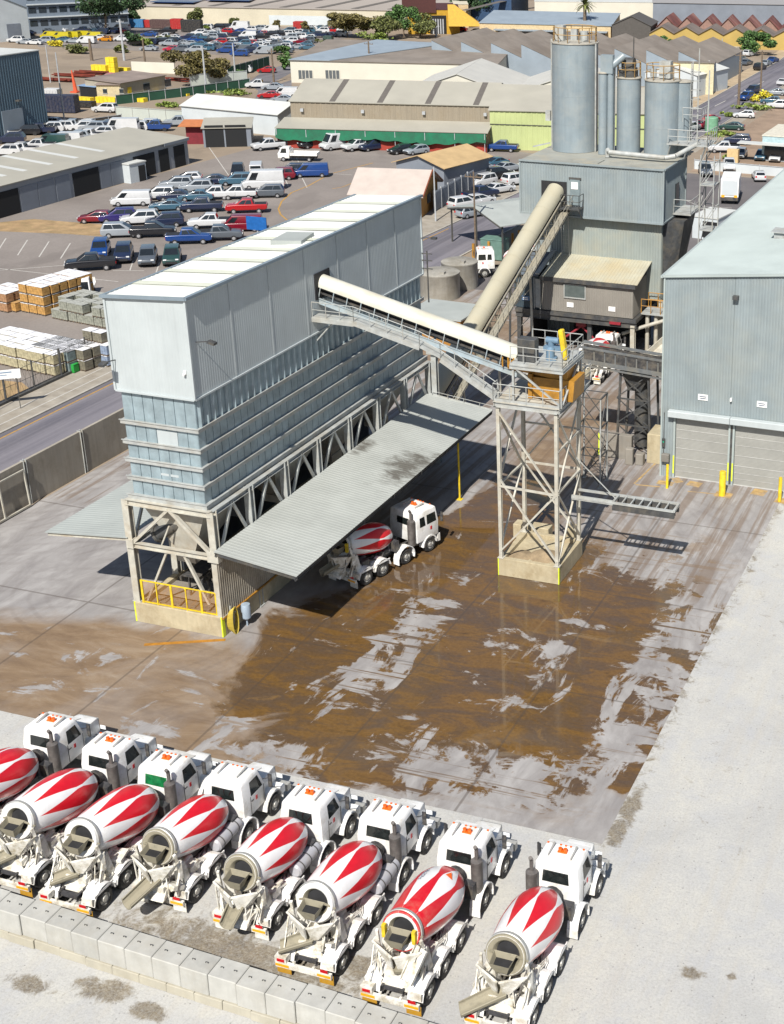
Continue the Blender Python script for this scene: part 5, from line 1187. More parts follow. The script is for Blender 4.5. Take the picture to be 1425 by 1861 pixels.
    for s in (-1, 1):                                                       # split discharge funnel: two raking plates
        def fun(b):
            b.frus([(s*1.0, yr-.30, zc-.40), (s*.06, yr-.66, zc-.62), (s*.10, yr-.46, zc-1.30), (s*.34, yr-.36, zc-1.30)], [(s*1.02, yr-.35, zc-.38), (s*.08, yr-.73, zc-.60), (s*.12, yr-.52, zc-1.30), (s*.36, yr-.42, zc-1.30)])
            b.frus([(s*1.0, yr-.30, zc-.40), (s*1.0, yr-.02, zc-.42), (s*.52, yr-.05, zc-1.25), (s*.34, yr-.36, zc-1.30)], [(s*1.04, yr-.32, zc-.40), (s*1.05, yr-.02, zc-.42), (s*.56, yr-.05, zc-1.25), (s*.38, yr-.38, zc-1.30)])
            b.beam((s*.02, yr-.70, zc-.6), (s*1.02, yr-.33, zc-.38), .06)
        put(('funnel', yr, zc, s), 'discharge_funnel', fun, M_tw if drum == 'B' else M_trear, T, smooth=0)
    def chu(b):                                                             # swinging trough along -Y of its own axes
        n = 8
        for k2, (r0, y0_, z0_, r1, y1_, z1_) in enumerate(((.36, .12, .08, .30, -clen, -.28*clen),)):
            for i in range(n):
                a, e = math.pi*(1+i/n), math.pi*(1+(i+1)/n)
                P0 = [(r0*math.cos(w), y0_, z0_+r0*math.sin(w)+r0*.4) for w in (a, e)]; P1 = [(r1*math.cos(w), y1_, z1_+r1*math.sin(w)+r1*.4) for w in (a, e)]
                O0 = [(1.1*p[0], p[1], p[2]-.03) for p in P0]; O1 = [(1.1*p[0], p[1], p[2]-.03) for p in P1]
                b.frus([P0[0], P0[1], O0[1], O0[0]], [P1[0], P1[1], O1[1], O1[0]])
        b.beam((-.33, .1, .2), (-.28, -clen, .13-.28*clen), .04); b.beam((.33, .1, .2), (.28, -clen, .13-.28*clen), .04)
    cho = put(('chute', clen), 'discharge_chute', chu, M_tdirty, T, (0, yr-.42, 1.62), (0, 0, R(chute-180)), smooth=30)
    def ext(b):
        b.box(-.26, .26, -.7, .7, -.04, 0); b.box(-.28, -.24, -.7, .7, -.02, .16); b.box(.24, .28, -.7, .7, -.02, .16)
    put('ext', 'chute_extension', ext, M_tank if drum == 'B' else M_trear, T, (-.95, ry+.6, 1.32) if drum == 'A' else (.78, yr-.45, 2.0), (0, R(-14), 0) if drum == 'A' else (R(62), R(12), R(-14)), smooth=0)
    def bum(b):
        b.box(-1.22, 1.22, ry-1.0, ry-.88, .50, .74); b.beam((-.43, ry-.9, .85), (-.43, ry-.95, .6), .1); b.beam((.43, ry-.9, .85), (.43, ry-.95, .6), .1)
        b.box(-1.22, -.72, ry-1.02, ry-.7, .742, 1.02); b.box(.72, 1.22, ry-.78, ry-.70, .74, 1.05)
    put(('bum', ry), 'rear_bumper', bum, M_trear, T, smooth=0)
    for s in (-1, 1): put('refl', 'reflector_strip', lambda b: b.box(-.29, .29, -.02, 0, -.09, .02), M_lampy, T, (s*.91, ry-1.005, .66), smooth=0)
    for s in (-1, 1):
        def tl(b): b.box(-.16, .16, -.03, 0, -.06, .06)
        put('tail', 'tail_lamp', tl, M_redl, T, (s*.95, ry-1.02, .88), smooth=0)
    for s in (-1, 1): put(('mudflap', flap), 'mudflap', lambda b: b.box(-.31, .31, -.03, 0, .12, .56), M_mflap if flap else M_trear, T, (s*.93, ry-.84, 0), smooth=0)
    def lad(b):
        ladder(b, (-.95, ry-.7, .75), (-1.0, yr-.05, 2.3), (0, 1, 0), .38, .3)
    put(('lad', ry, yr), 'rear_ladder', lad, M_trear, T, smooth=0)
    def hos(b):
        b.tube([(.62, yr-.2, 1.5), (.8, yr-.4, 2.1), (.95, yr-.1, 2.75)], .025, 5); b.tube([(.8, yr+.3, 1.2), (1.05, yr-.1, 1.7), (1.0, yr-.3, 1.1)], .03, 5)
    put(('hos', ry, yr), 'water_hose', hos, M_exh, T)
    def clut(b):                                                            # splashed plates and guards between chassis and drum
        rr = random.Random(int(x*10)); b.box(-.5, .5, yr-.5, yr-.12, .98, 1.42); b.frus([(-.6, yr-.75, .9), (.6, yr-.75, .9), (.55, yr-.2, .95), (-.55, yr-.2, .95)], [(-.5, yr-.7, 1.02), (.5, yr-.7, 1.02), (.5, yr-.2, 1.3), (-.5, yr-.2, 1.3)])
        for i in range(9):
            px, py, pz = rr.uniform(-.95, .85), yr+rr.uniform(-.6, 1.6), rr.uniform(.98, 1.5); w_, l_ = rr.uniform(.08, .28), rr.uniform(.1, .4)
            X_ = Matrix.Translation((px, py, pz)) @ Matrix.Rotation(rr.uniform(-.7, .7), 4, 'Z') @ Matrix.Rotation(rr.uniform(-.6, .6), 4, 'X'); b.box(-w_, w_, -l_, l_, -.03, rr.uniform(.02, .16), X_)
        for i in range(4): px = rr.uniform(-.9, .9); b.tube([(px, yr-.5, 1.0), (px+rr.uniform(-.2, .2), yr-.3, rr.uniform(1.6, 2.1)), (px*.6, yr+.1, rr.uniform(1.6, 2.4))], .028, 5)
    put(('clut', round(x, 1)), 'splash_plate', clut, M_trear, T, smooth=0)
    def hyd(b):
        b.box(.5, .85, yr+.9, yr+1.5, 1.05, 1.45); b.cyl((.35, yr+.8, 1.3), (.35, yr+1.6, 1.45), .14, n=10); b.box(-.85, -.5, yr+1.0, yr+1.7, 1.05, 1.4)
        for i in range(6): b.tube([(.45+.08*i, yr+1.5, 1.3), (.5+.08*i, yr+2.0, 1.18), (.35+.06*i, yr+2.8, 1.12)], .025, 5)
    def mot(b): b.box(.5, 1.0, -1.8, -1.4, 1.1, 1.75); b.cyl((0, -1.5, 1.75), (0, -1.25, 1.7), .4, n=14); b.beam((0, -1.6, 1.1), (0, -1.4, 1.8), .3)
    put('drive', 'drum_drive', mot, M_chas, T, smooth=30)
    put(('hyd', yr), 'hydraulic_gear', hyd, M_trear if not over else M_chas, T, smooth=30)
    return T
TY = -27.0
A3, A2 = (-6.4, -4.95, -3.5), (-4.95, -3.5)
make_truck('parked mixer truck whose drum is cut off by the left frame edge', -12.05, -25.7, spin=9, axles=A3, pusher=False, chute=150, tank=False)
make_truck('parked mixer truck second from the left, beige splashed chute swung out', -8.4, -26.2, spin=20, clen=1.25, axles=A3, pusher=False, chute=130, flap=True)
make_truck('parked mixer truck with green glowing rear window, third from the left', -5.1, -26.55, spin=3, axles=A3, pusher=False, chute=120, glass=M_gglass, drum_y=-6.0)
make_truck('parked mixer truck with a white lowered chute and long side tank, fourth from the left', -1.75, -26.4, dusty=True, spin=14, clen=1.3, axles=A2, pusher=True, exhaust=0, chute=160, tank=True, beacon=False, flap=False, drum_y=-5.6, ds=.95)
make_truck('parked mixer truck without exhaust stack, fifth from the left by the damp earth', 2.35, -26.75, dusty=True, spin=31, clen=.8, axles=A2, pusher=True, exhaust=0, chute=185, tank=True, flap=False, drum_y=-5.55, ds=.95)
make_truck('parked mixer truck third from the right with exhaust stack and side tank', 6.05, -26.65, spin=25, clen=1.2, axles=A3, pusher=True, chute=115, tank=True)
make_truck('parked mixer truck with a red drum collar and lettered white diamonds', 9.95, -27.0, clen=.9, axles=A3, pusher=True, drum='B', chute=310)
make_truck('parked mixer truck at the right end of the row, exhaust on its left', 14.2, -26.9, dusty=True, spin=17, clen=1.55, axles=A3, pusher=True, exhaust=-1, chute=125, flap=False)
make_truck('mixer truck with a flat nosed cab waiting half under the loading canopy', -6.95, .75, R(-17), axles=(-4.5, -3.1), pusher=True, over=True, exhaust=1, group='mixer trucks at work in the plant', drum_y=-5.35, ds=.88, dl=12, chute=165, flap=False)
make_truck('mixer truck being filled under the dark batching house', -6.6, 41.2, 0, axles=A2, pusher=True, exhaust=1, group='mixer trucks at work in the plant', drum_y=-5.7, flap=False)
g_ = G(880, 500); make_truck('white mixer truck facing the street beside the two round tanks', g_.x+1.0, g_.y+.6, R(118), axles=(-4.95, -3.5), pusher=False, over=True, exhaust=0, group='mixer trucks at work in the plant', drum_y=-5.4, ds=.95, flap=False)
# extra axle under the flat nosed truck: second steering pair
# ---------------------------------------------------------------- helpers for the surroundings
def LP(u, v, T, yl):
    """local (x, z) on the plane y = yl of a building's own axes seen at a pixel"""
    X = lmat(T).inverted(); o = X @ CAM; d = X.to_3x3() @ ray(u, v)
    q = o+d*((yl-o.y)/d.y); return q.x, q.z
M_op = pm('painted_dark_interior', (.012, .013, .015), .9)  # near-black panel colour standing in for shaded interiors
M_win = pm('building_glass', (.03, .04, .05), .12, spec=.7)
M_frame = pm('pale_frame', lit(206, 210, 214), .5)
def bld(name, label, pL, pR, depth, h, roof='flat', rise=1.0, wall=None, rm=None, ops=(), rib=0, over=.25, cat='building', group=None, teeth=5, wallname='wall'):
    pL, pR = V((pL[0], pL[1], 0)), V((pR[0], pR[1], 0)); L = (pR-pL).length; a = math.atan2(pR.y-pL.y, pR.x-pL.x)
    T = thing(name, label, cat, pL, a, group); b = MB(); d = depth
    if rib:
        b.corr((0, 0, 0), (1, 0, 0), (0, 0, 1), (0, -1, 0), L, h, rib, .05); b.corr((L, 0, 0), (0, 1, 0), (0, 0, 1), (1, 0, 0), d, h, rib, .05)
        b.poly((0, 0, 0), (0, d, 0), (0, d, h), (0, 0, h)); b.poly((0, d, 0), (L, d, 0), (L, d, h), (0, d, h))
    else: b.box(0, L, 0, d, 0, h)
    if roof == 'gy': b.ext([(0, h), (L, h), (L/2, h+rise)], lambda x, z, y: (x, y, z), 0, d)
    if roof == 'gx': b.ext([(0, h), (d, h), (d/2, h+rise)], lambda y, z, x: (x, y, z), 0, L)
    if roof == 'mono': b.ext([(0, h), (d, h), (d, h+rise)], lambda y, z, x: (x, y, z), 0, L)
    if roof == 'monod': b.ext([(0, h), (d, h), (0, h+rise)], lambda y, z, x: (x, y, z), 0, L)
    if roof in ('saw', 'zig'):
        w_ = L/teeth
        for i in range(teeth): b.ext([(i*w_, h), ((i+1)*w_, h), (i*w_+(0 if roof == 'saw' else w_/2), h+rise)], lambda x, z, y: (x, y, z), 0, d)
    b.build(wallname, wall, T, smooth=0)
    b = MB(); o = over; t = .12
    def slab(p, q, n=None):
        """roof slope between eave line p and ridge line q"""
        p0, p1 = V(p[0]), V(p[1]); q0, q1 = V(q[0]), V(q[1]); nn = (p1-p0).cross(q0-p0).normalized(); nn = nn if nn.z > 0 else -nn
        b.frus([p0+nn*.02, p1+nn*.02, q1+nn*.02, q0+nn*.02], [p0+nn*t, p1+nn*t, q1+nn*t, q0+nn*t])
    if roof == 'flat': b.box(-.1, L+.1, -.1, d+.1, h+.003, h+.16)
    if roof == 'gy': k = rise/(L/2)*o; slab([(-o, -o, h-k), (-o, d+o, h-k)], [(L/2, -o, h+rise), (L/2, d+o, h+rise)]); slab([(L+o, -o, h-k), (L+o, d+o, h-k)], [(L/2, -o, h+rise), (L/2, d+o, h+rise)])
    if roof == 'gx': k = rise/(d/2)*o; slab([(-o, -o, h-k), (L+o, -o, h-k)], [(-o, d/2, h+rise), (L+o, d/2, h+rise)]); slab([(-o, d+o, h-k), (L+o, d+o, h-k)], [(-o, d/2, h+rise), (L+o, d/2, h+rise)])
    if roof == 'mono': slab([(-o, -o, h), (L+o, -o, h)], [(-o, d, h+rise), (L+o, d, h+rise)])
    if roof == 'monod': slab([(-o, d+o, h), (L+o, d+o, h)], [(-o, -o, h+rise), (L+o, -o, h+rise)])
    if roof == 'saw':
        for i in range(teeth): slab([((i+1)*w_, -.1, h), ((i+1)*w_, d+.1, h)], [(i*w_-.1, -.1, h+rise), (i*w_-.1, d+.1, h+rise)])
    if roof == 'zig':
        for i in range(teeth): slab([(i*w_, -.4, h), (i*w_, d+.1, h)], [((i+.5)*w_, -.4, h+rise), ((i+.5)*w_, d+.1, h+rise)]); slab([((i+1)*w_, -.4, h), ((i+1)*w_, d+.1, h)], [((i+.5)*w_, -.4, h+rise), ((i+.5)*w_, d+.1, h+rise)])
    if roof != 'none': b.build('roof', rm or wall, T, smooth=0)
    for op in ops:
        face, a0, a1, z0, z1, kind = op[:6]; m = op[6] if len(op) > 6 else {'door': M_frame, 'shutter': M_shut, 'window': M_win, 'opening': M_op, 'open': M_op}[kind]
        b = MB(); e = .10 if rib else .06
        if face == 'f': b.box(a0, a1, -e, -.004, z0, z1)
        elif face == 'r': b.box(L+.004, L+e, a0, a1, z0, z1)
        w = b.build('dark_bay_panel' if kind in ('open', 'opening') else 'roller_door' if kind == 'shutter' else kind, m, T, smooth=0)  # open bays are flat dark panels on a closed wall
        if kind == 'window':
            b = MB()
            if face == 'f':
                b.box(a0-.08, a1+.08, -e-.05, -.006, z0-.1, z0-.002); b.box(a0-.06, a1+.06, -e-.03, -.006, z1+.002, z1+.08)
            else: b.box(L+.006, L+e+.05, a0-.08, a1+.08, z0-.1, z0-.002)
            b.build('window_frame', M_frame, w, smooth=0)
    return T
def leaves(b, c, rad, n, size, rng):
    """leaf clumps scattered through an uneven volume"""
    c = V(c); lobes = [(V((rng.gauss(0, .42)*rad[0], rng.gauss(0, .42)*rad[1], rng.uniform(-.55, .65)*rad[2])), rng.uniform(.28, .52)) for _ in range(11)]
    for i in range(n):
        lo, k = lobes[i % len(lobes)]; d = V((rng.gauss(0, 1), rng.gauss(0, 1), rng.gauss(0, 1))).normalized()*(rng.random()**.4)*k
        p = c+lo+V((d.x*rad[0], d.y*rad[1], d.z*rad[2])); s = size*rng.uniform(.55, 1.3)
        u = V((rng.gauss(0, 1), rng.gauss(0, 1), rng.gauss(0, .6))).normalized(); w = u.orthogonal().normalized(); w = (w+u.cross(w)*rng.uniform(-1, 1)).normalized()
        b.k = rng.choice((0, 0, 1, 1, 2)); b.poly(p-u*s, p+w*s*.55, p+u*s, p-w*s*.55)
def leafm(name, c): return [pm(name+x, tuple(v*k for v in c), .7, var=.25, scale=1.5) for x, k in (('_leaf', 1.5), ('_leaf_dark', .8), ('_leaf_light', 2.3))]
LF_olive = leafm('olive', (.075, .085, .022)); LF_green = leafm('green', (.045, .095, .022)); LF_dark = leafm('deep_green', (.022, .050, .016)); LF_rust = leafm('rusty', (.095, .08, .024)); LF_lime = leafm('grassy', (.12, .16, .03)); LF_yel = leafm('flowering_yellow', (.42, .34, .02))
M_bark = pm('bark', (.16, .12, .085), .9, var=.25, scale=3)
def tree(label, u, v, vt, w, lm, name='tree', trunk=.3, cat='tree', n=None, low=.12, group=None):
    g = G(u, v); h = HT(u, v, vt); rng = random.Random(int(u*7+v)); T = thing(name, label, cat, g, 0, group)
    dist = (g-CAM).length; W = w*dist/CF/2; c0 = h*low; b = MB()
    b.cyl((0, 0, 0), (rng.uniform(-.1, .1)*W, 0, max(c0+.3, h*.45)), max(.08, h*.028), max(.05, h*.018), 8)
    for i in range(5):
        a = i*1.257+rng.random(); z = max(c0, h*.25)+i*.05*h; b.cyl((0, 0, z), (math.cos(a)*W*.6, math.sin(a)*W*.6, z+h*.28), h*.014, h*.005, 6)
    b.build('trunk', M_bark, T, smooth=40)
    b = MB(); k = int(3.2*(n or min(2600, max(500, 1400*(W*h)/60)))); leaves(b, (0, 0, (c0+h)/2), (W, W, (h-c0)/2), k, max(.12, min(.36, dist/980)), rng); b.build('crown', lm, T, smooth=0)
    return T
def bush(label, u, v, vt, w, lm, name='bush', dep=None, n=500):
    g = G(u, v); h = HT(u, v, vt); dist = (g-CAM).length; W = w*dist/CF/2; rng = random.Random(int(u*3+v)); b = MB()
    leaves(b, (0, 0, h*.48), (W, dep or W*.6, h*.55), n, max(.12, dist/900), rng); o = b.build(name, lm, smooth=0); o.location = g
    return tag(o, label, name if name != 'hedge' else 'hedge')

# ---------------------------------------------------------------- road side: precast wall, fence, poles
PW = thing('precast_wall', 'long stained grey precast boundary wall with steel posts beside the road', 'wall', (-34.7, 0, 0))
M_pw = pm('streaked_precast_concrete', lit(200, 192, 178), .85, var=.15, scale=.7, dirt=(lit(140, 130, 114), .7, .35), streak=.4, bump=.1)
for i in range(11):
    y = -30+i*5.83; b = MB(); b.box(-34.82, -34.6, y+.06, y+5.77, 0, 3.25); b.build('panel', M_pw, PW, True, smooth=0, bevel=.012)
    b = MB(); b.hbeam((-34.68, y, 0), (-34.68, y, 3.32), .3, .26, (0, 1, 0), .03); b.build('post', M_galvs, PW, True, smooth=0)
b = MB(); y0_, y1_ = -14, -1.2
for y in (y0_, -10, -6, -3.6, y1_): b.beam((-34.3, y, .1), (-34.45, y, 2.75), .1)
b.beam((-34.3, y0_, .15), (-34.3, y1_, .15), .12); b.beam((-34.45, y0_, 2.75), (-34.45, y1_, 2.75), .1); one(b, 'sliding_gate_frame', M_steel, 'leaning pale steel gate frame against the precast boundary wall', 'gate', smooth=0)
FN = thing('chain_link_fence', 'dark chain link fence on posts along the far footpath of the road', 'fence', (-50.3, 10, 0))
b = MB()
for i in range(100): b.cyl((-50.3, -20+i*.6, .05), (-50.3, -20+(i+1)*.6, 2.3), .012, n=3); b.cyl((-50.3, -20+(i+1)*.6, .05), (-50.3, -20+i*.6, 2.3), .012, n=3)
b.cyl((-50.3, -20, 2.3), (-50.3, 40, 2.3), .025, n=5); b.cyl((-50.3, -20, 1.2), (-50.3, 40, 1.2), .02, n=5); b.build('wire_mesh', pm('grey_wire', lit(120, 116, 112), .6, .5), FN, True, smooth=0)
for i in range(18): b = MB(); b.cyl((-50.3, -19+i*3.4, 0), (-50.3, -19+i*3.4, 2.6), .07 if i % 2 else .1, n=7); b.build('post', M_dark, FN, True)
b = MB(); b.box(-50.55, -50.05, -20, 40, 0, .22); one(b, 'kerb', M_dark, None, None, kind='structure', smooth=0)
for (u, v, vt, w_, lb) in ((16, 745, 673, 52, 'wide white sign board on legs behind the chain link fence'), (36, 720, 672, 10, 'small white sign on a thin pole behind the chain link fence')):
    g = G(u, v); z = HT(u, v, vt); T = thing('sign', lb, 'sign', g, R(40)); k = w_*(g-CAM).length/CF/2
    b = MB(); b.box(-k, k, -.03, .03, z-.75, z); b.build('board', M_sign, T, smooth=0); b = MB()
    for s in ((-.7, .7) if k > .5 else (0,)): b.beam((s*k, .06, 0), (s*k, .06, z-.1), .06)
    b.build('leg', M_dark, T, smooth=0)
    b = MB(); b.box(-k*.7, k*.5, -.04, -.031, z-.25, z-.15); b.box(-k*.7, k*.2, -.04, -.031, z-.45, z-.38); b.build('lettering', pm('faded_blue_lettering', lit(150, 176, 204), .6), T, smooth=0)
for (u, v, vt, r, m, lb, arm) in ((792, 402, 303, .12, M_frame, 'white street pole beside the orange house', 0), (865, 472, 312, .13, M_bark, 'brown timber power pole beside the open canopy', 1), (1256, 252, 112, .16, M_frame, 'tall pale pole standing right of the silo platform', 0), (1342, 198, 95, .3, M_bark, 'timber power pole on the verge by the two blue cars', 1), (1382, 172, 92, .22, M_bark, 'timber power pole farther along the street verge', 1), (1311, 120, 70, .16, M_frame, 'thin pole at the corner of the brown sawtooth roof', 0), (673, 143, 75, .25, M_bark, 'power pole in front of the cream wall with two windows', 1), (908, 118, 76, .22, M_dark, 'dark pole among the sawtooth roofs', 0), (498, 150, 88, .25, M_bark, 'brown power pole by the red hatchback', 1), (375, 165, 83, .22, M_frame, 'pale floodlight mast before the rust brown tree', 1), (92, 150, 82, .14, M_frame, 'pale lamp pole right of the dark blue building', 0), (118, 225, 95, .14, M_frame, 'tall lamp pole behind the row of parked white utes', 0), (428, 140, 78, .2, M_frame, 'pale mast near the green mesh fence', 0), (226, 110, 35, .3, M_frame, 'light mast at the edge of the yellow van lot', 1), (265, 125, 70, .25, M_bark, 'short brown pole on the bare yard', 0), (167, 110, 70, .4, M_bark, 'broad brown post beside the olive bush', 0), (793, 66, 44, .35, M_frame, 'pale pylon sign by the dark green trees', 1)):
    g = G(u, v); h = HT(u, v, vt); T = thing('pole', lb, 'pole', g); b = MB(); b.cyl((0, 0, 0), (0, 0, h), r, r*.7, 8); b.build('shaft', m, T)
    if arm:
        b = MB(); b.beam((-1.1, 0, h-.6), (1.1, 0, h-.6), .12); 
        for s in (-1, -.4, .4, 1): b.cyl((s, 0, h-.55), (s, 0, h-.3), .05, n=5)
        b.build('crossarm', m, T, smooth=0)

# ---------------------------------------------------------------- brick pallets
M_wrap = pm('white_shrink_wrap', (.78, .78, .80), .35, var=.12, scale=2.5, world=False)
def pallet_mesh(key, col, top):
    if key in CACHE: return CACHE[key]
    b = MB(); b.k = 0
    for i in range(4):
        for j in range(3):
            b.box(-.52+i*.262, -.52+i*.262+.25, -.46, .46, .14+j*.27, .14+j*.27+.255)
    b.k = 1; b.box(-.535, .535, -.475, .475, .952, .985)
    b.k = 2
    for xx in (-.45, 0, .45): b.box(xx-.05, xx+.05, -.48, .48, 0, .1)
    b.box(-.52, .52, -.48, .48, .102, .13)
    o = b.build('brick_pallet', [pm(key, col, .85, var=.25, scale=3, world=False), top, M_bark], smooth=0); CACHE[key] = o.data; return o
def stack(key, col, top, label, group, org, ax, n, m, hgt, keep=None):
    pallet_first = pallet_mesh(key, col, top); first = pallet_first if not isinstance(pallet_first, bpy.types.Mesh) else None
    me = CACHE[key]; org = V((org[0], org[1], .01)); a = ax; dx = V((math.cos(a), math.sin(a), 0)); dy = V((-math.sin(a), math.cos(a), 0))
    for i in range(n):
        for j in range(m):
            hh = hgt if not callable(hgt) else hgt(i, j)
            for k in range(hh):
                if k < hh-1 and 0 < i < n-1 and j > 0: continue
                o = first or D.objects.new('brick_pallet', me)
                if first is None: COL.objects.link(o)
                first = None
                o.location = org+dx*(i*1.14+random.uniform(-.05, .05))+dy*(j*1.1+random.uniform(-.05, .05))+V((0, 0, k*.99)); o.rotation_euler = (0, 0, a+random.uniform(-.04, .04))
                tag(o, label, 'brick pallet', group)
dd_ = G(80, 572)-G(54, 567); a0 = math.atan2(dd_.y, dd_.x)
stack('orange_brick', lit(218, 168, 96), M_wrap, 'pallet of orange bricks in the tall white topped stack', 'orange brick pallets in the tall stack', G(54, 566), a0, 3, 6, 3)
stack('single_orange_brick', lit(218, 168, 96), pm('orange_brick_top', lit(214, 170, 110), .8, world=False), 'lone low pallet of orange bricks left of the tall orange stack', None, G(31, 565), a0, 1, 1, 1)
stack('grey_stone', lit(170, 172, 158), pm('pale_stone_top', lit(196, 198, 190), .8, var=.2, scale=4, world=False), 'pallet of grey stone in the cluster right of the orange stack', 'grey stone pallets beside the bin', G(108, 578), a0, 7, 4, lambda i, j: (1 if (i*3+j) % 4 == 0 else 2))
stack('cream_brick', lit(206, 196, 160), M_wrap, 'pallet of cream bricks under white wrap in the long low row', 'cream brick pallets in the long row', G(-32, 652), a0, 9, 4, 2)
stack('slate_block', lit(140, 158, 160), pm('slate_top', lit(140, 142, 142), .8, var=.2, world=False), 'pallet of blue grey blocks at the right end of the long row', 'blue grey block pallets', G(76, 664), a0, 4, 3, 2)
stack('tan_block', lit(196, 166, 112), M_wrap, 'pallet of tan blocks nearest the chain link fence', 'tan block pallets by the fence', G(116, 668), a0, 2, 2, 2)
stack('dark_block', lit(140, 134, 116), M_wrap, 'pallet of dark blocks by the green bin at the fence', 'dark block pallets by the fence', G(138, 668), a0, 2, 3, lambda i, j: 2 if j < 2 else 3)
stack('blue_wrap', lit(160, 178, 206), M_wrap, 'pallet in pale blue wrapping at the corner of the fence', 'blue wrapped pallets by the fence', G(162, 656), a0, 3, 2, 2)
stack('far_brick', lit(196, 150, 110), M_wrap, 'pallet of pink bricks cut by the left frame edge', 'pink brick pallets at the left edge', G(-14, 560), a0, 3, 3, 2)
b = MB(); b.box(-.35, .35, -.35, .35, .05, .75); b.box(-.37, .37, -.37, .37, .752, .8); o = one(b, 'green_crate', pm('green_plastic', (.02, .3, .05), .5), 'small bright green crate at the foot of the fence', 'crate', smooth=20, bevel=.03); o.location = G(134, 676)

# ---------------------------------------------------------------- tanks and sheds behind the aggregate bin
M_ctank = pm('weathered_concrete_tank', lit(186, 182, 172), .85, var=.15, scale=.8, dirt=(lit(150, 142, 126), .7, .5), streak=.4)
for (x, y, r, h, lb) in ((-30.3, 56.2, 2.1, 2.5, 'round weathered concrete water tank nearest the aggregate bin'), (-30.0, 60.6, 1.95, 2.6, 'round weathered concrete water tank nearest the street')):
    b = MB(); b.lathe([(r, 0), (r, h), (r*1.02, h+.05), (r*1.02, h+.2), (r*.92, h+.28), (.01, h+.45)], (0, 0, 0), (0, 0, 1), 36); b.box(r*.3, r*.3+.5, -r*.5-.25, -r*.5+.25, h+.3, h+.55)
    o = one(b, 'water_tank', M_ctank, lb, 'water tank', 'round concrete water tanks', smooth=40); o.location = (x, y, .01)
T = bld('pump_shed', 'small flat grey roofed pump shed with amber wall beside the concrete tanks', (-26.4, 40.2), (-20.6, 40.0), 5.2, 2.9, 'flat', wall=pm('amber_wall', lit(196, 140, 60), .8, var=.2, scale=1), rm=M_awn, cat='shed')
CP_ = thing('open_canopy', 'white grey gabled open canopy on posts beside the power pole', 'canopy', (-34.6, 75.2, 0), R(-36))
b = MB()
b.frus([(-6.2, -.2, 4.2), (-6.2, 11, 4.2), (0, 11, 5.4), (0, -.2, 5.4)], [(-6.2, -.2, 4.3), (-6.2, 11, 4.3), (0, 11, 5.5), (0, -.2, 5.5)]); b.frus([(6.2, -.2, 4.2), (6.2, 11, 4.2), (0, 11, 5.4), (0, -.2, 5.4)], [(6.2, -.2, 4.3), (6.2, 11, 4.3), (0, 11, 5.5), (0, -.2, 5.5)])
b.build('roof', M_awn, CP_, smooth=0); b = MB()
b.beam((-6.2, -.15, 4.1), (0, -.15, 5.35), .1, .2); b.beam((6.2, -.15, 4.1), (0, -.15, 5.35), .1, .2); b.build('fascia', M_dark, CP_, smooth=0)
for x in (-5.9, 0, 5.9):
    for y in (.2, 10.8): b = MB(); b.beam((x, y, 0), (x, y, 4.2 if x else 5.3), .16); b.build('post', M_dark, CP_, smooth=0)
for i, (u, v) in enumerate(((861, 478), (889, 474), (921, 466), (932, 458), (944, 452))):
    g = G(u, v); b = MB(); b.lathe([(.16, 0), (.16, 2.2), (.14, 2.3), (.01, 2.32)], (0, 0, 0), (0, 0, 1), 12); o = one(b, 'bollard', M_orange, ('tall ochre bollard left of the white flat nosed truck', 'tall ochre bollard behind the cab of the white flat nosed truck', 'tall ochre bollard third from left under the canopy edge', 'tall ochre bollard fourth from left under the canopy edge', 'tall ochre bollard touching the inclined conveyor')[i], 'bollard', 'ochre bollards under the open canopy'); o.location = g
b = MB(); b.box(-1.4, 1.4, -1, 1, .1, 2.4); b.box(-1.45, 1.45, -1.05, 1.05, 2.402, 2.5); o = one(b, 'storage_cabinet', pm('sea_green_paint', lit(120, 156, 146), .5), 'sea green cabinet standing under the open canopy', 'cabinet', smooth=20, bevel=.03); o.location = G(900, 470)

# ---------------------------------------------------------------- buildings
W_grey = pm('mid_grey_wall', lit(150, 158, 170), .7, var=.08, scale=.3); W_gar = pm('garage_grey', lit(170, 176, 184), .6, var=.06, scale=.4, streak=.1)
W_white = pm('white_wall', lit(232, 240, 244), .6, var=.05, scale=.3); W_cream = pm('cream_wall', lit(236, 228, 204), .8, var=.06, scale=.2, streak=.1); W_warm = pm('warm_white_wall', lit(246, 242, 226), .8, var=.05, scale=.2)
W_flute = pm('stained_fluted_wall', lit(178, 166, 146), .8, var=.1, scale=.3, dirt=(lit(140, 124, 100), .5, .3), streak=.3); R_grey = pm('worn_grey_roof', lit(158, 148, 138), .85, var=.14, scale=.15, dirt=(lit(128, 116, 104), .6, .1), streak=.0); R_tan = pm('tan_tile_roof', lit(222, 190, 140), .8, var=.1, scale=.6); R_beige = pm('beige_sheet_roof', lit(198, 194, 180), .6, var=.05, scale=.2); R_white = pm('white_sheet_roof', lit(238, 240, 236), .5, var=.04, scale=.2); R_blue = pm('blue_grey_roof', lit(170, 184, 196), .5, var=.06, scale=.3)
W_slate = pm('slate_blue_sheeting', lit(92, 118, 136), .55, var=.08, scale=.3, streak=.12)
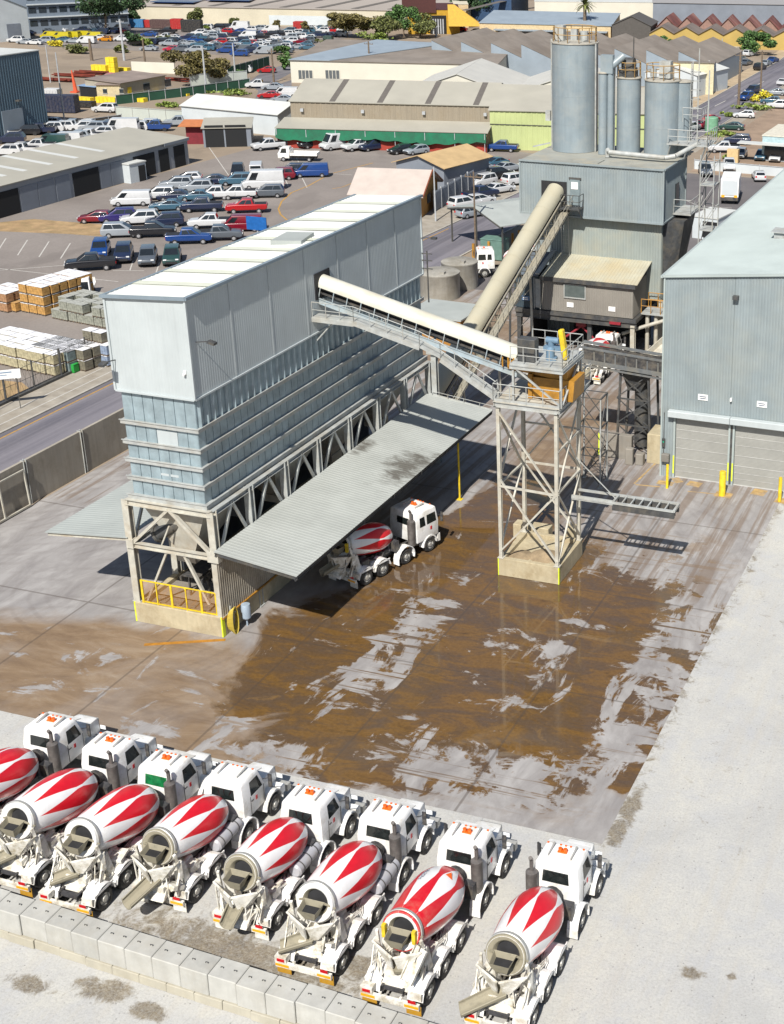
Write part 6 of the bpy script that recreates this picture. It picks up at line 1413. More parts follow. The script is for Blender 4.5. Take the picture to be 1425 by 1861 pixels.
# garage row
GR = bld('garage_row', 'long pale grey garage row with dark open bays along the car park', (-98.6, 50), (-98.3, 110.6), 11, HT(345, 299, 252), 'mono', .9, W_gar, R_beige)
hg = HT(345, 299, 252)
def gy(u): return LP(u, 395-(u*.281)-8, GR, 0)[0]
for u0, u1, kind in ((-20, 37, 'open'), (39, 70, 'shutter'), (72, 101, 'shutter'), (104, 129, 'shutter'), (135, 182, 'open'), (184, 202, 'shutter'), (204, 231, 'shutter'), (245, 283, 'open'), (291, 308, 'open'), (318, 337, 'open')):
    b = MB(); b.box(gy(u0), gy(u1), -.07, -.004, .02, hg*.82); b.build('dark_bay_panel' if kind == 'open' else 'roller_door', M_op if kind == 'open' else W_grey, GR, smooth=0)  # open garages drawn as dark panels, their inside shade is colour
for u in (20, 58, 105, 152, 200):                                          # pale strips over the roof
    x = gy(u)+3; b = MB(); b.poly(*[(x+dx, y, hg+.135+y/11*.9) for dx, y in ((-.5, -.2), (.5, -.2), (.5, 10.9), (-.5, 10.9))]); b.build('roof_light_strip', R_white, GR, smooth=0)
b = MB(); b.box(gy(210), 60.9, -.25, 11.2, hg+.9, hg+1.05) if False else b.box(gy(300), 60.7, -.3, -.1, hg-.3, hg+.1); b.build('gutter', W_grey, GR, smooth=0)
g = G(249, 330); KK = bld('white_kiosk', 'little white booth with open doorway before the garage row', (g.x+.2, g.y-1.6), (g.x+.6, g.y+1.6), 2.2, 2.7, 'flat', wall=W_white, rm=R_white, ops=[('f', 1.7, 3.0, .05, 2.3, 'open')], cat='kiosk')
# dark blue building at the left edge
DB = bld('blue_warehouse', 'tall slate blue sheeted warehouse cut by the left frame edge', (-139.85, 85), (-139.85, 129.55), 40, HT(90, 235, 92), 'flat', wall=W_slate, rm=R_white, rib=.6)
xa, za = LP(7, 240, DB, 0); xb, _ = LP(45, 235, DB, 0); b = MB(); b.box(xa, xb, -.12, -.06, .1, 4.6); b.build('roller_door', R_blue, DB, smooth=0)
b = MB(); p = LP(29, 182, DB, 0); b.box(p[0]-.4, p[0]+.4, -.9, -.1, p[1]-.15, p[1]+.1); b.build('floodlight', M_dark, DB, smooth=0)
# white shed, workshop, orange shelter
T = bld('white_shed', 'plain white gabled shed behind the workshop', G(333, 229)[:2], G(507, 247)[:2], 9, HT(333, 229, 192), 'gx', 1.5, W_white, R_white, cat='shed')
T = bld('workshop', 'low grey workshop with two dark open bays in front of the white shed', G(371, 268)[:2], G(458, 266)[:2], 8, HT(371, 268, 234), 'mono', .5, W_grey, R_beige, cat='workshop')
for u0, u1 in ((374, 408), (411, 449)): b = MB(); x0_, x1_ = LP(u0, 260, T, 0)[0], LP(u1, 260, T, 0)[0]; b.box(x0_, x1_, -.06, -.004, .02, 3.6); b.build('dark_bay_panel', M_op, T, smooth=0)  # dark panels painted for the shade inside the two bays
T = bld('orange_shelter', 'small shelter with an orange roof and dark red wall beside the garage row', G(340, 262)[:2], G(372, 262)[:2], 4, 3.0, 'mono', .4, pm('dark_red_wall', lit(140, 40, 52), .7), pm('orange_roof', lit(226, 142, 88), .7, var=.1), over=1.0, cat='shelter')
# grey fluted factory with the green awning
AW = bld('awning_annex', 'low annex with long pale roof, green shade cloth and red base wall', (-93.54, 128.42), (-59.49, 136.58), 5.5, HT(505, 268, 233), 'mono', .9, pm('annex_wall', lit(150, 120, 100), .8, var=.2, scale=.6), R_beige, cat='annex')
ha = HT(505, 268, 233); La = math.hypot(93.54-59.49, 8.16)
b = MB(); b.box(0, La, -.09, -.03, .02, 1.35); b.build('base_wall', pm('faded_red_wall', lit(188, 72, 56), .8, var=.15, scale=.5), AW, smooth=0)
b = MB(); n = 46; zz = [ha-1.35-.35*abs(math.sin(i*.71))-.25*math.sin(i*.23) for i in range(n+1)]
for i in range(n): xa, xb = i*La/n, (i+1)*La/n; b.frus([(xa, -.9, zz[i]), (xb, -.9, zz[i+1]), (xb, -.5, ha-.02), (xa, -.5, ha-.02)], [(xa, -.86, zz[i]), (xb, -.86, zz[i+1]), (xb, -.46, ha-.02), (xa, -.46, ha-.02)])
b.build('shade_cloth', pm('green_shade_cloth', lit(22, 118, 84), .8, var=.2, scale=.8), AW, smooth=0)
for i in range(8): b = MB(); b.beam((.2+i*(La-.4)/7, -.7, 0), (.2+i*(La-.4)/7, -.7, ha), .1); b.build('post', M_frame, AW, smooth=0)
ang = math.atan2(8.16, 34.05); dv = V((math.cos(ang), math.sin(ang), 0)); nv = V((-math.sin(ang), math.cos(ang), 0))
o_ = V((-93.54, 128.42, 0))+nv*5.52; tmp = thing('probe', None, None, o_, ang); xl, zl = LP(527, 181, tmp, 0); xr, zr_ = LP(893, 196, tmp, 0); D.objects.remove(tmp)
zf = (zl+zr_)/2
tmp = thing('probe', None, None, o_, ang); RIS = max(1.2, LP(549, 143, tmp, 10)[1]-zf); D.objects.remove(tmp)
FF = bld('fluted_factory', 'long factory with stained fluted walls and beige roof behind the green awning', (o_+dv*xl)[:2], (o_+dv*(xr))[:2], 20, zf, 'gx', RIS, W_flute, R_beige, rib=.9, cat='factory')
for i in range(1, 5): x = (xr-xl)*(i-.12)/4.2; b = MB(); b.poly(*[(x+dx, y, zf+.135+y/10*RIS) for dx, y in ((-.5, 0), (.5, 0), (.5, 9.9), (-.5, 9.9))]); b.build('roof_valley', pm('dark_valley', lit(120, 114, 108), .8), FF, smooth=0)
b = MB()
for i in range(4): x = 2+i*(xr-xl-3)/3; b.box(x-.25, x+.25, -.5, -.06, zf-1.6, zf-1.1)
b.build('wall_lamp', M_frame, FF, smooth=0)
LG = bld('lime_factory', 'pale lime green factory wall with beige roof left of the silos', (o_+dv*(xr+.05)-nv*2)[:2], (o_+dv*(xr+26)-nv*2)[:2], 22, zf-.4, 'gx', RIS+.3, pm('lime_wall', lit(214, 226, 158), .7, var=.06, scale=.3, streak=.12), R_beige, rib=.9, cat='factory')
b = MB(); b.beam((0, -.1, 4.2), (26, -.1, 4.0), .1); b.build('conduit', M_dark, LG, smooth=0)
# white gables behind, cream wall and sawtooth roofs
for i, (u, vt, lb) in enumerate(((803, 113, 'left one of the low white gabled roofs behind the fluted factory'), (900, 117, 'right one of the low white gabled roofs behind the fluted factory'))):
    q = o_+dv*(6+i*20+8)+nv*28; bld('white_gable_shed', lb, q[:2], (q+dv*19.6)[:2], 26, 5.0, 'gy', 3.4, W_warm, pm('off_white_roof', lit(226, 224, 216), .6, var=.05, scale=.3), cat='shed')
q = G(530, 150); SW_ = bld('cream_wall_store', 'cream walled store with two barred windows and a blue grey roof edge', q[:2], (V((q.x, q.y, 0))+dv*46)[:2], 30, HT(530, 150, 110), 'mono', 1.6, W_warm, R_grey, cat='store')
for u0, u1 in ((543, 568), (592, 617)):
    x0_, z0_ = LP(u0, 143, SW_, 0); x1_, z1_ = LP(u1, 128, SW_, 0); b = MB(); b.box(x0_, x1_, -.06, -.004, z0_, z1_); w = b.build('window', pm('grey_barred_glass', lit(110, 116, 120), .4), SW_, smooth=0)
    b = MB()
    for i in range(5): x = x0_+(x1_-x0_)*i/4; b.box(x-.06, x+.06, -.12, -.061, z0_, z1_)
    b.build('window_bar', W_warm, w, smooth=0)
hs = HT(530, 150, 110); b = MB(); b.frus([(-.3, -.3, hs+.15), (9, -.3, hs+.15), (30, 26, hs+1.6), (12, 30, hs+1.8)], [(-.3, -.3, hs+.3), (9, -.3, hs+.3), (30, 26, hs+1.75), (12, 30, hs+1.95)]); b.build('roof_edge', R_blue, SW_, smooth=0)
bld('sawtooth_factory', 'long factory with brown sawtooth roofs and pale blue end gables', G(785, 97, 5)[:2], G(1292, 121, 5)[:2], 34, 5, 'saw', 3.0, R_blue, R_grey, teeth=9, cat='factory', over=.1)
q1 = G(1296, 172); bld('dark_sided_store', 'brown roofed store with cream front band and dark grey street wall', (V((q1.x, q1.y, 0))-dv*10)[:2], q1[:2], 26, HT(1296, 172, 134), 'monod', 2.2, pm('store_cream', lit(244, 234, 196), .7), R_grey, ops=[('r', .5, 25, .2, 4.5, 'door', M_dark)], cat='store')
bld('white_roof_store', 'low store with a bright white gabled roof beyond the silos', G(1172, 168)[:2], G(1266, 176)[:2], 16, 4.4, 'gy', 1.6, W_white, R_white, cat='store')
b_ = G(1330, 168)
# orange house, tan roof house
OH = bld('orange_house', 'small orange walled house with pale gable roof beside the road', (-57.2, 87.2), (-48.4, 89.0), 9.5, 3.1, 'gx', 2.3, pm('orange_wall', lit(206, 146, 66), .8, var=.1, scale=.8), pm('pale_pink_roof', lit(222, 208, 198), .7, var=.06, scale=.6), over=.6, cat='house')
b = MB(); b.beam((9.6, -.7, 3.0), (9.6, 4.75, 5.5), .16, .22); b.beam((9.6, 10.2, 3.0), (9.6, 4.75, 5.5), .16, .22); b.build('bargeboard', pm('brown_bargeboard', lit(150, 82, 52), .6), OH, smooth=0)
b = MB(); b.box(9.0, 9.04, 3.5, 5.2, 1.2, 2.4); b.build('side_window', M_win, OH, smooth=0)
TH = bld('tan_roof_house', 'house with tan tiled roof and grey side wall behind the orange house', G(722, 336)[:2], G(808, 348)[:2], 11, 3.4, 'gy', 1.3, W_grey, R_tan, over=.5, cat='house')
GF = thing('sheet_fence', 'grey sheet metal fence and gates along the road beside the tan roofed house', 'fence', G(790, 385), math.atan2((G(862, 342)-G(790, 385)).y, (G(862, 342)-G(790, 385)).x))
Lf = (G(862, 342)-G(790, 385)).length
for i in range(6): b = MB(); b.corr((i*Lf/6+.1, 0, .1), (1, 0, 0), (0, 0, 1), (0, -1, 0), Lf/6-.2, 2.6, .3, .04, thick=.03); b.build('panel', W_grey, GF, smooth=0); b = MB(); b.beam((i*Lf/6, 0, 0), (i*Lf/6, 0, 2.9), .18); b.build('post', M_frame, GF, smooth=0)
# works yard hut and materials
HU = bld('site_hut', 'beige site hut with a blue and brown roof among yellow barriers', G(222, 183)[:2], G(303, 167)[:2], 8.5, HT(222, 183, 152), 'mono', .5, pm('beige_hut_wall', lit(196, 186, 166), .7, var=.06), pm('hut_roof', lit(168, 152, 142), .7, var=.2, scale=.15), ops=[('f', 7, 9, 1.1, 2.5, 'window'), ('f', 14, 16, 1.1, 2.5, 'window'), ('f', 2, 3.2, .1, 2.4, 'door', M_yels)], cat='hut')
T = bld('open_bay_shed', 'blue roofed open bay beside the beige site hut', G(146, 178)[:2], G(176, 181)[:2], 9, HT(146, 178, 156), 'mono', .4, pm('grey_bay', lit(110, 104, 100), .8), pm('pale_blue_roof', lit(152, 184, 222), .6), ops=[('f', .3, 4.5, .1, 2.4, 'open')], cat='shed')
T = bld('cream_porch', 'cream end wall of the hut with two small windows', G(178, 183)[:2], G(220, 183)[:2], 5, HT(178, 183, 155), 'mono', .4, pm('hut_cream', lit(236, 220, 180), .7), pm('hut_roof', ()), ops=[('f', 1.2, 2.0, 1.5, 2.3, 'window'), ('f', 4.4, 5.2, 1.5, 2.3, 'window')], cat='hut')
M_ybar = pm('yellow_plastic', (.75, .56, .03), .5, var=.12, scale=2)
for (u, v, w, h, lb) in ((205, 131, 2.3, 3.4, 'tall block of stacked yellow crates behind the site hut'), (183, 131, 4, 1.7, 'lower run of yellow crates left of the tall yellow block'), (150, 186, 5, 1.1, 'yellow barrier in front of the blue roofed bay'), (196, 187, 4.6, 1.2, 'yellow skip at the foot of the cream hut wall'), (242, 184, 6, .8, 'yellow barrier pile right of the cream hut wall'), (310, 172, 9, .5, 'long flat pile of yellow boards behind the green fence'), (225, 128, 3, .7, 'small yellow pile right of the tall yellow block')):
    b = MB(); n = max(2, int(w/.9)); k = max(1, int(h/1.1))
    for i in range(n):
        for j in range(k): b.box(-w/2+i*w/n+.03, -w/2+(i+1)*w/n-.03, -.7, .7, j*h/k+.02, (j+1)*h/k-.03)
    o = one(b, 'yellow_stack', M_ybar, lb, 'yellow stack', smooth=0); o.location = G(u, v)
M_rst = pm('rusty_steel', lit(138, 58, 40), .85, var=.3, scale=.6)
for (u, v, w, lb) in ((100, 148, 9, 'rust red steel beams piled beside the dark blue building'), (135, 140, 11, 'rust red steel beams piled in the middle of the yard'), (165, 135, 9, 'rust red steel beams piled before the yellow crates'), (322, 148, 7, 'dark red machinery under the rust brown tree'), (225, 140, 9, 'pinkish pipes stacked behind the site hut')):
    b = MB(); rng = random.Random(u)
    for i in range(9): b.beam((-w/2+rng.random(), rng.uniform(-1, 1), .2+.22*(i//3)), (w/2-rng.random(), rng.uniform(-1, 1), .25+.22*(i//3)), .22)
    o = one(b, 'steel_pile', M_rst if u != 225 else pm('pink_pipe', lit(200, 130, 146), .7), lb, 'steel pile', smooth=0); o.location = G(u, v)
g = G(138, 168); b = MB(); b.cyl((0, 0, 0), (-.4, 0, 4.5), .45, .12, 10); b.box(-.8, .8, -.8, .8, 0, .3); o = one(b, 'orange_cone_boom', pm('orange_red', (.6, .10, .04), .5), 'upright orange red boom beside the blue roofed bay', 'boom'); o.location = g
o = bld('white_wall_panel', 'long low white wall behind the yellow crates', G(240, 131)[:2], G(318, 134)[:2], .3, 2.4, 'none', wall=W_warm, cat='wall')
def fence(name, label, pts, h, m, post=3.0, pm_=None):
    T = thing(name, label, 'fence', (pts[0][0], pts[0][1], 0))
    for a, c in zip(pts, pts[1:]):
        a, c = V((a[0], a[1], 0)), V((c[0], c[1], 0)); b = MB(); b.beam(a+V((0, 0, h/2)), c+V((0, 0, h/2)), .06, h); b.build('panel', m, T, True, smooth=0)
        n = max(1, int((c-a).length/post)); b = MB(); cam = (CAM-a); cam.z = 0; cam = cam.normalized()*.08
        for i in range(n+1): p = a.lerp(c, i/n)+cam; b.beam(p, p+V((0, 0, h+.15)), .09)
        b.beam(a+cam+V((0, 0, h*.97)), c+cam+V((0, 0, h*.97)), .07); b.build('frame', pm_ or M_frame, T, True, smooth=0)
fence('green_mesh_fence', 'dark green mesh fence running from the hut to the side street', [G(212, 190)[:2], G(330, 176)[:2], G(455, 158)[:2]], HT(455, 158, 142), pm('green_mesh', lit(48, 98, 76), .8, var=.12, scale=.5))
fence('green_mesh_fence', 'far dark green mesh fence behind the pale sheet fence', [G(415, 143)[:2], G(490, 122)[:2]], 2.6, pm('green_mesh', ()))
fence('pale_sheet_fence', 'white translucent sheet fence left of the white shed', [G(212, 214)[:2], G(333, 222)[:2]], HT(212, 214, 193), pm('pale_sheet', lit(218, 226, 218), .5, var=.06, scale=.4), 3.0, M_galvs)
fence('pale_sheet_fence', 'white sheet fence behind the green mesh fence', [G(347, 158)[:2], G(450, 150)[:2]], 2.6, pm('pale_sheet', ()))
fence('low_wire_fence', 'low grey yard fence right of the dark blue building', [G(92, 236)[:2], G(150, 232)[:2], G(222, 222)[:2]], 1.4, pm('grey_wire', ()), 2.5)

# ---------------------------------------------------------------- far buildings along the top
p, q = G(245, 42), G(832, 53)
CW = bld('cream_warehouse', 'very long cream warehouse with grey skylit roof across the top', p[:2], q[:2], 90, HT(400, 45, 14), 'mono', 6, W_cream, pm('pale_mauve_roof', lit(192, 182, 172), .7, var=.05, scale=.05), cat='warehouse')
Lw = (q-p).length; hw = HT(400, 45, 14)
for i in range(9): x = 12+i*Lw/9; b = MB(); b.poly(*[(x+y*.42+dx, y, hw+.2+y/90*6) for dx, y in ((-1.2, 2), (1.2, 2), (1.2, 85), (-1.2, 85))]); b.build('roof_valley', pm('dark_valley', ()), CW, smooth=0)
for x, y in ((4, 4), (20, 10)): b = MB(); b.box(x, x+14, y, y+9, hw+.7+y/15, hw+.9+y/15); b.build('solar_panel', pm('solar_blue', lit(44, 66, 118), .2), CW, smooth=0)
b = MB(); b.box(Lw*.42, Lw*.72, -.1, -.02, .3, 3.2); b.build('white_panel', W_white, CW, smooth=0)
WG = bld('white_gable_hall', 'white gabled hall with grey roller door at the top left corner', G(-60, 82)[:2], G(56, 72)[:2], 30, HT(56, 72, 14), 'gy', 4, W_white, R_blue, ops=[], cat='hall')
x0_, _ = LP(15, 70, WG, 0); x1_, z1_ = LP(36, 42, WG, 0); b = MB(); b.box(x0_, x1_, -.1, -.01, .1, z1_); b.build('roller_door', W_grey, WG, smooth=0)
OF = bld('office_block', 'blue grey office block with strips of dark windows at the top left', G(55, 62)[:2], G(236, 52)[:2], 30, HT(56, 62, -22), 'flat', wall=pm('blue_grey_facade', lit(142, 156, 172), .6, var=.06), rm=R_blue, cat='office')
Lo = (G(236, 52)-G(55, 62)).length; ho = HT(56, 62, -22)
for k in range(5):
    z = 2.2+k*3.6
    if z+1.6 > ho: break
    for i in range(10):
        x = Lo*(i+.12)/10; b = MB(); b.box(x, x+Lo*.072, -.09, -.01, z, z+1.5); b.build('window', M_win, OF, smooth=0)
    b = MB(); b.box(0, Lo, -.7, -.02, z+2.2, z+2.5); b.build('balcony_band', W_white, OF, smooth=0)
SH = bld('yellow_showroom', 'brown and yellow showroom with glazed black entrance behind the green trees', G(742, 62)[:2], G(836, 62)[:2], 26, HT(800, 62, 18), 'flat', wall=pm('showroom_yellow', lit(224, 176, 48), .6), rm=pm('showroom_brown', lit(92, 48, 44), .7), cat='showroom')
x0_, x1_, x2_ = LP(782, 60, SH, 0)[0], LP(812, 60, SH, 0)[0], LP(745, 60, SH, 0)[0]; z_ = HT(800, 62, 28); zt_ = HT(800, 62, 14)
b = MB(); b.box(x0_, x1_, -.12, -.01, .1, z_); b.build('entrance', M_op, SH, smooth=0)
b = MB()
for i in range(5): x = x0_+1+(x1_-x0_-2)*i/4; b.box(x-.18, x+.18, -.2, -.121, .1, z_-1)
b.build('entrance_frame', M_frame, SH, smooth=0)
b = MB(); b.box(x2_-2, x0_+2, -.5, -.02, z_+.8, zt_+2.5); b.build('brown_fascia', pm('showroom_brown', ()), SH, smooth=0)
b = MB(); b.frus([(x1_+.5, -6, 2.8), (x1_+11, -6, 2.8), (x1_+11, -.1, 2.8), (x1_+.5, -.1, 2.8)], [(x1_+.5, -1, zt_+1), (x1_+2.5, -1, zt_+1), (x1_+2.5, -.1, zt_+1), (x1_+.5, -.1, zt_+1)]); b.build('yellow_awning', pm('showroom_yellow', ()), SH, smooth=0)
bld('cream_showroom_wing', 'cream wing with sloping end right of the yellow showroom', G(826, 50)[:2], G(852, 50)[:2], 40, HT(840, 50, 8), 'flat', wall=pm('peach_wall', lit(238, 210, 166), .7), rm=W_cream, cat='wing')
bld('navy_office', 'navy blue office block behind the big dark tree', G(858, 40)[:2], G(930, 42)[:2], 25, 16, 'flat', wall=pm('navy_wall', lit(62, 92, 130), .5), rm=M_dark, cat='office')
SR = bld('shop_row', 'long shop row with grey awning and dark glazed fronts behind the silos', G(872, 66)[:2], G(1110, 72)[:2], 22, HT(900, 66, 42), 'mono', 2.0, pm('shop_cream', lit(240, 214, 168), .7), R_blue, cat='shop')
Ls = (G(1110, 72)-G(872, 66)).length; hs2 = HT(900, 66, 42)
b = MB(); b.box(Ls*.12, Ls*.98, -3, -.02, hs2*.55, hs2*.62); b.build('awning', R_blue, SR, smooth=0)
for i in range(9): x = Ls*(.14+i*.092); b = MB(); b.box(x, x+Ls*.082, -.1, -.01, .3, hs2*.52); b.build('shop_window', M_win, SR, smooth=0)
bld('white_slab_store', 'bright cream flat store across the top right of centre', G(972, 42)[:2], G(1206, 44)[:2], 30, HT(1100, 42, 3), 'flat', wall=W_warm, rm=R_white, cat='store')
bld('dark_roof_store', 'small dark roofed store right of the shop row', G(1112, 78)[:2], G(1182, 80)[:2], 16, 5, 'gy', 2.5, pm('store_dark', lit(100, 96, 92), .7), pm('charcoal_roof', lit(104, 100, 96), .7), cat='store')
YR = bld('yellow_factory', 'bright yellow factory with rusty red and brown sawtooth roofs', G(1180, 84)[:2], G(1450, 92)[:2], 14, HT(1180, 84, 60), 'zig', 1.9, pm('yellow_wall', lit(214, 184, 104), .7, var=.08, scale=.2), pm('brown_grey_roof', lit(140, 128, 120), .8, var=.15, scale=.15), teeth=6, cat='factory', over=.1)
p = G(1180, 84); p2 = G(1450, 92); dd = (p2-p).normalized(); nn = V((-dd.y, dd.x, 0)); bld('red_roof_factory', 'rusty red roofed factory behind the yellow one', (p+nn*14.2)[:2], (p2+nn*14.2)[:2], 16, 4.0, 'zig', 3.0, pm('rust_end', lit(176, 140, 126), .8), pm('rust_red_roof', lit(140, 84, 76), .8, var=.25, scale=.15, dirt=(lit(196, 150, 136), .7, .12)), teeth=7, cat='factory', over=.1)
bld('grey_roof_hall', 'wide grey roofed hall behind the red roofs', G(1186, 60)[:2], G(1440, 64)[:2], 30, 9, 'mono', 2, W_grey, pm('mid_grey_roof', lit(176, 174, 174), .7, var=.06), cat='hall')
SO = bld('solar_roof_hall', 'beige hall with a blue solar array at the top right corner', G(1248, 36)[:2], G(1450, 40)[:2], 40, HT(1250, 36, 12), 'mono', 3, pm('beige_hall', lit(224, 208, 178), .7, streak=.1), R_beige, cat='hall')
b = MB(); b.box(3, 26, 2, 26, HT(1250, 36, 12)+1.2, HT(1250, 36, 12)+1.5); b.build('solar_panel', pm('solar_blue', ()), SO, smooth=0)
# right hand shop with pale blue fascia
PB = bld('pale_blue_shop', 'cream roofed shop with pale blue front and open dark bays at the right edge', G(1384, 292)[:2], G(1440, 296)[:2], 12, 4.0, 'flat', wall=pm('pale_blue_wall', lit(196, 224, 230), .6), rm=pm('cream_flat_roof', lit(244, 238, 220), .7), ops=[('f', .4, 3.8, .2, 2.5, 'window'), ('f', 4.2, 7.5, .2, 2.5, 'window')], cat='shop')
b = MB(); b.box(-3.6, 5.2, -2.4, -.02, 2.9, 3.05); b.build('porch_roof', R_white, PB, smooth=0)
fence('white_boundary_wall', 'low white boundary wall across the dark car park', [G(1262, 307)[:2], G(1440, 323)[:2]], 1.5, W_white, 5)
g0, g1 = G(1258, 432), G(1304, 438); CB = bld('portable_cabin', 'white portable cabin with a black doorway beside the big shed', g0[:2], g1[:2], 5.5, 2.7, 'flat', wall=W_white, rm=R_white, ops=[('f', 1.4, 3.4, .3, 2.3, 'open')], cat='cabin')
b = MB(); b.box(-.9, .9, -.5, .5, .1, 2.2); o = one(b, 'tan_board', pm('tan_board', lit(248, 216, 160), .7), 'tan sign board standing on the brown paving', 'board', smooth=0); o.location = G(1332, 296)
b = MB(); b.lathe([(1.2, 0), (1.2, 2.4), (1.1, 2.5), (.01, 2.6)], (0, 0, 0), (0, 0, 1), 24); o = one(b, 'green_tank', pm('mint_tank', lit(140, 196, 160), .6), 'round mint green tank beside the street hedge', 'tank'); o.location = G(1293, 238)
T = thing('blue_sign', 'plain blue sign board standing behind the bin roof', 'sign', G(470, 450)); kk = HT(470, 450, 394); k0 = HT(470, 450, 418)
b = MB(); b.box(-1.35, 1.35, -.06, .06, k0, kk); b.build('board', pm('sign_blue', lit(30, 112, 196), .5), T, smooth=0); b = MB(); b.beam((0, .12, 0), (0, .12, kk-.2), .14); b.build('post', M_frame, T, smooth=0)

# ---------------------------------------------------------------- vegetation
tree('big dark tree with pale trunk in front of the office block', 192, 62, -24, 112, LF_dark, low=.35, n=2200)
tree('round rust green tree behind the green mesh fence', 362, 152, 92, 88, LF_rust, n=2200)
tree('dark green tree standing right of the yellow showroom', 852, 42, -30, 56, LF_dark, low=.3, n=1500)
tree('rusty crowned gum tree nearest the cream warehouse wall', 632, 68, 22, 78, LF_rust, low=.2, n=1500)
tree('rusty gum tree with light trunk in the hedge row', 664, 70, 18, 74, LF_rust, low=.25, n=1600)
tree('olive green tree in the middle of the hedge row', 700, 72, 24, 64, LF_olive, low=.1, n=1400)
tree('tall green tree left of the yellow showroom', 735, 68, 10, 54, LF_green, low=.1, n=1400)
tree('bright green tree touching the yellow showroom', 765, 68, 18, 56, LF_olive, low=.1, n=1300)
tree('slim pale green tree against the cream warehouse wall', 358, 52, 12, 20, LF_olive, name='poplar', low=.2, n=600)
tree('small pale tree against the cream warehouse wall', 424, 52, 32, 20, LF_olive, low=.2, n=400)
tree('small bare brown tree before the cream warehouse', 503, 58, 36, 14, LF_rust, low=.3, n=200)
tree('small bare brown tree before the white panel', 556, 62, 38, 12, LF_rust, low=.3, n=200)
tree('dark grey green tree at the left end of the cream wall', 243, 42, 14, 22, LF_dark, low=.1, n=500)
tree('leafy green tree between the street and the yellow factory', 1372, 100, 56, 66, LF_green, low=.1, n=1500)
tree('round green tree before the yellow factory wall', 1208, 92, 64, 40, LF_green, low=.05, n=900)
for a in (('dark green street tree at the corner of the cream walled store', 520, 128, 100, 26, LF_green), ('grey green bush beside the street corner', 512, 100, 82, 34, LF_green), ('long olive hedge below the gum trees', 610, 92, 72, 80, LF_olive), ('bright hedge patch below the olive trees', 680, 74, 56, 70, LF_lime), ('dark bush at the edge of the van lot', 240, 84, 58, 30, LF_dark), ('bright green bush beside the dark bush', 262, 82, 66, 34, LF_lime), ('green bush right of the van lot', 293, 74, 62, 26, LF_olive), ('olive bush on the bare verge', 136, 97, 80, 44, LF_olive), ('yellow green bush among the yellow vans', 100, 84, 74, 24, LF_yel), ('pale grey bush near the brown post', 222, 96, 80, 26, LF_olive), ('small green bush by the white sheet fence', 437, 140, 126, 18, LF_green), ('dry yellow grass clump below the green fence', 302, 194, 184, 34, LF_lime), ('dry yellow shrubs along the green fence', 420, 172, 162, 60, LF_lime), ('low bush at the foot of the small white trees', 372, 54, 44, 24, LF_lime)):
    bush(*a)
for a in (('clipped green hedge below the mint tank', 1312, 246, 236, 56, LF_lime), ('clipped green hedge by the timber power pole', 1374, 200, 188, 60, LF_lime), ('green shrub by the white hatchback', 1326, 212, 202, 22, LF_lime), ('yellow flowering shrub on the verge', 1388, 186, 164, 36, LF_yel), ('small green shrub behind the tan board', 1322, 290, 281, 14, LF_lime)):
    bush(*a, name='hedge' if 'hedge' in a[0] else 'shrub')
T = thing('palm_tree', 'single palm tree with a bare trunk behind the tall silo', 'palm', G(1063, 66)); hp = HT(1063, 66, 8)
b = MB(); b.lathe([(.9, 0), (.6, hp*.3), (.5, hp*.8), (.65, hp)], (0, 0, 0), (0, 0, 1), 12); b.build('trunk', M_bark, T)
b = MB(); rng = random.Random(4)
for i in range(70):
    a = rng.uniform(0, 6.28); e = rng.uniform(-.6, 1.3); L_ = rng.uniform(3.0, 4.2); prev = V((0, 0, hp)); d = V((math.cos(a)*math.cos(e), math.sin(a)*math.cos(e), math.sin(e)))
    for s in range(4):
        nx = prev+d*L_/4; w = d.cross(V((0, 0, 1))).normalized()*.38*(1-s*.2); b.k = i % 3; b.poly(prev-w, prev+w, nx+w*.75, nx-w*.75); prev = nx; d = (d+V((0, 0, -.28))).normalized()
b.build('crown', LF_olive, T, smooth=0)
# ---------------------------------------------------------------- cars
M_car = objcol('car_paint', .28, coat=.6)
M_cglass = pm('car_glass', (.014, .018, .022), .06, var=.1, world=False, spec=.8)
M_ctrim = pm('car_black_trim', (.02, .02, .022), .6, var=.1, world=False)
M_alloy = pm('alloy_wheel', (.42, .42, .43), .35, .4, var=.1, world=False)
def c8(r, g, b): return lit(r, g, b)
CC = {'white': c8(240, 242, 244), 'silver': c8(176, 184, 192), 'grey': c8(104, 112, 122), 'black': (.012, .013, .017), 'navy': (.014, .022, .055), 'blue': c8(28, 76, 150), 'red': c8(200, 28, 36), 'maroon': c8(140, 18, 44), 'purple': c8(52, 44, 122), 'teal': c8(74, 116, 140), 'green': c8(52, 86, 82), 'yellow': c8(222, 206, 40), 'orange': c8(230, 150, 30), 'pink': c8(206, 40, 76), 'brown': c8(96, 70, 72), 'skyblue': c8(60, 140, 200)}
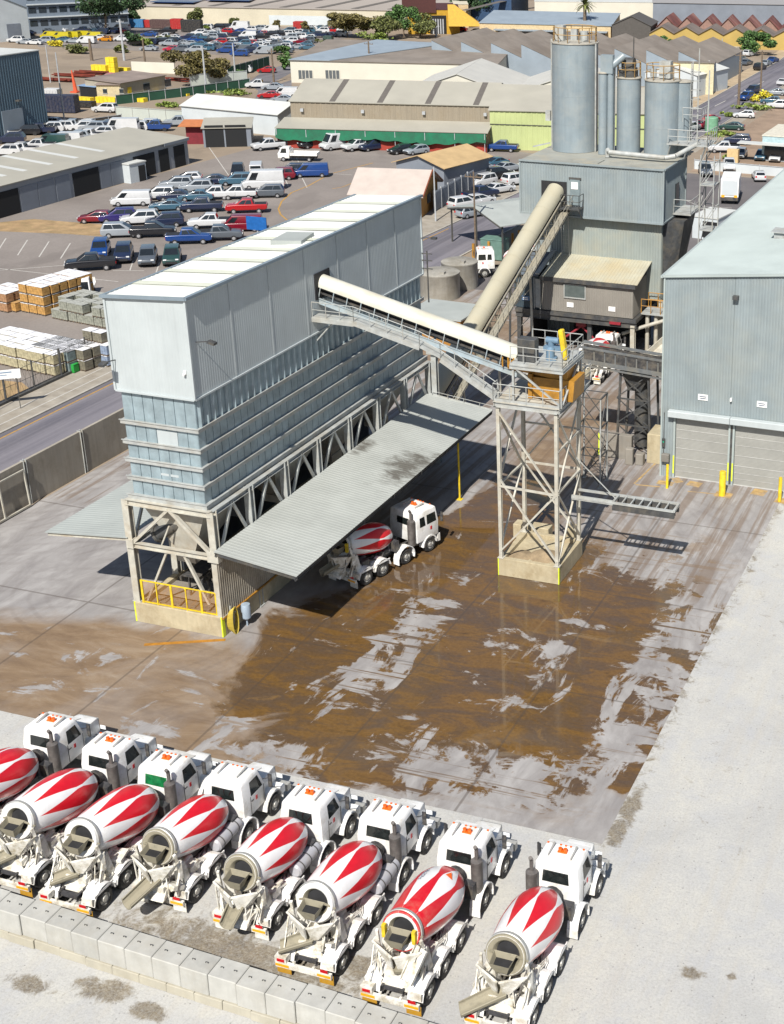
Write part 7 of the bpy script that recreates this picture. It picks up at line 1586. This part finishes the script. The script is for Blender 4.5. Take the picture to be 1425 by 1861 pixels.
# kind: length, width, lower body side profile, cabin base y0,y1,z, cabin roof y0,y1,z, axle y
KIND = {
 'hatch': (4.2, 1.76, [(-2.1, .4), (-2.08, .95), (-1.6, 1.0), (.85, .98), (1.85, .84), (2.08, .7), (2.1, .4), (1.9, .26), (-1.9, .26)], (-2.02, 1.2, .96), (-1.55, -.1, 1.5), 1.28),
 'sedan': (4.7, 1.82, [(-2.35, .42), (-2.33, .92), (-1.8, 1.02), (.85, .99), (2.0, .84), (2.33, .66), (2.35, .42), (2.1, .26), (-2.1, .26)], (-2.0, 1.3, .96), (-1.0, -.1, 1.46), 1.4),
 'suv': (4.75, 1.88, [(-2.35, .5), (-2.38, 1.0), (-2.25, 1.14), (.9, 1.14), (2.0, 1.02), (2.3, .86), (2.37, .5), (2.1, .32), (-2.1, .32)], (-2.32, 1.25, 1.1), (-1.95, .2, 1.78), 1.42),
 'ute': (5.4, 1.9, [(-2.68, .62), (-2.68, 1.2), (-1.0, 1.22), (1.2, 1.22), (2.4, 1.14), (2.64, .98), (2.7, .58), (2.4, .42), (-2.4, .5)], (-1.02, 1.45, 1.18), (-.78, .45, 1.88), 1.62),
 'van': (5.2, 1.95, [(-2.58, .4), (-2.6, 1.15), (1.75, 1.12), (2.4, .98), (2.58, .75), (2.6, .4), (2.3, .28), (-2.3, .28)], (-2.58, 2.05, 1.1), (-2.5, 1.05, 2.02), 1.6),
 'bigvan': (6.0, 2.05, [(-2.98, .45), (-3.0, 1.3), (2.05, 1.3), (2.75, 1.12), (2.96, .85), (3.0, .45), (2.6, .32), (-2.6, .32)], (-2.98, 2.35, 1.28), (-2.9, 1.5, 2.72), 1.9),
}
def car_fns(kind):
    L, W, prof, cb, cr, ax = KIND[kind]; w = W/2; inn = .2 if kind not in ('van', 'bigvan') else .12
    y0, y1, z0 = cb; r0, r1, z1 = cr
    def body(b):
        n = len(prof); b.add([(-w, y, z) for y, z in prof]+[(w, y, z) for y, z in prof], [list(range(n))[::-1], list(range(n, 2*n))]+[(i, (i+1) % n, n+(i+1) % n, n+i) for i in range(n)])
    def cabin(b):
        a = [(-w+.05, y0, z0), (w-.05, y0, z0), (w-.05, y1, z0), (-w+.05, y1, z0)]; c = [(-w+inn, r0, z1), (w-inn, r0, z1), (w-inn, r1, z1), (-w+inn, r1, z1)]
        b.frus(a, c)
    def qd(b, f0, f1, h0, h1, side, off=.012):
        """pane on a cabin face: fractions along and up"""
        def pt(f, h):
            if side in ('l', 'r'):
                ya, yb = y0+(r0-y0)*h, y1+(r1-y1)*h; s = -1 if side == 'l' else 1
                return (s*(w-.05+(.05-inn)*h+off), ya+(yb-ya)*f, z0+(z1-z0)*h)
            yy = (y1+(r1-y1)*h+off) if side == 'f' else (y0+(r0-y0)*h-off); xx = w-.05+(.05-inn)*h
            return (-xx+2*xx*f, yy, z0+(z1-z0)*h)
        b.poly(pt(f0, h0), pt(f1, h0), pt(f1, h1), pt(f0, h1))
    def side(s):
        def f(b):
            if kind in ('van', 'bigvan'): qd(b, .74, .93, .12, .82, s)
            else:
                qd(b, .09, .42, .14, .88, s) if kind != 'ute' else qd(b, .1, .48, .14, .88, s)
                qd(b, .45 if kind != 'ute' else .52, .86, .14, .88, s)
        return f
    return dict(body=body, cabin=cabin, ws=lambda b: qd(b, .06, .94, .1, .9, 'f'), rw=lambda b: qd(b, .08, .92, .2 if kind not in ('van', 'bigvan') else .45, .85, 'r_'), sl=side('l'), sr=side('r'), L=L, W=W, ax=ax)
def car(label, x, y, rz, kind, col, detail=True, group=None, name=None, z=.012):
    nm = name or {'ute': 'pickup_truck', 'van': 'van', 'bigvan': 'van'}.get(kind, 'car'); cat = {'pickup_truck': 'pickup truck', 'van': 'van'}.get(nm, 'car')
    F = car_fns(kind); L, W, ax = F['L'], F['W'], F['ax']; cc = CC[col]
    if not detail:
        key = ('far', kind)
        if key not in CACHE:
            b = MB(); b.k = 0; F['body'](b); F['cabin'](b); b.k = 1
            for k in ('ws', 'rw', 'sl', 'sr'): F[k](b)
            b.k = 2
            for s in (-1, 1):
                for yy in (-ax, ax): b.cyl((s*(W/2-.2), yy, .34), (s*(W/2+.015), yy, .34), .34, n=10)
            if kind == 'ute': b.box(-W/2+.12, W/2-.12, -2.58, -1.02, 1.2, 1.232)
            o = b.build(nm, [M_car, M_cglass, M_ctrim], smooth=30); CACHE[key] = o.data
        else: o = D.objects.new(nm, CACHE[key]); COL.objects.link(o)
        o.location = (x, y, z); o.rotation_euler = (0, 0, rz); setcol(o, cc); return tag(o, label, cat, group)
    T = thing(nm, label, cat, (x, y, z), rz, group)
    def p(key, name_, fn, m, loc=None, par=None, **k): return put(('car', kind, key), name_, fn, m, par or T, loc, **k)
    bo = p('b', 'body', F['body'], M_car, smooth=50, bevel=.13, seg=3); setcol(bo, cc)
    ca = p('c', 'cabin', F['cabin'], M_car, smooth=50, bevel=.1, seg=3); setcol(ca, cc)
    for k, n_ in (('ws', 'windscreen'), ('rw', 'rear_window'), ('sl', 'side_window'), ('sr', 'side_window')): p(k, n_, F[k], M_cglass, par=ca, smooth=0)
    def wh(b): b.k = 0; b.lathe([(.2, -.1), (.32, -.11), (.35, -.07), (.35, .07), (.32, .11), (.2, .1)], (0, 0, 0), (1, 0, 0), 18)
    def rm_(b): b.lathe([(.0, .08), (.08, .09), (.23, .06), (.23, -.06), (.0, -.06)], (0, 0, 0), (1, 0, 0), 14)
    for s in (-1, 1):
        for yy in (-ax, ax):
            w = put('carwheel', 'wheel', wh, M_ctrim, T, (s*(W/2-.08), yy, .35), smooth=40); put('carrim', 'rim', rm_, M_alloy, w, rot=(0, 0, 0 if s > 0 else math.pi), smooth=30)
        def hl(b): b.box(-.17, .17, -.03, .03, -.07, .07)
        put('carhead', 'headlight', hl, M_head, T, (s*(W/2-.3), L/2-.02, .74 if kind in ('hatch', 'sedan') else .9), smooth=0); put('cartail', 'tail_lamp', lambda b: b.box(-.12, .12, -.03, .03, -.12, .12), M_redl, T, (s*(W/2-.2), -L/2+.02, .86), smooth=0)
    def gr(b): b.box(-.6, .6, L/2-.05, L/2+.03, .42, .66)
    p('g', 'grille', gr, M_ctrim, smooth=0)
    if kind == 'ute':
        def bed(b): b.box(-W/2+.16, W/2-.16, -2.56, -1.06, 1.2, 1.232)
        p('bed', 'load_bed', bed, M_ctrim, smooth=0)
    return T
def atc(u, v, dz=0): g = G(u, v, dz); return g.x, g.y
def face(deg): return R(deg-90)
# (pixel of the middle of the car), kind, colour, heading in degrees from +X, label
NEAR = [
 (175, 404, 'hatch', 'maroon', 206, 'maroon hatchback alone at the left end of the middle row'),
 (216, 403, 'suv', 'purple', 214, 'dark purple wagon beside the maroon hatchback'),
 (255, 407, 'suv', 'white', 214, 'white wagon behind the dark purple wagon'),
 (300, 411, 'suv', 'navy', 214, 'dark blue off roader right of the white wagon'),
 (222, 430, 'suv', 'silver', 30, 'silver compact wagon with its tail to the left'),
 (279, 430, 'ute', 'black', 30, 'black pickup nose to tail with the silver compact wagon'),
 (345, 442, 'ute', 'blue', 30, 'bright blue pickup with an open bed'),
 (401, 436, 'ute', 'grey', 30, 'grey pickup half hidden by the bin roof'),
 (383, 414, 'ute', 'white', 208, 'white double cab pickup above the bright blue pickup'),
 (440, 419, 'van', 'maroon', 208, 'maroon van beside the blue sign board'),
 (184, 464, 'suv', 'blue', 302, 'blue boxy off roader facing the viewer, leftmost of four'),
 (226, 472, 'suv', 'navy', 302, 'navy boxy off roader, second of the four facing the viewer'),
 (270, 478, 'suv', 'grey', 302, 'grey wagon with shiny bonnet, third of the four facing the viewer'),
 (314, 477, 'suv', 'green', 302, 'dark green off roader nearest the bin roof'),
 (166, 490, 'ute', 'black', 216, 'long black pickup with bright wheels in front of the others'),
 (240, 373, 'van', 'white', 208, 'plain white van at the left end of the top row'),
 (289, 362, 'suv', 'white', 208, 'white wagon just behind the plain white van'),
 (322, 343, 'suv', 'silver', 208, 'silver wagon with white car behind it in the top row'),
 (341, 331, 'hatch', 'white', 208, 'small white hatchback farthest from the viewer'),
 (386, 335, 'sedan', 'navy', 208, 'dark navy coupe under the garage corner line'),
 (358, 349, 'suv', 'silver', 208, 'silver station wagon in the middle of the packed rows'),
 (318, 364, 'sedan', 'navy', 208, 'dark navy sedan right of the white wagon in the packed rows'),
 (394, 362, 'ute', 'white', 208, 'white crew cab pickup in the middle of the packed rows'),
 (357, 364, 'sedan', 'teal', 208, 'teal sedan between navy sedan and white crew cab'),
 (306, 382, 'sedan', 'teal', 208, 'teal grey sedan at the front left of the packed rows'),
 (368, 384, 'ute', 'navy', 208, 'dark navy pickup at the front of the packed rows'),
 (449, 386, 'ute', 'red', 208, 'bright red pickup at the front right of the packed rows'),
 (486, 358, 'suv', 'grey', 208, 'dark grey wagon in front of the big white van'),
 (479, 343, 'bigvan', 'white', 208, 'big white delivery van towering over the packed cars'),
 (431, 361, 'ute', 'white', 208, 'white pickup directly behind the bright red pickup'),
 (430, 336, 'suv', 'teal', 208, 'teal wagon behind the white pickup near the big van'),
 (433, 320, 'suv', 'black', 300, 'black car facing the viewer behind the packed rows'),
 (467, 319, 'van', 'white', 120, 'white van seen from behind above the big white delivery van'),
 (508, 326, 'suv', 'maroon', 208, 'maroon car tucked behind the big white delivery van'),
 (531, 318, 'suv', 'navy', 208, 'navy wagon behind the bright blue people mover'),
 (566, 321, 'van', 'blue', 208, 'bright blue people mover near the curved yellow line'),
 (488, 272, 'ute', 'white', 230, 'white pickup at the left end of the awning row'),
 (530, 266, 'suv', 'grey', 236, 'grey wagon second in the awning row'),
 (568, 268, 'suv', 'black', 240, 'black wagon third in the awning row'),
 (614, 271, 'bigvan', 'white', 240, 'tall white van parked under the green awning'),
 (650, 273, 'ute', 'white', 240, 'white pickup right of the tall white van'),
 (677, 273, 'suv', 'navy', 240, 'dark navy wagon beside the white pickup at the red wall'),
 (728, 279, 'hatch', 'black', 240, 'black hatchback at the red base wall'),
 (757, 280, 'hatch', 'silver', 240, 'silver hatchback beside the black one at the red wall'),
 (913, 275, 'ute', 'blue', 190, 'blue pickup before the lime green factory'),
 (877, 338, 'suv', 'white', 250, 'white wagon at the left of the cluster near the inclined conveyor'),
 (872, 313, 'sedan', 'silver', 240, 'silver sedan at the back left of the small cluster'),
 (907, 324, 'suv', 'black', 60, 'black wagon in the middle of the small cluster'),
 (899, 303, 'sedan', 'teal', 240, 'teal sedan at the top of the small cluster'),
 (925, 311, 'sedan', 'silver', 60, 'silver sedan at the top right of the small cluster'),
 (940, 335, 'suv', 'white', 60, 'white wagon next to the batching house corner'),
 (908, 350, 'sedan', 'white', 62, 'white sedan seen from behind in the kerb row'),
 (874, 361, 'ute', 'navy', 62, 'navy pickup in front of the white sedan'),
 (845, 379, 'suv', 'white', 62, 'white wagon at the road edge left of the canopy tip'),
 (874, 371, 'hatch', 'white', 62, 'white hatchback half hidden by the canopy roof'),
 (856, 394, 'hatch', 'silver', 62, 'silver white hatchback on the road under the canopy tip'),
 (856, 306, 'suv', 'navy', 240, 'dark navy wagon behind the tan roofed house'),
 (1282, 318, 'suv', 'grey', 290, 'dark grey wagon facing the viewer beside the stair tower'),
 (1325, 309, 'ute', 'white', 285, 'white pickup facing the viewer in the dark car park'),
 (1379, 327, 'hatch', 'white', 110, 'white hatchback alone by the white boundary wall'),
 (1340, 262, 'suv', 'navy', 190, 'navy wagon before the pale blue shop'),
 (1316, 277, 'ute', 'white', 195, 'white pickup with a canopy on the brown paving'),
 (1346, 286, 'hatch', 'silver', 275, 'silver hatchback, left one of three before the pale blue shop'),
 (1383, 290, 'hatch', 'teal', 275, 'teal hatchback, middle one of three before the pale blue shop'),
 (1410, 292, 'sedan', 'white', 275, 'white sedan, right one of three before the pale blue shop'),
 (1257, 238, 'suv', 'white', 80, 'white wagon parked left of the mint green tank'),
 (1293, 222, 'hatch', 'red', 75, 'bright red hatchback driving up the street'),
 (1280, 232, 'sedan', 'maroon', 75, 'dark maroon sedan behind the bright red hatchback'),
 (1330, 236, 'sedan', 'green', 185, 'dark green sedan right of the mint green tank'),
 (1352, 214, 'hatch', 'white', 190, 'white hatchback above the dark green sedan'),
 (1356, 182, 'suv', 'blue', 255, 'medium blue wagon at the kerb by the timber pole'),
 (1368, 170, 'suv', 'navy', 255, 'navy wagon just behind the medium blue one at the kerb'),
 (1400, 188, 'hatch', 'teal', 190, 'teal hatchback beside the yellow flowering shrub'),
 (1414, 197, 'suv', 'white', 190, 'white wagon in front of the teal hatchback'),
 (1410, 173, 'sedan', 'silver', 190, 'silver sedan behind the teal hatchback'),
 (192, 204, 'suv', 'white', 190, 'white off roader standing alone in the works yard'),
]
for (u, v, k, c, hd, lb) in NEAR:
    x, y = atc(u, v); car(lb, x, y, face(hd), k, c, group=None)
# far cars: pixel, kind, colour; told apart by row, colour and order from the left
ROWS = {
 'front row behind the garage roof': (200, 'N', [(14, 282, 'suv', 'white'), (38, 280, 'ute', 'white'), (70, 273, 'ute', 'white'), (96, 266, 'van', 'green'), (122, 262, 'van', 'white'), (140, 256, 'suv', 'silver'), (162, 254, 'ute', 'white'), (186, 248, 'suv', 'white')]),
 'rear row behind the garage roof': (205, 'N', [(8, 250, 'ute', 'white'), (20, 260, 'suv', 'navy'), (50, 245, 'suv', 'black'), (74, 243, 'ute', 'navy'), (92, 240, 'suv', 'white'), (112, 238, 'suv', 'white'), (132, 236, 'ute', 'silver'), (152, 238, 'suv', 'white'), (170, 239, 'suv', 'silver'), (194, 239, 'suv', 'navy'), (222, 243, 'bigvan', 'white'), (246, 238, 'suv', 'white'), (266, 234, 'suv', 'white')]),
 'van lot before the office block': (190, 'F', [(34, 67, 'sedan', 'black'), (50, 64, 'sedan', 'navy'), (70, 60, 'sedan', 'black'), (78, 52, 'van', 'white'), (110, 58, 'sedan', 'white'), (126, 57, 'sedan', 'silver'), (92, 70, 'van', 'yellow'), (112, 71, 'van', 'yellow'), (130, 70, 'van', 'yellow'), (150, 69, 'van', 'yellow'), (170, 71, 'van', 'yellow'), (158, 79, 'van', 'white'), (30, 77, 'suv', 'white'), (47, 80, 'sedan', 'silver'), (64, 81, 'sedan', 'white'), (82, 78, 'suv', 'silver'), (134, 78, 'sedan', 'silver'), (114, 76, 'sedan', 'teal'), (193, 75, 'hatch', 'orange'), (184, 62, 'suv', 'navy'), (200, 61, 'suv', 'navy'), (216, 60, 'hatch', 'red'), (221, 56, 'van', 'white'), (222, 75, 'suv', 'white'), (182, 72, 'sedan', 'white')]),
 'near row of the far car park': (196, 'F', [(248, 82, 'suv', 'black'), (272, 81, 'suv', 'navy'), (290, 80, 'suv', 'black'), (271, 92, 'sedan', 'silver'), (312, 93, 'hatch', 'pink'), (330, 94, 'suv', 'grey'), (354, 95, 'suv', 'silver'), (376, 92, 'suv', 'teal'), (388, 84, 'sedan', 'white'), (400, 81, 'suv', 'red'), (413, 90, 'suv', 'blue'), (437, 78, 'suv', 'navy'), (440, 95, 'van', 'grey'), (456, 92, 'suv', 'blue'), (455, 84, 'suv', 'red'), (467, 88, 'suv', 'white'), (480, 98, 'van', 'silver'), (496, 96, 'van', 'grey')]),
 'middle row of the far car park': (196, 'F', [(310, 79, 'suv', 'black'), (322, 78, 'sedan', 'navy'), (332, 82, 'sedan', 'silver'), (346, 73, 'ute', 'navy'), (362, 73, 'ute', 'teal'), (346, 83, 'sedan', 'silver'), (363, 84, 'sedan', 'teal'), (416, 80, 'suv', 'white'), (448, 76, 'suv', 'white'), (452, 69, 'van', 'white'), (470, 81, 'sedan', 'white'), (489, 79, 'sedan', 'white'), (505, 80, 'sedan', 'silver'), (528, 72, 'suv', 'silver'), (544, 71, 'suv', 'white'), (530, 79, 'suv', 'white'), (547, 80, 'hatch', 'maroon'), (540, 89, 'sedan', 'silver'), (560, 90, 'sedan', 'teal')]),
 'back row of the far car park': (196, 'F', [(272, 66, 'sedan', 'blue'), (305, 61, 'ute', 'black'), (285, 50, 'suv', 'navy'), (363, 64, 'suv', 'white'), (374, 67, 'suv', 'white'), (385, 68, 'suv', 'silver'), (393, 60, 'sedan', 'white'), (396, 53, 'suv', 'black'), (409, 53, 'suv', 'black'), (411, 62, 'suv', 'red'), (436, 55, 'bigvan', 'white'), (454, 58, 'suv', 'white'), (454, 66, 'suv', 'blue'), (468, 65, 'sedan', 'blue'), (476, 65, 'hatch', 'pink'), (471, 56, 'suv', 'silver'), (493, 58, 'van', 'white'), (492, 67, 'suv', 'black'), (505, 66, 'suv', 'black'), (540, 64, 'suv', 'white'), (579, 68, 'ute', 'navy'), (597, 67, 'sedan', 'navy'), (598, 60, 'suv', 'red')]),
 'side street by the cream walled store': (200, 'F', [(485, 132, 'hatch', 'red'), (470, 160, 'ute', 'white'), (496, 163, 'sedan', 'silver'), (490, 178, 'sedan', 'red'), (520, 176, 'van', 'white'), (440, 132, 'suv', 'white'), (512, 186, 'sedan', 'silver')]),
 'street before the yellow showroom': (185, 'F', [(818, 61, 'sedan', 'silver'), (836, 57, 'sedan', 'red'), (863, 63, 'suv', 'grey'), (884, 34, 'suv', 'white'), (884, 62, 'sedan', 'blue')]),
 'kerb of the far street': (80, 'F', [(1381, 127, 'suv', 'black'), (1393, 119, 'sedan', 'silver'), (1405, 113, 'sedan', 'blue'), (1323, 98, 'van', 'white'), (1337, 99, 'van', 'white'), (1334, 110, 'sedan', 'silver'), (1347, 113, 'suv', 'silver'), (1362, 102, 'suv', 'white'), (1333, 120, 'suv', 'navy'), (1357, 118, 'sedan', 'grey'), (1424, 154, 'sedan', 'white')]),
}
XTRA = random.Random(3)
for row, us, n in (('near row of the far car park', (410, 520, 86, 100), 10), ('middle row of the far car park', (300, 570, 70, 90), 16), ('back row of the far car park', (370, 620, 53, 68), 16), ('van lot before the office block', (60, 225, 52, 62), 9), ('rear row behind the garage roof', (2, 330, 228, 240), 9)):
    for _ in range(n):
        for tr in range(30):
            u, v = XTRA.uniform(us[0], us[1]), XTRA.uniform(us[2], us[3]); v = round(v/6)*6 if us[2] < 120 else v
            if all(abs(u-c[0]) > 11 or abs(v-c[1]) > 3.5 for r_ in ROWS.values() for c in r_[2]):
                ROWS[row][2].append((round(u), v, XTRA.choice(('sedan', 'hatch', 'suv', 'suv', 'ute')), XTRA.choice(('white', 'white', 'silver', 'silver', 'grey', 'black', 'navy', 'teal', 'blue', 'white')))); break
ORD = ['', 'first', 'second', 'third', 'fourth', 'fifth', 'sixth', 'seventh', 'eighth', 'ninth', 'tenth', 'eleventh', 'twelfth', 'thirteenth', 'fourteenth']
rng = random.Random(11)
for row, (hd, far, cars) in ROWS.items():
    cnt = {}; tot = {}
    for c in cars: tot[(c[2], c[3])] = tot.get((c[2], c[3]), 0)+1
    for (u, v, k, c) in sorted(cars):
        q = (k, c); cnt[q] = cnt.get(q, 0)+1
        kd = {'hatch': 'hatchback', 'sedan': 'sedan', 'suv': 'wagon', 'ute': 'pickup', 'van': 'van', 'bigvan': 'tall van'}[k]
        lb = f'{c} {kd}'+(f', {ORD[cnt[q]]} such from the left' if tot[q] > 1 else '')+(', ' if 'row' in row or 'lot' in row else ', on the ')+row
        x, y = atc(u, v); car(lb, x, y, face(hd+rng.uniform(-4, 4)), k, c, detail=False, group='cars, ' + row)
# bins and containers of the far car park
for (u, v, w, h, c, lb) in ((216, 48, 5, 2.2, 'skyblue', 'sky blue skip bin before the pale low roof'), (246, 50, 6, 2.4, 'skyblue', 'sky blue container at the left end of the cream warehouse'), (271, 50, 3, 2.2, 'red', 'small orange red bin along the cream warehouse'), (302, 52, 9, 2.6, 'brown', 'dull brown container along the cream warehouse'), (323, 53, 3.4, 3, 'red', 'red container beside the brown one'), (350, 58, 6, 3.4, 'black', 'dark truck body parked under the slim poplar'), (546, 58, 3.5, 3, 'red', 'red container by the bare brown tree'), (597, 76, 2.5, 1.6, 'green', 'dark green bin before the long olive hedge'), (130, 194, 9, 1.0, 'black', 'long black flatbed trailer in the works yard'), (98, 190, 3, 3, 'white', 'white truck cab standing at the dark blue warehouse corner'), (109, 204, 7, 3.2, 'navy', 'slate blue container beside the dark blue warehouse')):
    b = MB(); b.box(-w/2, w/2, -1.2, 1.2, .15, h); b.box(-w/2+.1, w/2-.1, -1.1, 1.1, h, h+.08)
    for i in range(int(w/.6)): b.box(-w/2+.2+i*.6, -w/2+.32+i*.6, -1.26, -1.201, .3, h-.2)
    o = one(b, 'container', objcol('container_paint', .55, dust=.2), lb, 'container', smooth=0); o.location = (*atc(u, v), .012); setcol(o, CC[c]); o.rotation_euler = (0, 0, R(15))
# trucks
def tray_truck(label, x, y, rz):
    T = thing('tray_truck', label, 'truck', (x, y, .012), rz)
    def cb(b): b.add([(-.95, 1.2, .5), (.95, 1.2, .5), (.95, 3.0, .5), (-.95, 3.0, .5), (-.95, 1.2, 1.3), (.95, 1.2, 1.3), (.95, 3.02, 1.25), (-.95, 3.02, 1.25), (-.85, 1.25, 2.2), (.85, 1.25, 2.2), (.85, 2.45, 2.2), (-.85, 2.45, 2.2)], [(3, 2, 1, 0), (8, 9, 10, 11)]+[(k*4+i, k*4+(i+1) % 4, k*4+4+(i+1) % 4, k*4+4+i) for k in range(2) for i in range(4)])
    put('ttcab', 'cab', cb, M_tw, T, bevel=.06, seg=2, smooth=40)
    put('ttws', 'windscreen', lambda b: b.frus([(-.8, 2.98, 1.35), (.8, 2.98, 1.35), (.76, 2.5, 2.1), (-.76, 2.5, 2.1)], [(-.8, 3.01, 1.36), (.8, 3.01, 1.36), (.76, 2.54, 2.11), (-.76, 2.54, 2.11)]), M_cglass, T, smooth=0)
    for s in (-1, 1): put(('ttsw', s), 'side_window', lambda b: b.frus([(s*.9, 1.6, 1.35), (s*.9, 2.6, 1.35), (s*.84, 2.35, 2.05), (s*.84, 1.65, 2.05)], [(s*.97, 1.6, 1.35), (s*.97, 2.6, 1.35), (s*.9, 2.35, 2.05), (s*.9, 1.65, 2.05)]), M_cglass, T, smooth=0)
    put('tttray', 'tray', lambda b: (b.box(-1.05, 1.05, -3.2, 1.1, .95, 1.08), b.box(-1.05, 1.05, -3.2, -3.14, 1.081, 1.4), b.box(-1.05, -1.0, -3.13, 1.1, 1.081, 1.4), b.box(1.0, 1.05, -3.13, 1.1, 1.081, 1.4), b.box(-1.05, 1.05, 1.02, 1.1, 1.41, 1.9)), M_tw, T, smooth=0)
    put('ttch', 'chassis', lambda b: b.box(-.4, .4, -3.0, 2.8, .5, .94), M_chas, T, smooth=0)
    for s in (-1, 1):
        for yy in (-1.9, 2.15): w = put('carwheel', 'wheel', None, None, T, (s*.9, yy, .36)); put('carrim', 'rim', None, None, w, rot=(0, 0, 0 if s > 0 else math.pi))
    return T
x, y = atc(543, 292); tray_truck('white flat tray truck parked before the awning row', x, y, face(196))
def box_truck(label, x, y, rz):
    T = thing('box_truck', label, 'truck', (x, y, .012), rz)
    put('btbox', 'cargo_box', lambda b: b.box(-1.25, 1.25, -3.6, 2.2, 1.0, 3.5), M_tw, T, bevel=.03, smooth=20)
    put('btcab', 'cab', lambda b: b.frus([(-1.1, 2.3, .6), (1.1, 2.3, .6), (1.1, 4.2, .6), (-1.1, 4.2, .6)], [(-1.05, 2.3, 2.7), (1.05, 2.3, 2.7), (1.05, 3.9, 2.7), (-1.05, 3.9, 2.7)]), M_tw, T, bevel=.07, seg=2, smooth=40)
    put('btdoor', 'rear_door', lambda b: b.box(-1.05, 1.05, -3.66, -3.605, 1.3, 3.3), W_white, T, smooth=0)
    put('btbar', 'rear_bumper', lambda b: b.box(-1.2, 1.2, -3.75, -3.6, .55, .98), M_chas, T, smooth=0)
    for s in (-1, 1): put('btlamp', 'amber_marker', lambda b: b.box(-.22, .22, -.02, 0, -.2, .2), M_lampy, T, (s*.88, -3.665, 1.12), smooth=0)
    put('btch', 'chassis', lambda b: b.box(-.45, .45, -3.4, 4.0, .45, .95), M_chas, T, smooth=0)
    for s in (-1, 1):
        for yy in (-2.4, 3.1): wheel_(T, s*1.0, yy)
def wheel_(T, x, y): w = part('wheel', CACHE[('tyre', .32)], T, (x, y, .5)); part('rim', CACHE[('rim', .32)], w, rot=(0, 0, 0 if x > 0 else math.pi))
x, y = atc(1328, 362); box_truck('white box truck with amber corner lamps in the dark car park', x, y, face(100))
x, y = atc(152, 545); T = thing('small_truck', 'small white truck facing the viewer behind the brick pallets', 'truck', (x, y, .012), face(303))
put('stcab', 'cab', lambda b: b.frus([(-1.0, .2, .5), (1.0, .2, .5), (1.0, 2.0, .5), (-1.0, 2.0, .5)], [(-.95, .2, 2.7), (.95, .2, 2.7), (.95, 1.7, 2.7), (-.95, 1.7, 2.7)]), M_tw, T, bevel=.06, seg=2, smooth=40)
put('stws', 'windscreen', lambda b: b.frus([(-.85, 1.85, 1.4), (.85, 1.85, 1.4), (.82, 1.7, 2.35), (-.82, 1.7, 2.35)], [(-.85, 1.93, 1.4), (.85, 1.93, 1.4), (.82, 1.8, 2.35), (-.82, 1.8, 2.35)]), M_cglass, T, smooth=0)
put('sttray', 'tray', lambda b: (b.box(-1.0, 1.0, -3.4, .1, .8, .95), b.box(-1.0, 1.0, -3.4, -3.32, .951, 1.5)), M_tw, T, smooth=0)
put('stch', 'chassis', lambda b: b.box(-.4, .4, -3.2, 1.9, .4, .79), M_chas, T, smooth=0)
for s in (-1, 1):
    for yy in (-2.2, 1.2): w = part('wheel', CACHE['carwheel'], T, (s*.88, yy, .36)); part('rim', CACHE['carrim'], w)

# ---------------------------------------------------------------- interlocking block wall in the foreground
RW = thing('block_retaining_wall', 'pale precast concrete block wall curving along the front of the truck row', 'wall', (2, -35.5, 0))
def wx(s): return -14.5+s
M_blk = pm('precast_block_concrete', lit(216, 215, 208), .9, var=.09, scale=1.2, dirt=(lit(196, 190, 176), .5, .5), streak=.12, bump=.15)
M_blk3 = pm('precast_block_grey', lit(208, 207, 200), .9, var=.1, scale=.9, dirt=(lit(190, 184, 170), .6, .6), streak=.2, bump=.15)
M_blk2 = pm('precast_block_cream', lit(210, 204, 186), .9, var=.08, scale=1.2, dirt=(lit(190, 180, 156), .5, .5), streak=.12, bump=.15)
def wyb(x): return -34.62-.042*(x+7.5)-.0012*(x+7)**2*.2
rng = random.Random(5); x = -16.0
while x < 16:
    L_ = 1.28; dy = rng.uniform(-.04, .04); m = rng.choice((M_blk, M_blk, M_blk3))
    for lv, (z0, z1, dep) in enumerate(((0.01, .40, 1.10), (.405, 1.42, 1.02))):
        xx = x+(.0 if lv else .62); yb = wyb(xx)+dy; b = MB()
        b.frus([(xx+.007, yb-dep, z0), (xx+L_-.007, yb-dep-.045, z0), (xx+L_-.012, yb-.045, z0), (xx+.012, yb, z0)], [(xx+.012, yb-dep+.02, z1), (xx+L_-.012, yb-dep-.025, z1), (xx+L_-.012, yb-.045, z1), (xx+.012, yb, z1)])
        b.build('block', m if lv else M_blk2, RW, True, smooth=30, bevel=.03 if lv else .015, seg=1)
        if lv:
            for q in (.35, .93): b = MB(); b.tube([(xx+q-.06, yb-dep/2, z1-.02), (xx+q-.05, yb-dep/2, z1+.05), (xx+q+.05, yb-dep/2, z1+.05), (xx+q+.06, yb-dep/2, z1-.02)], .018, 5); b.build('lifting_loop', M_dark, RW, True)
    x += L_
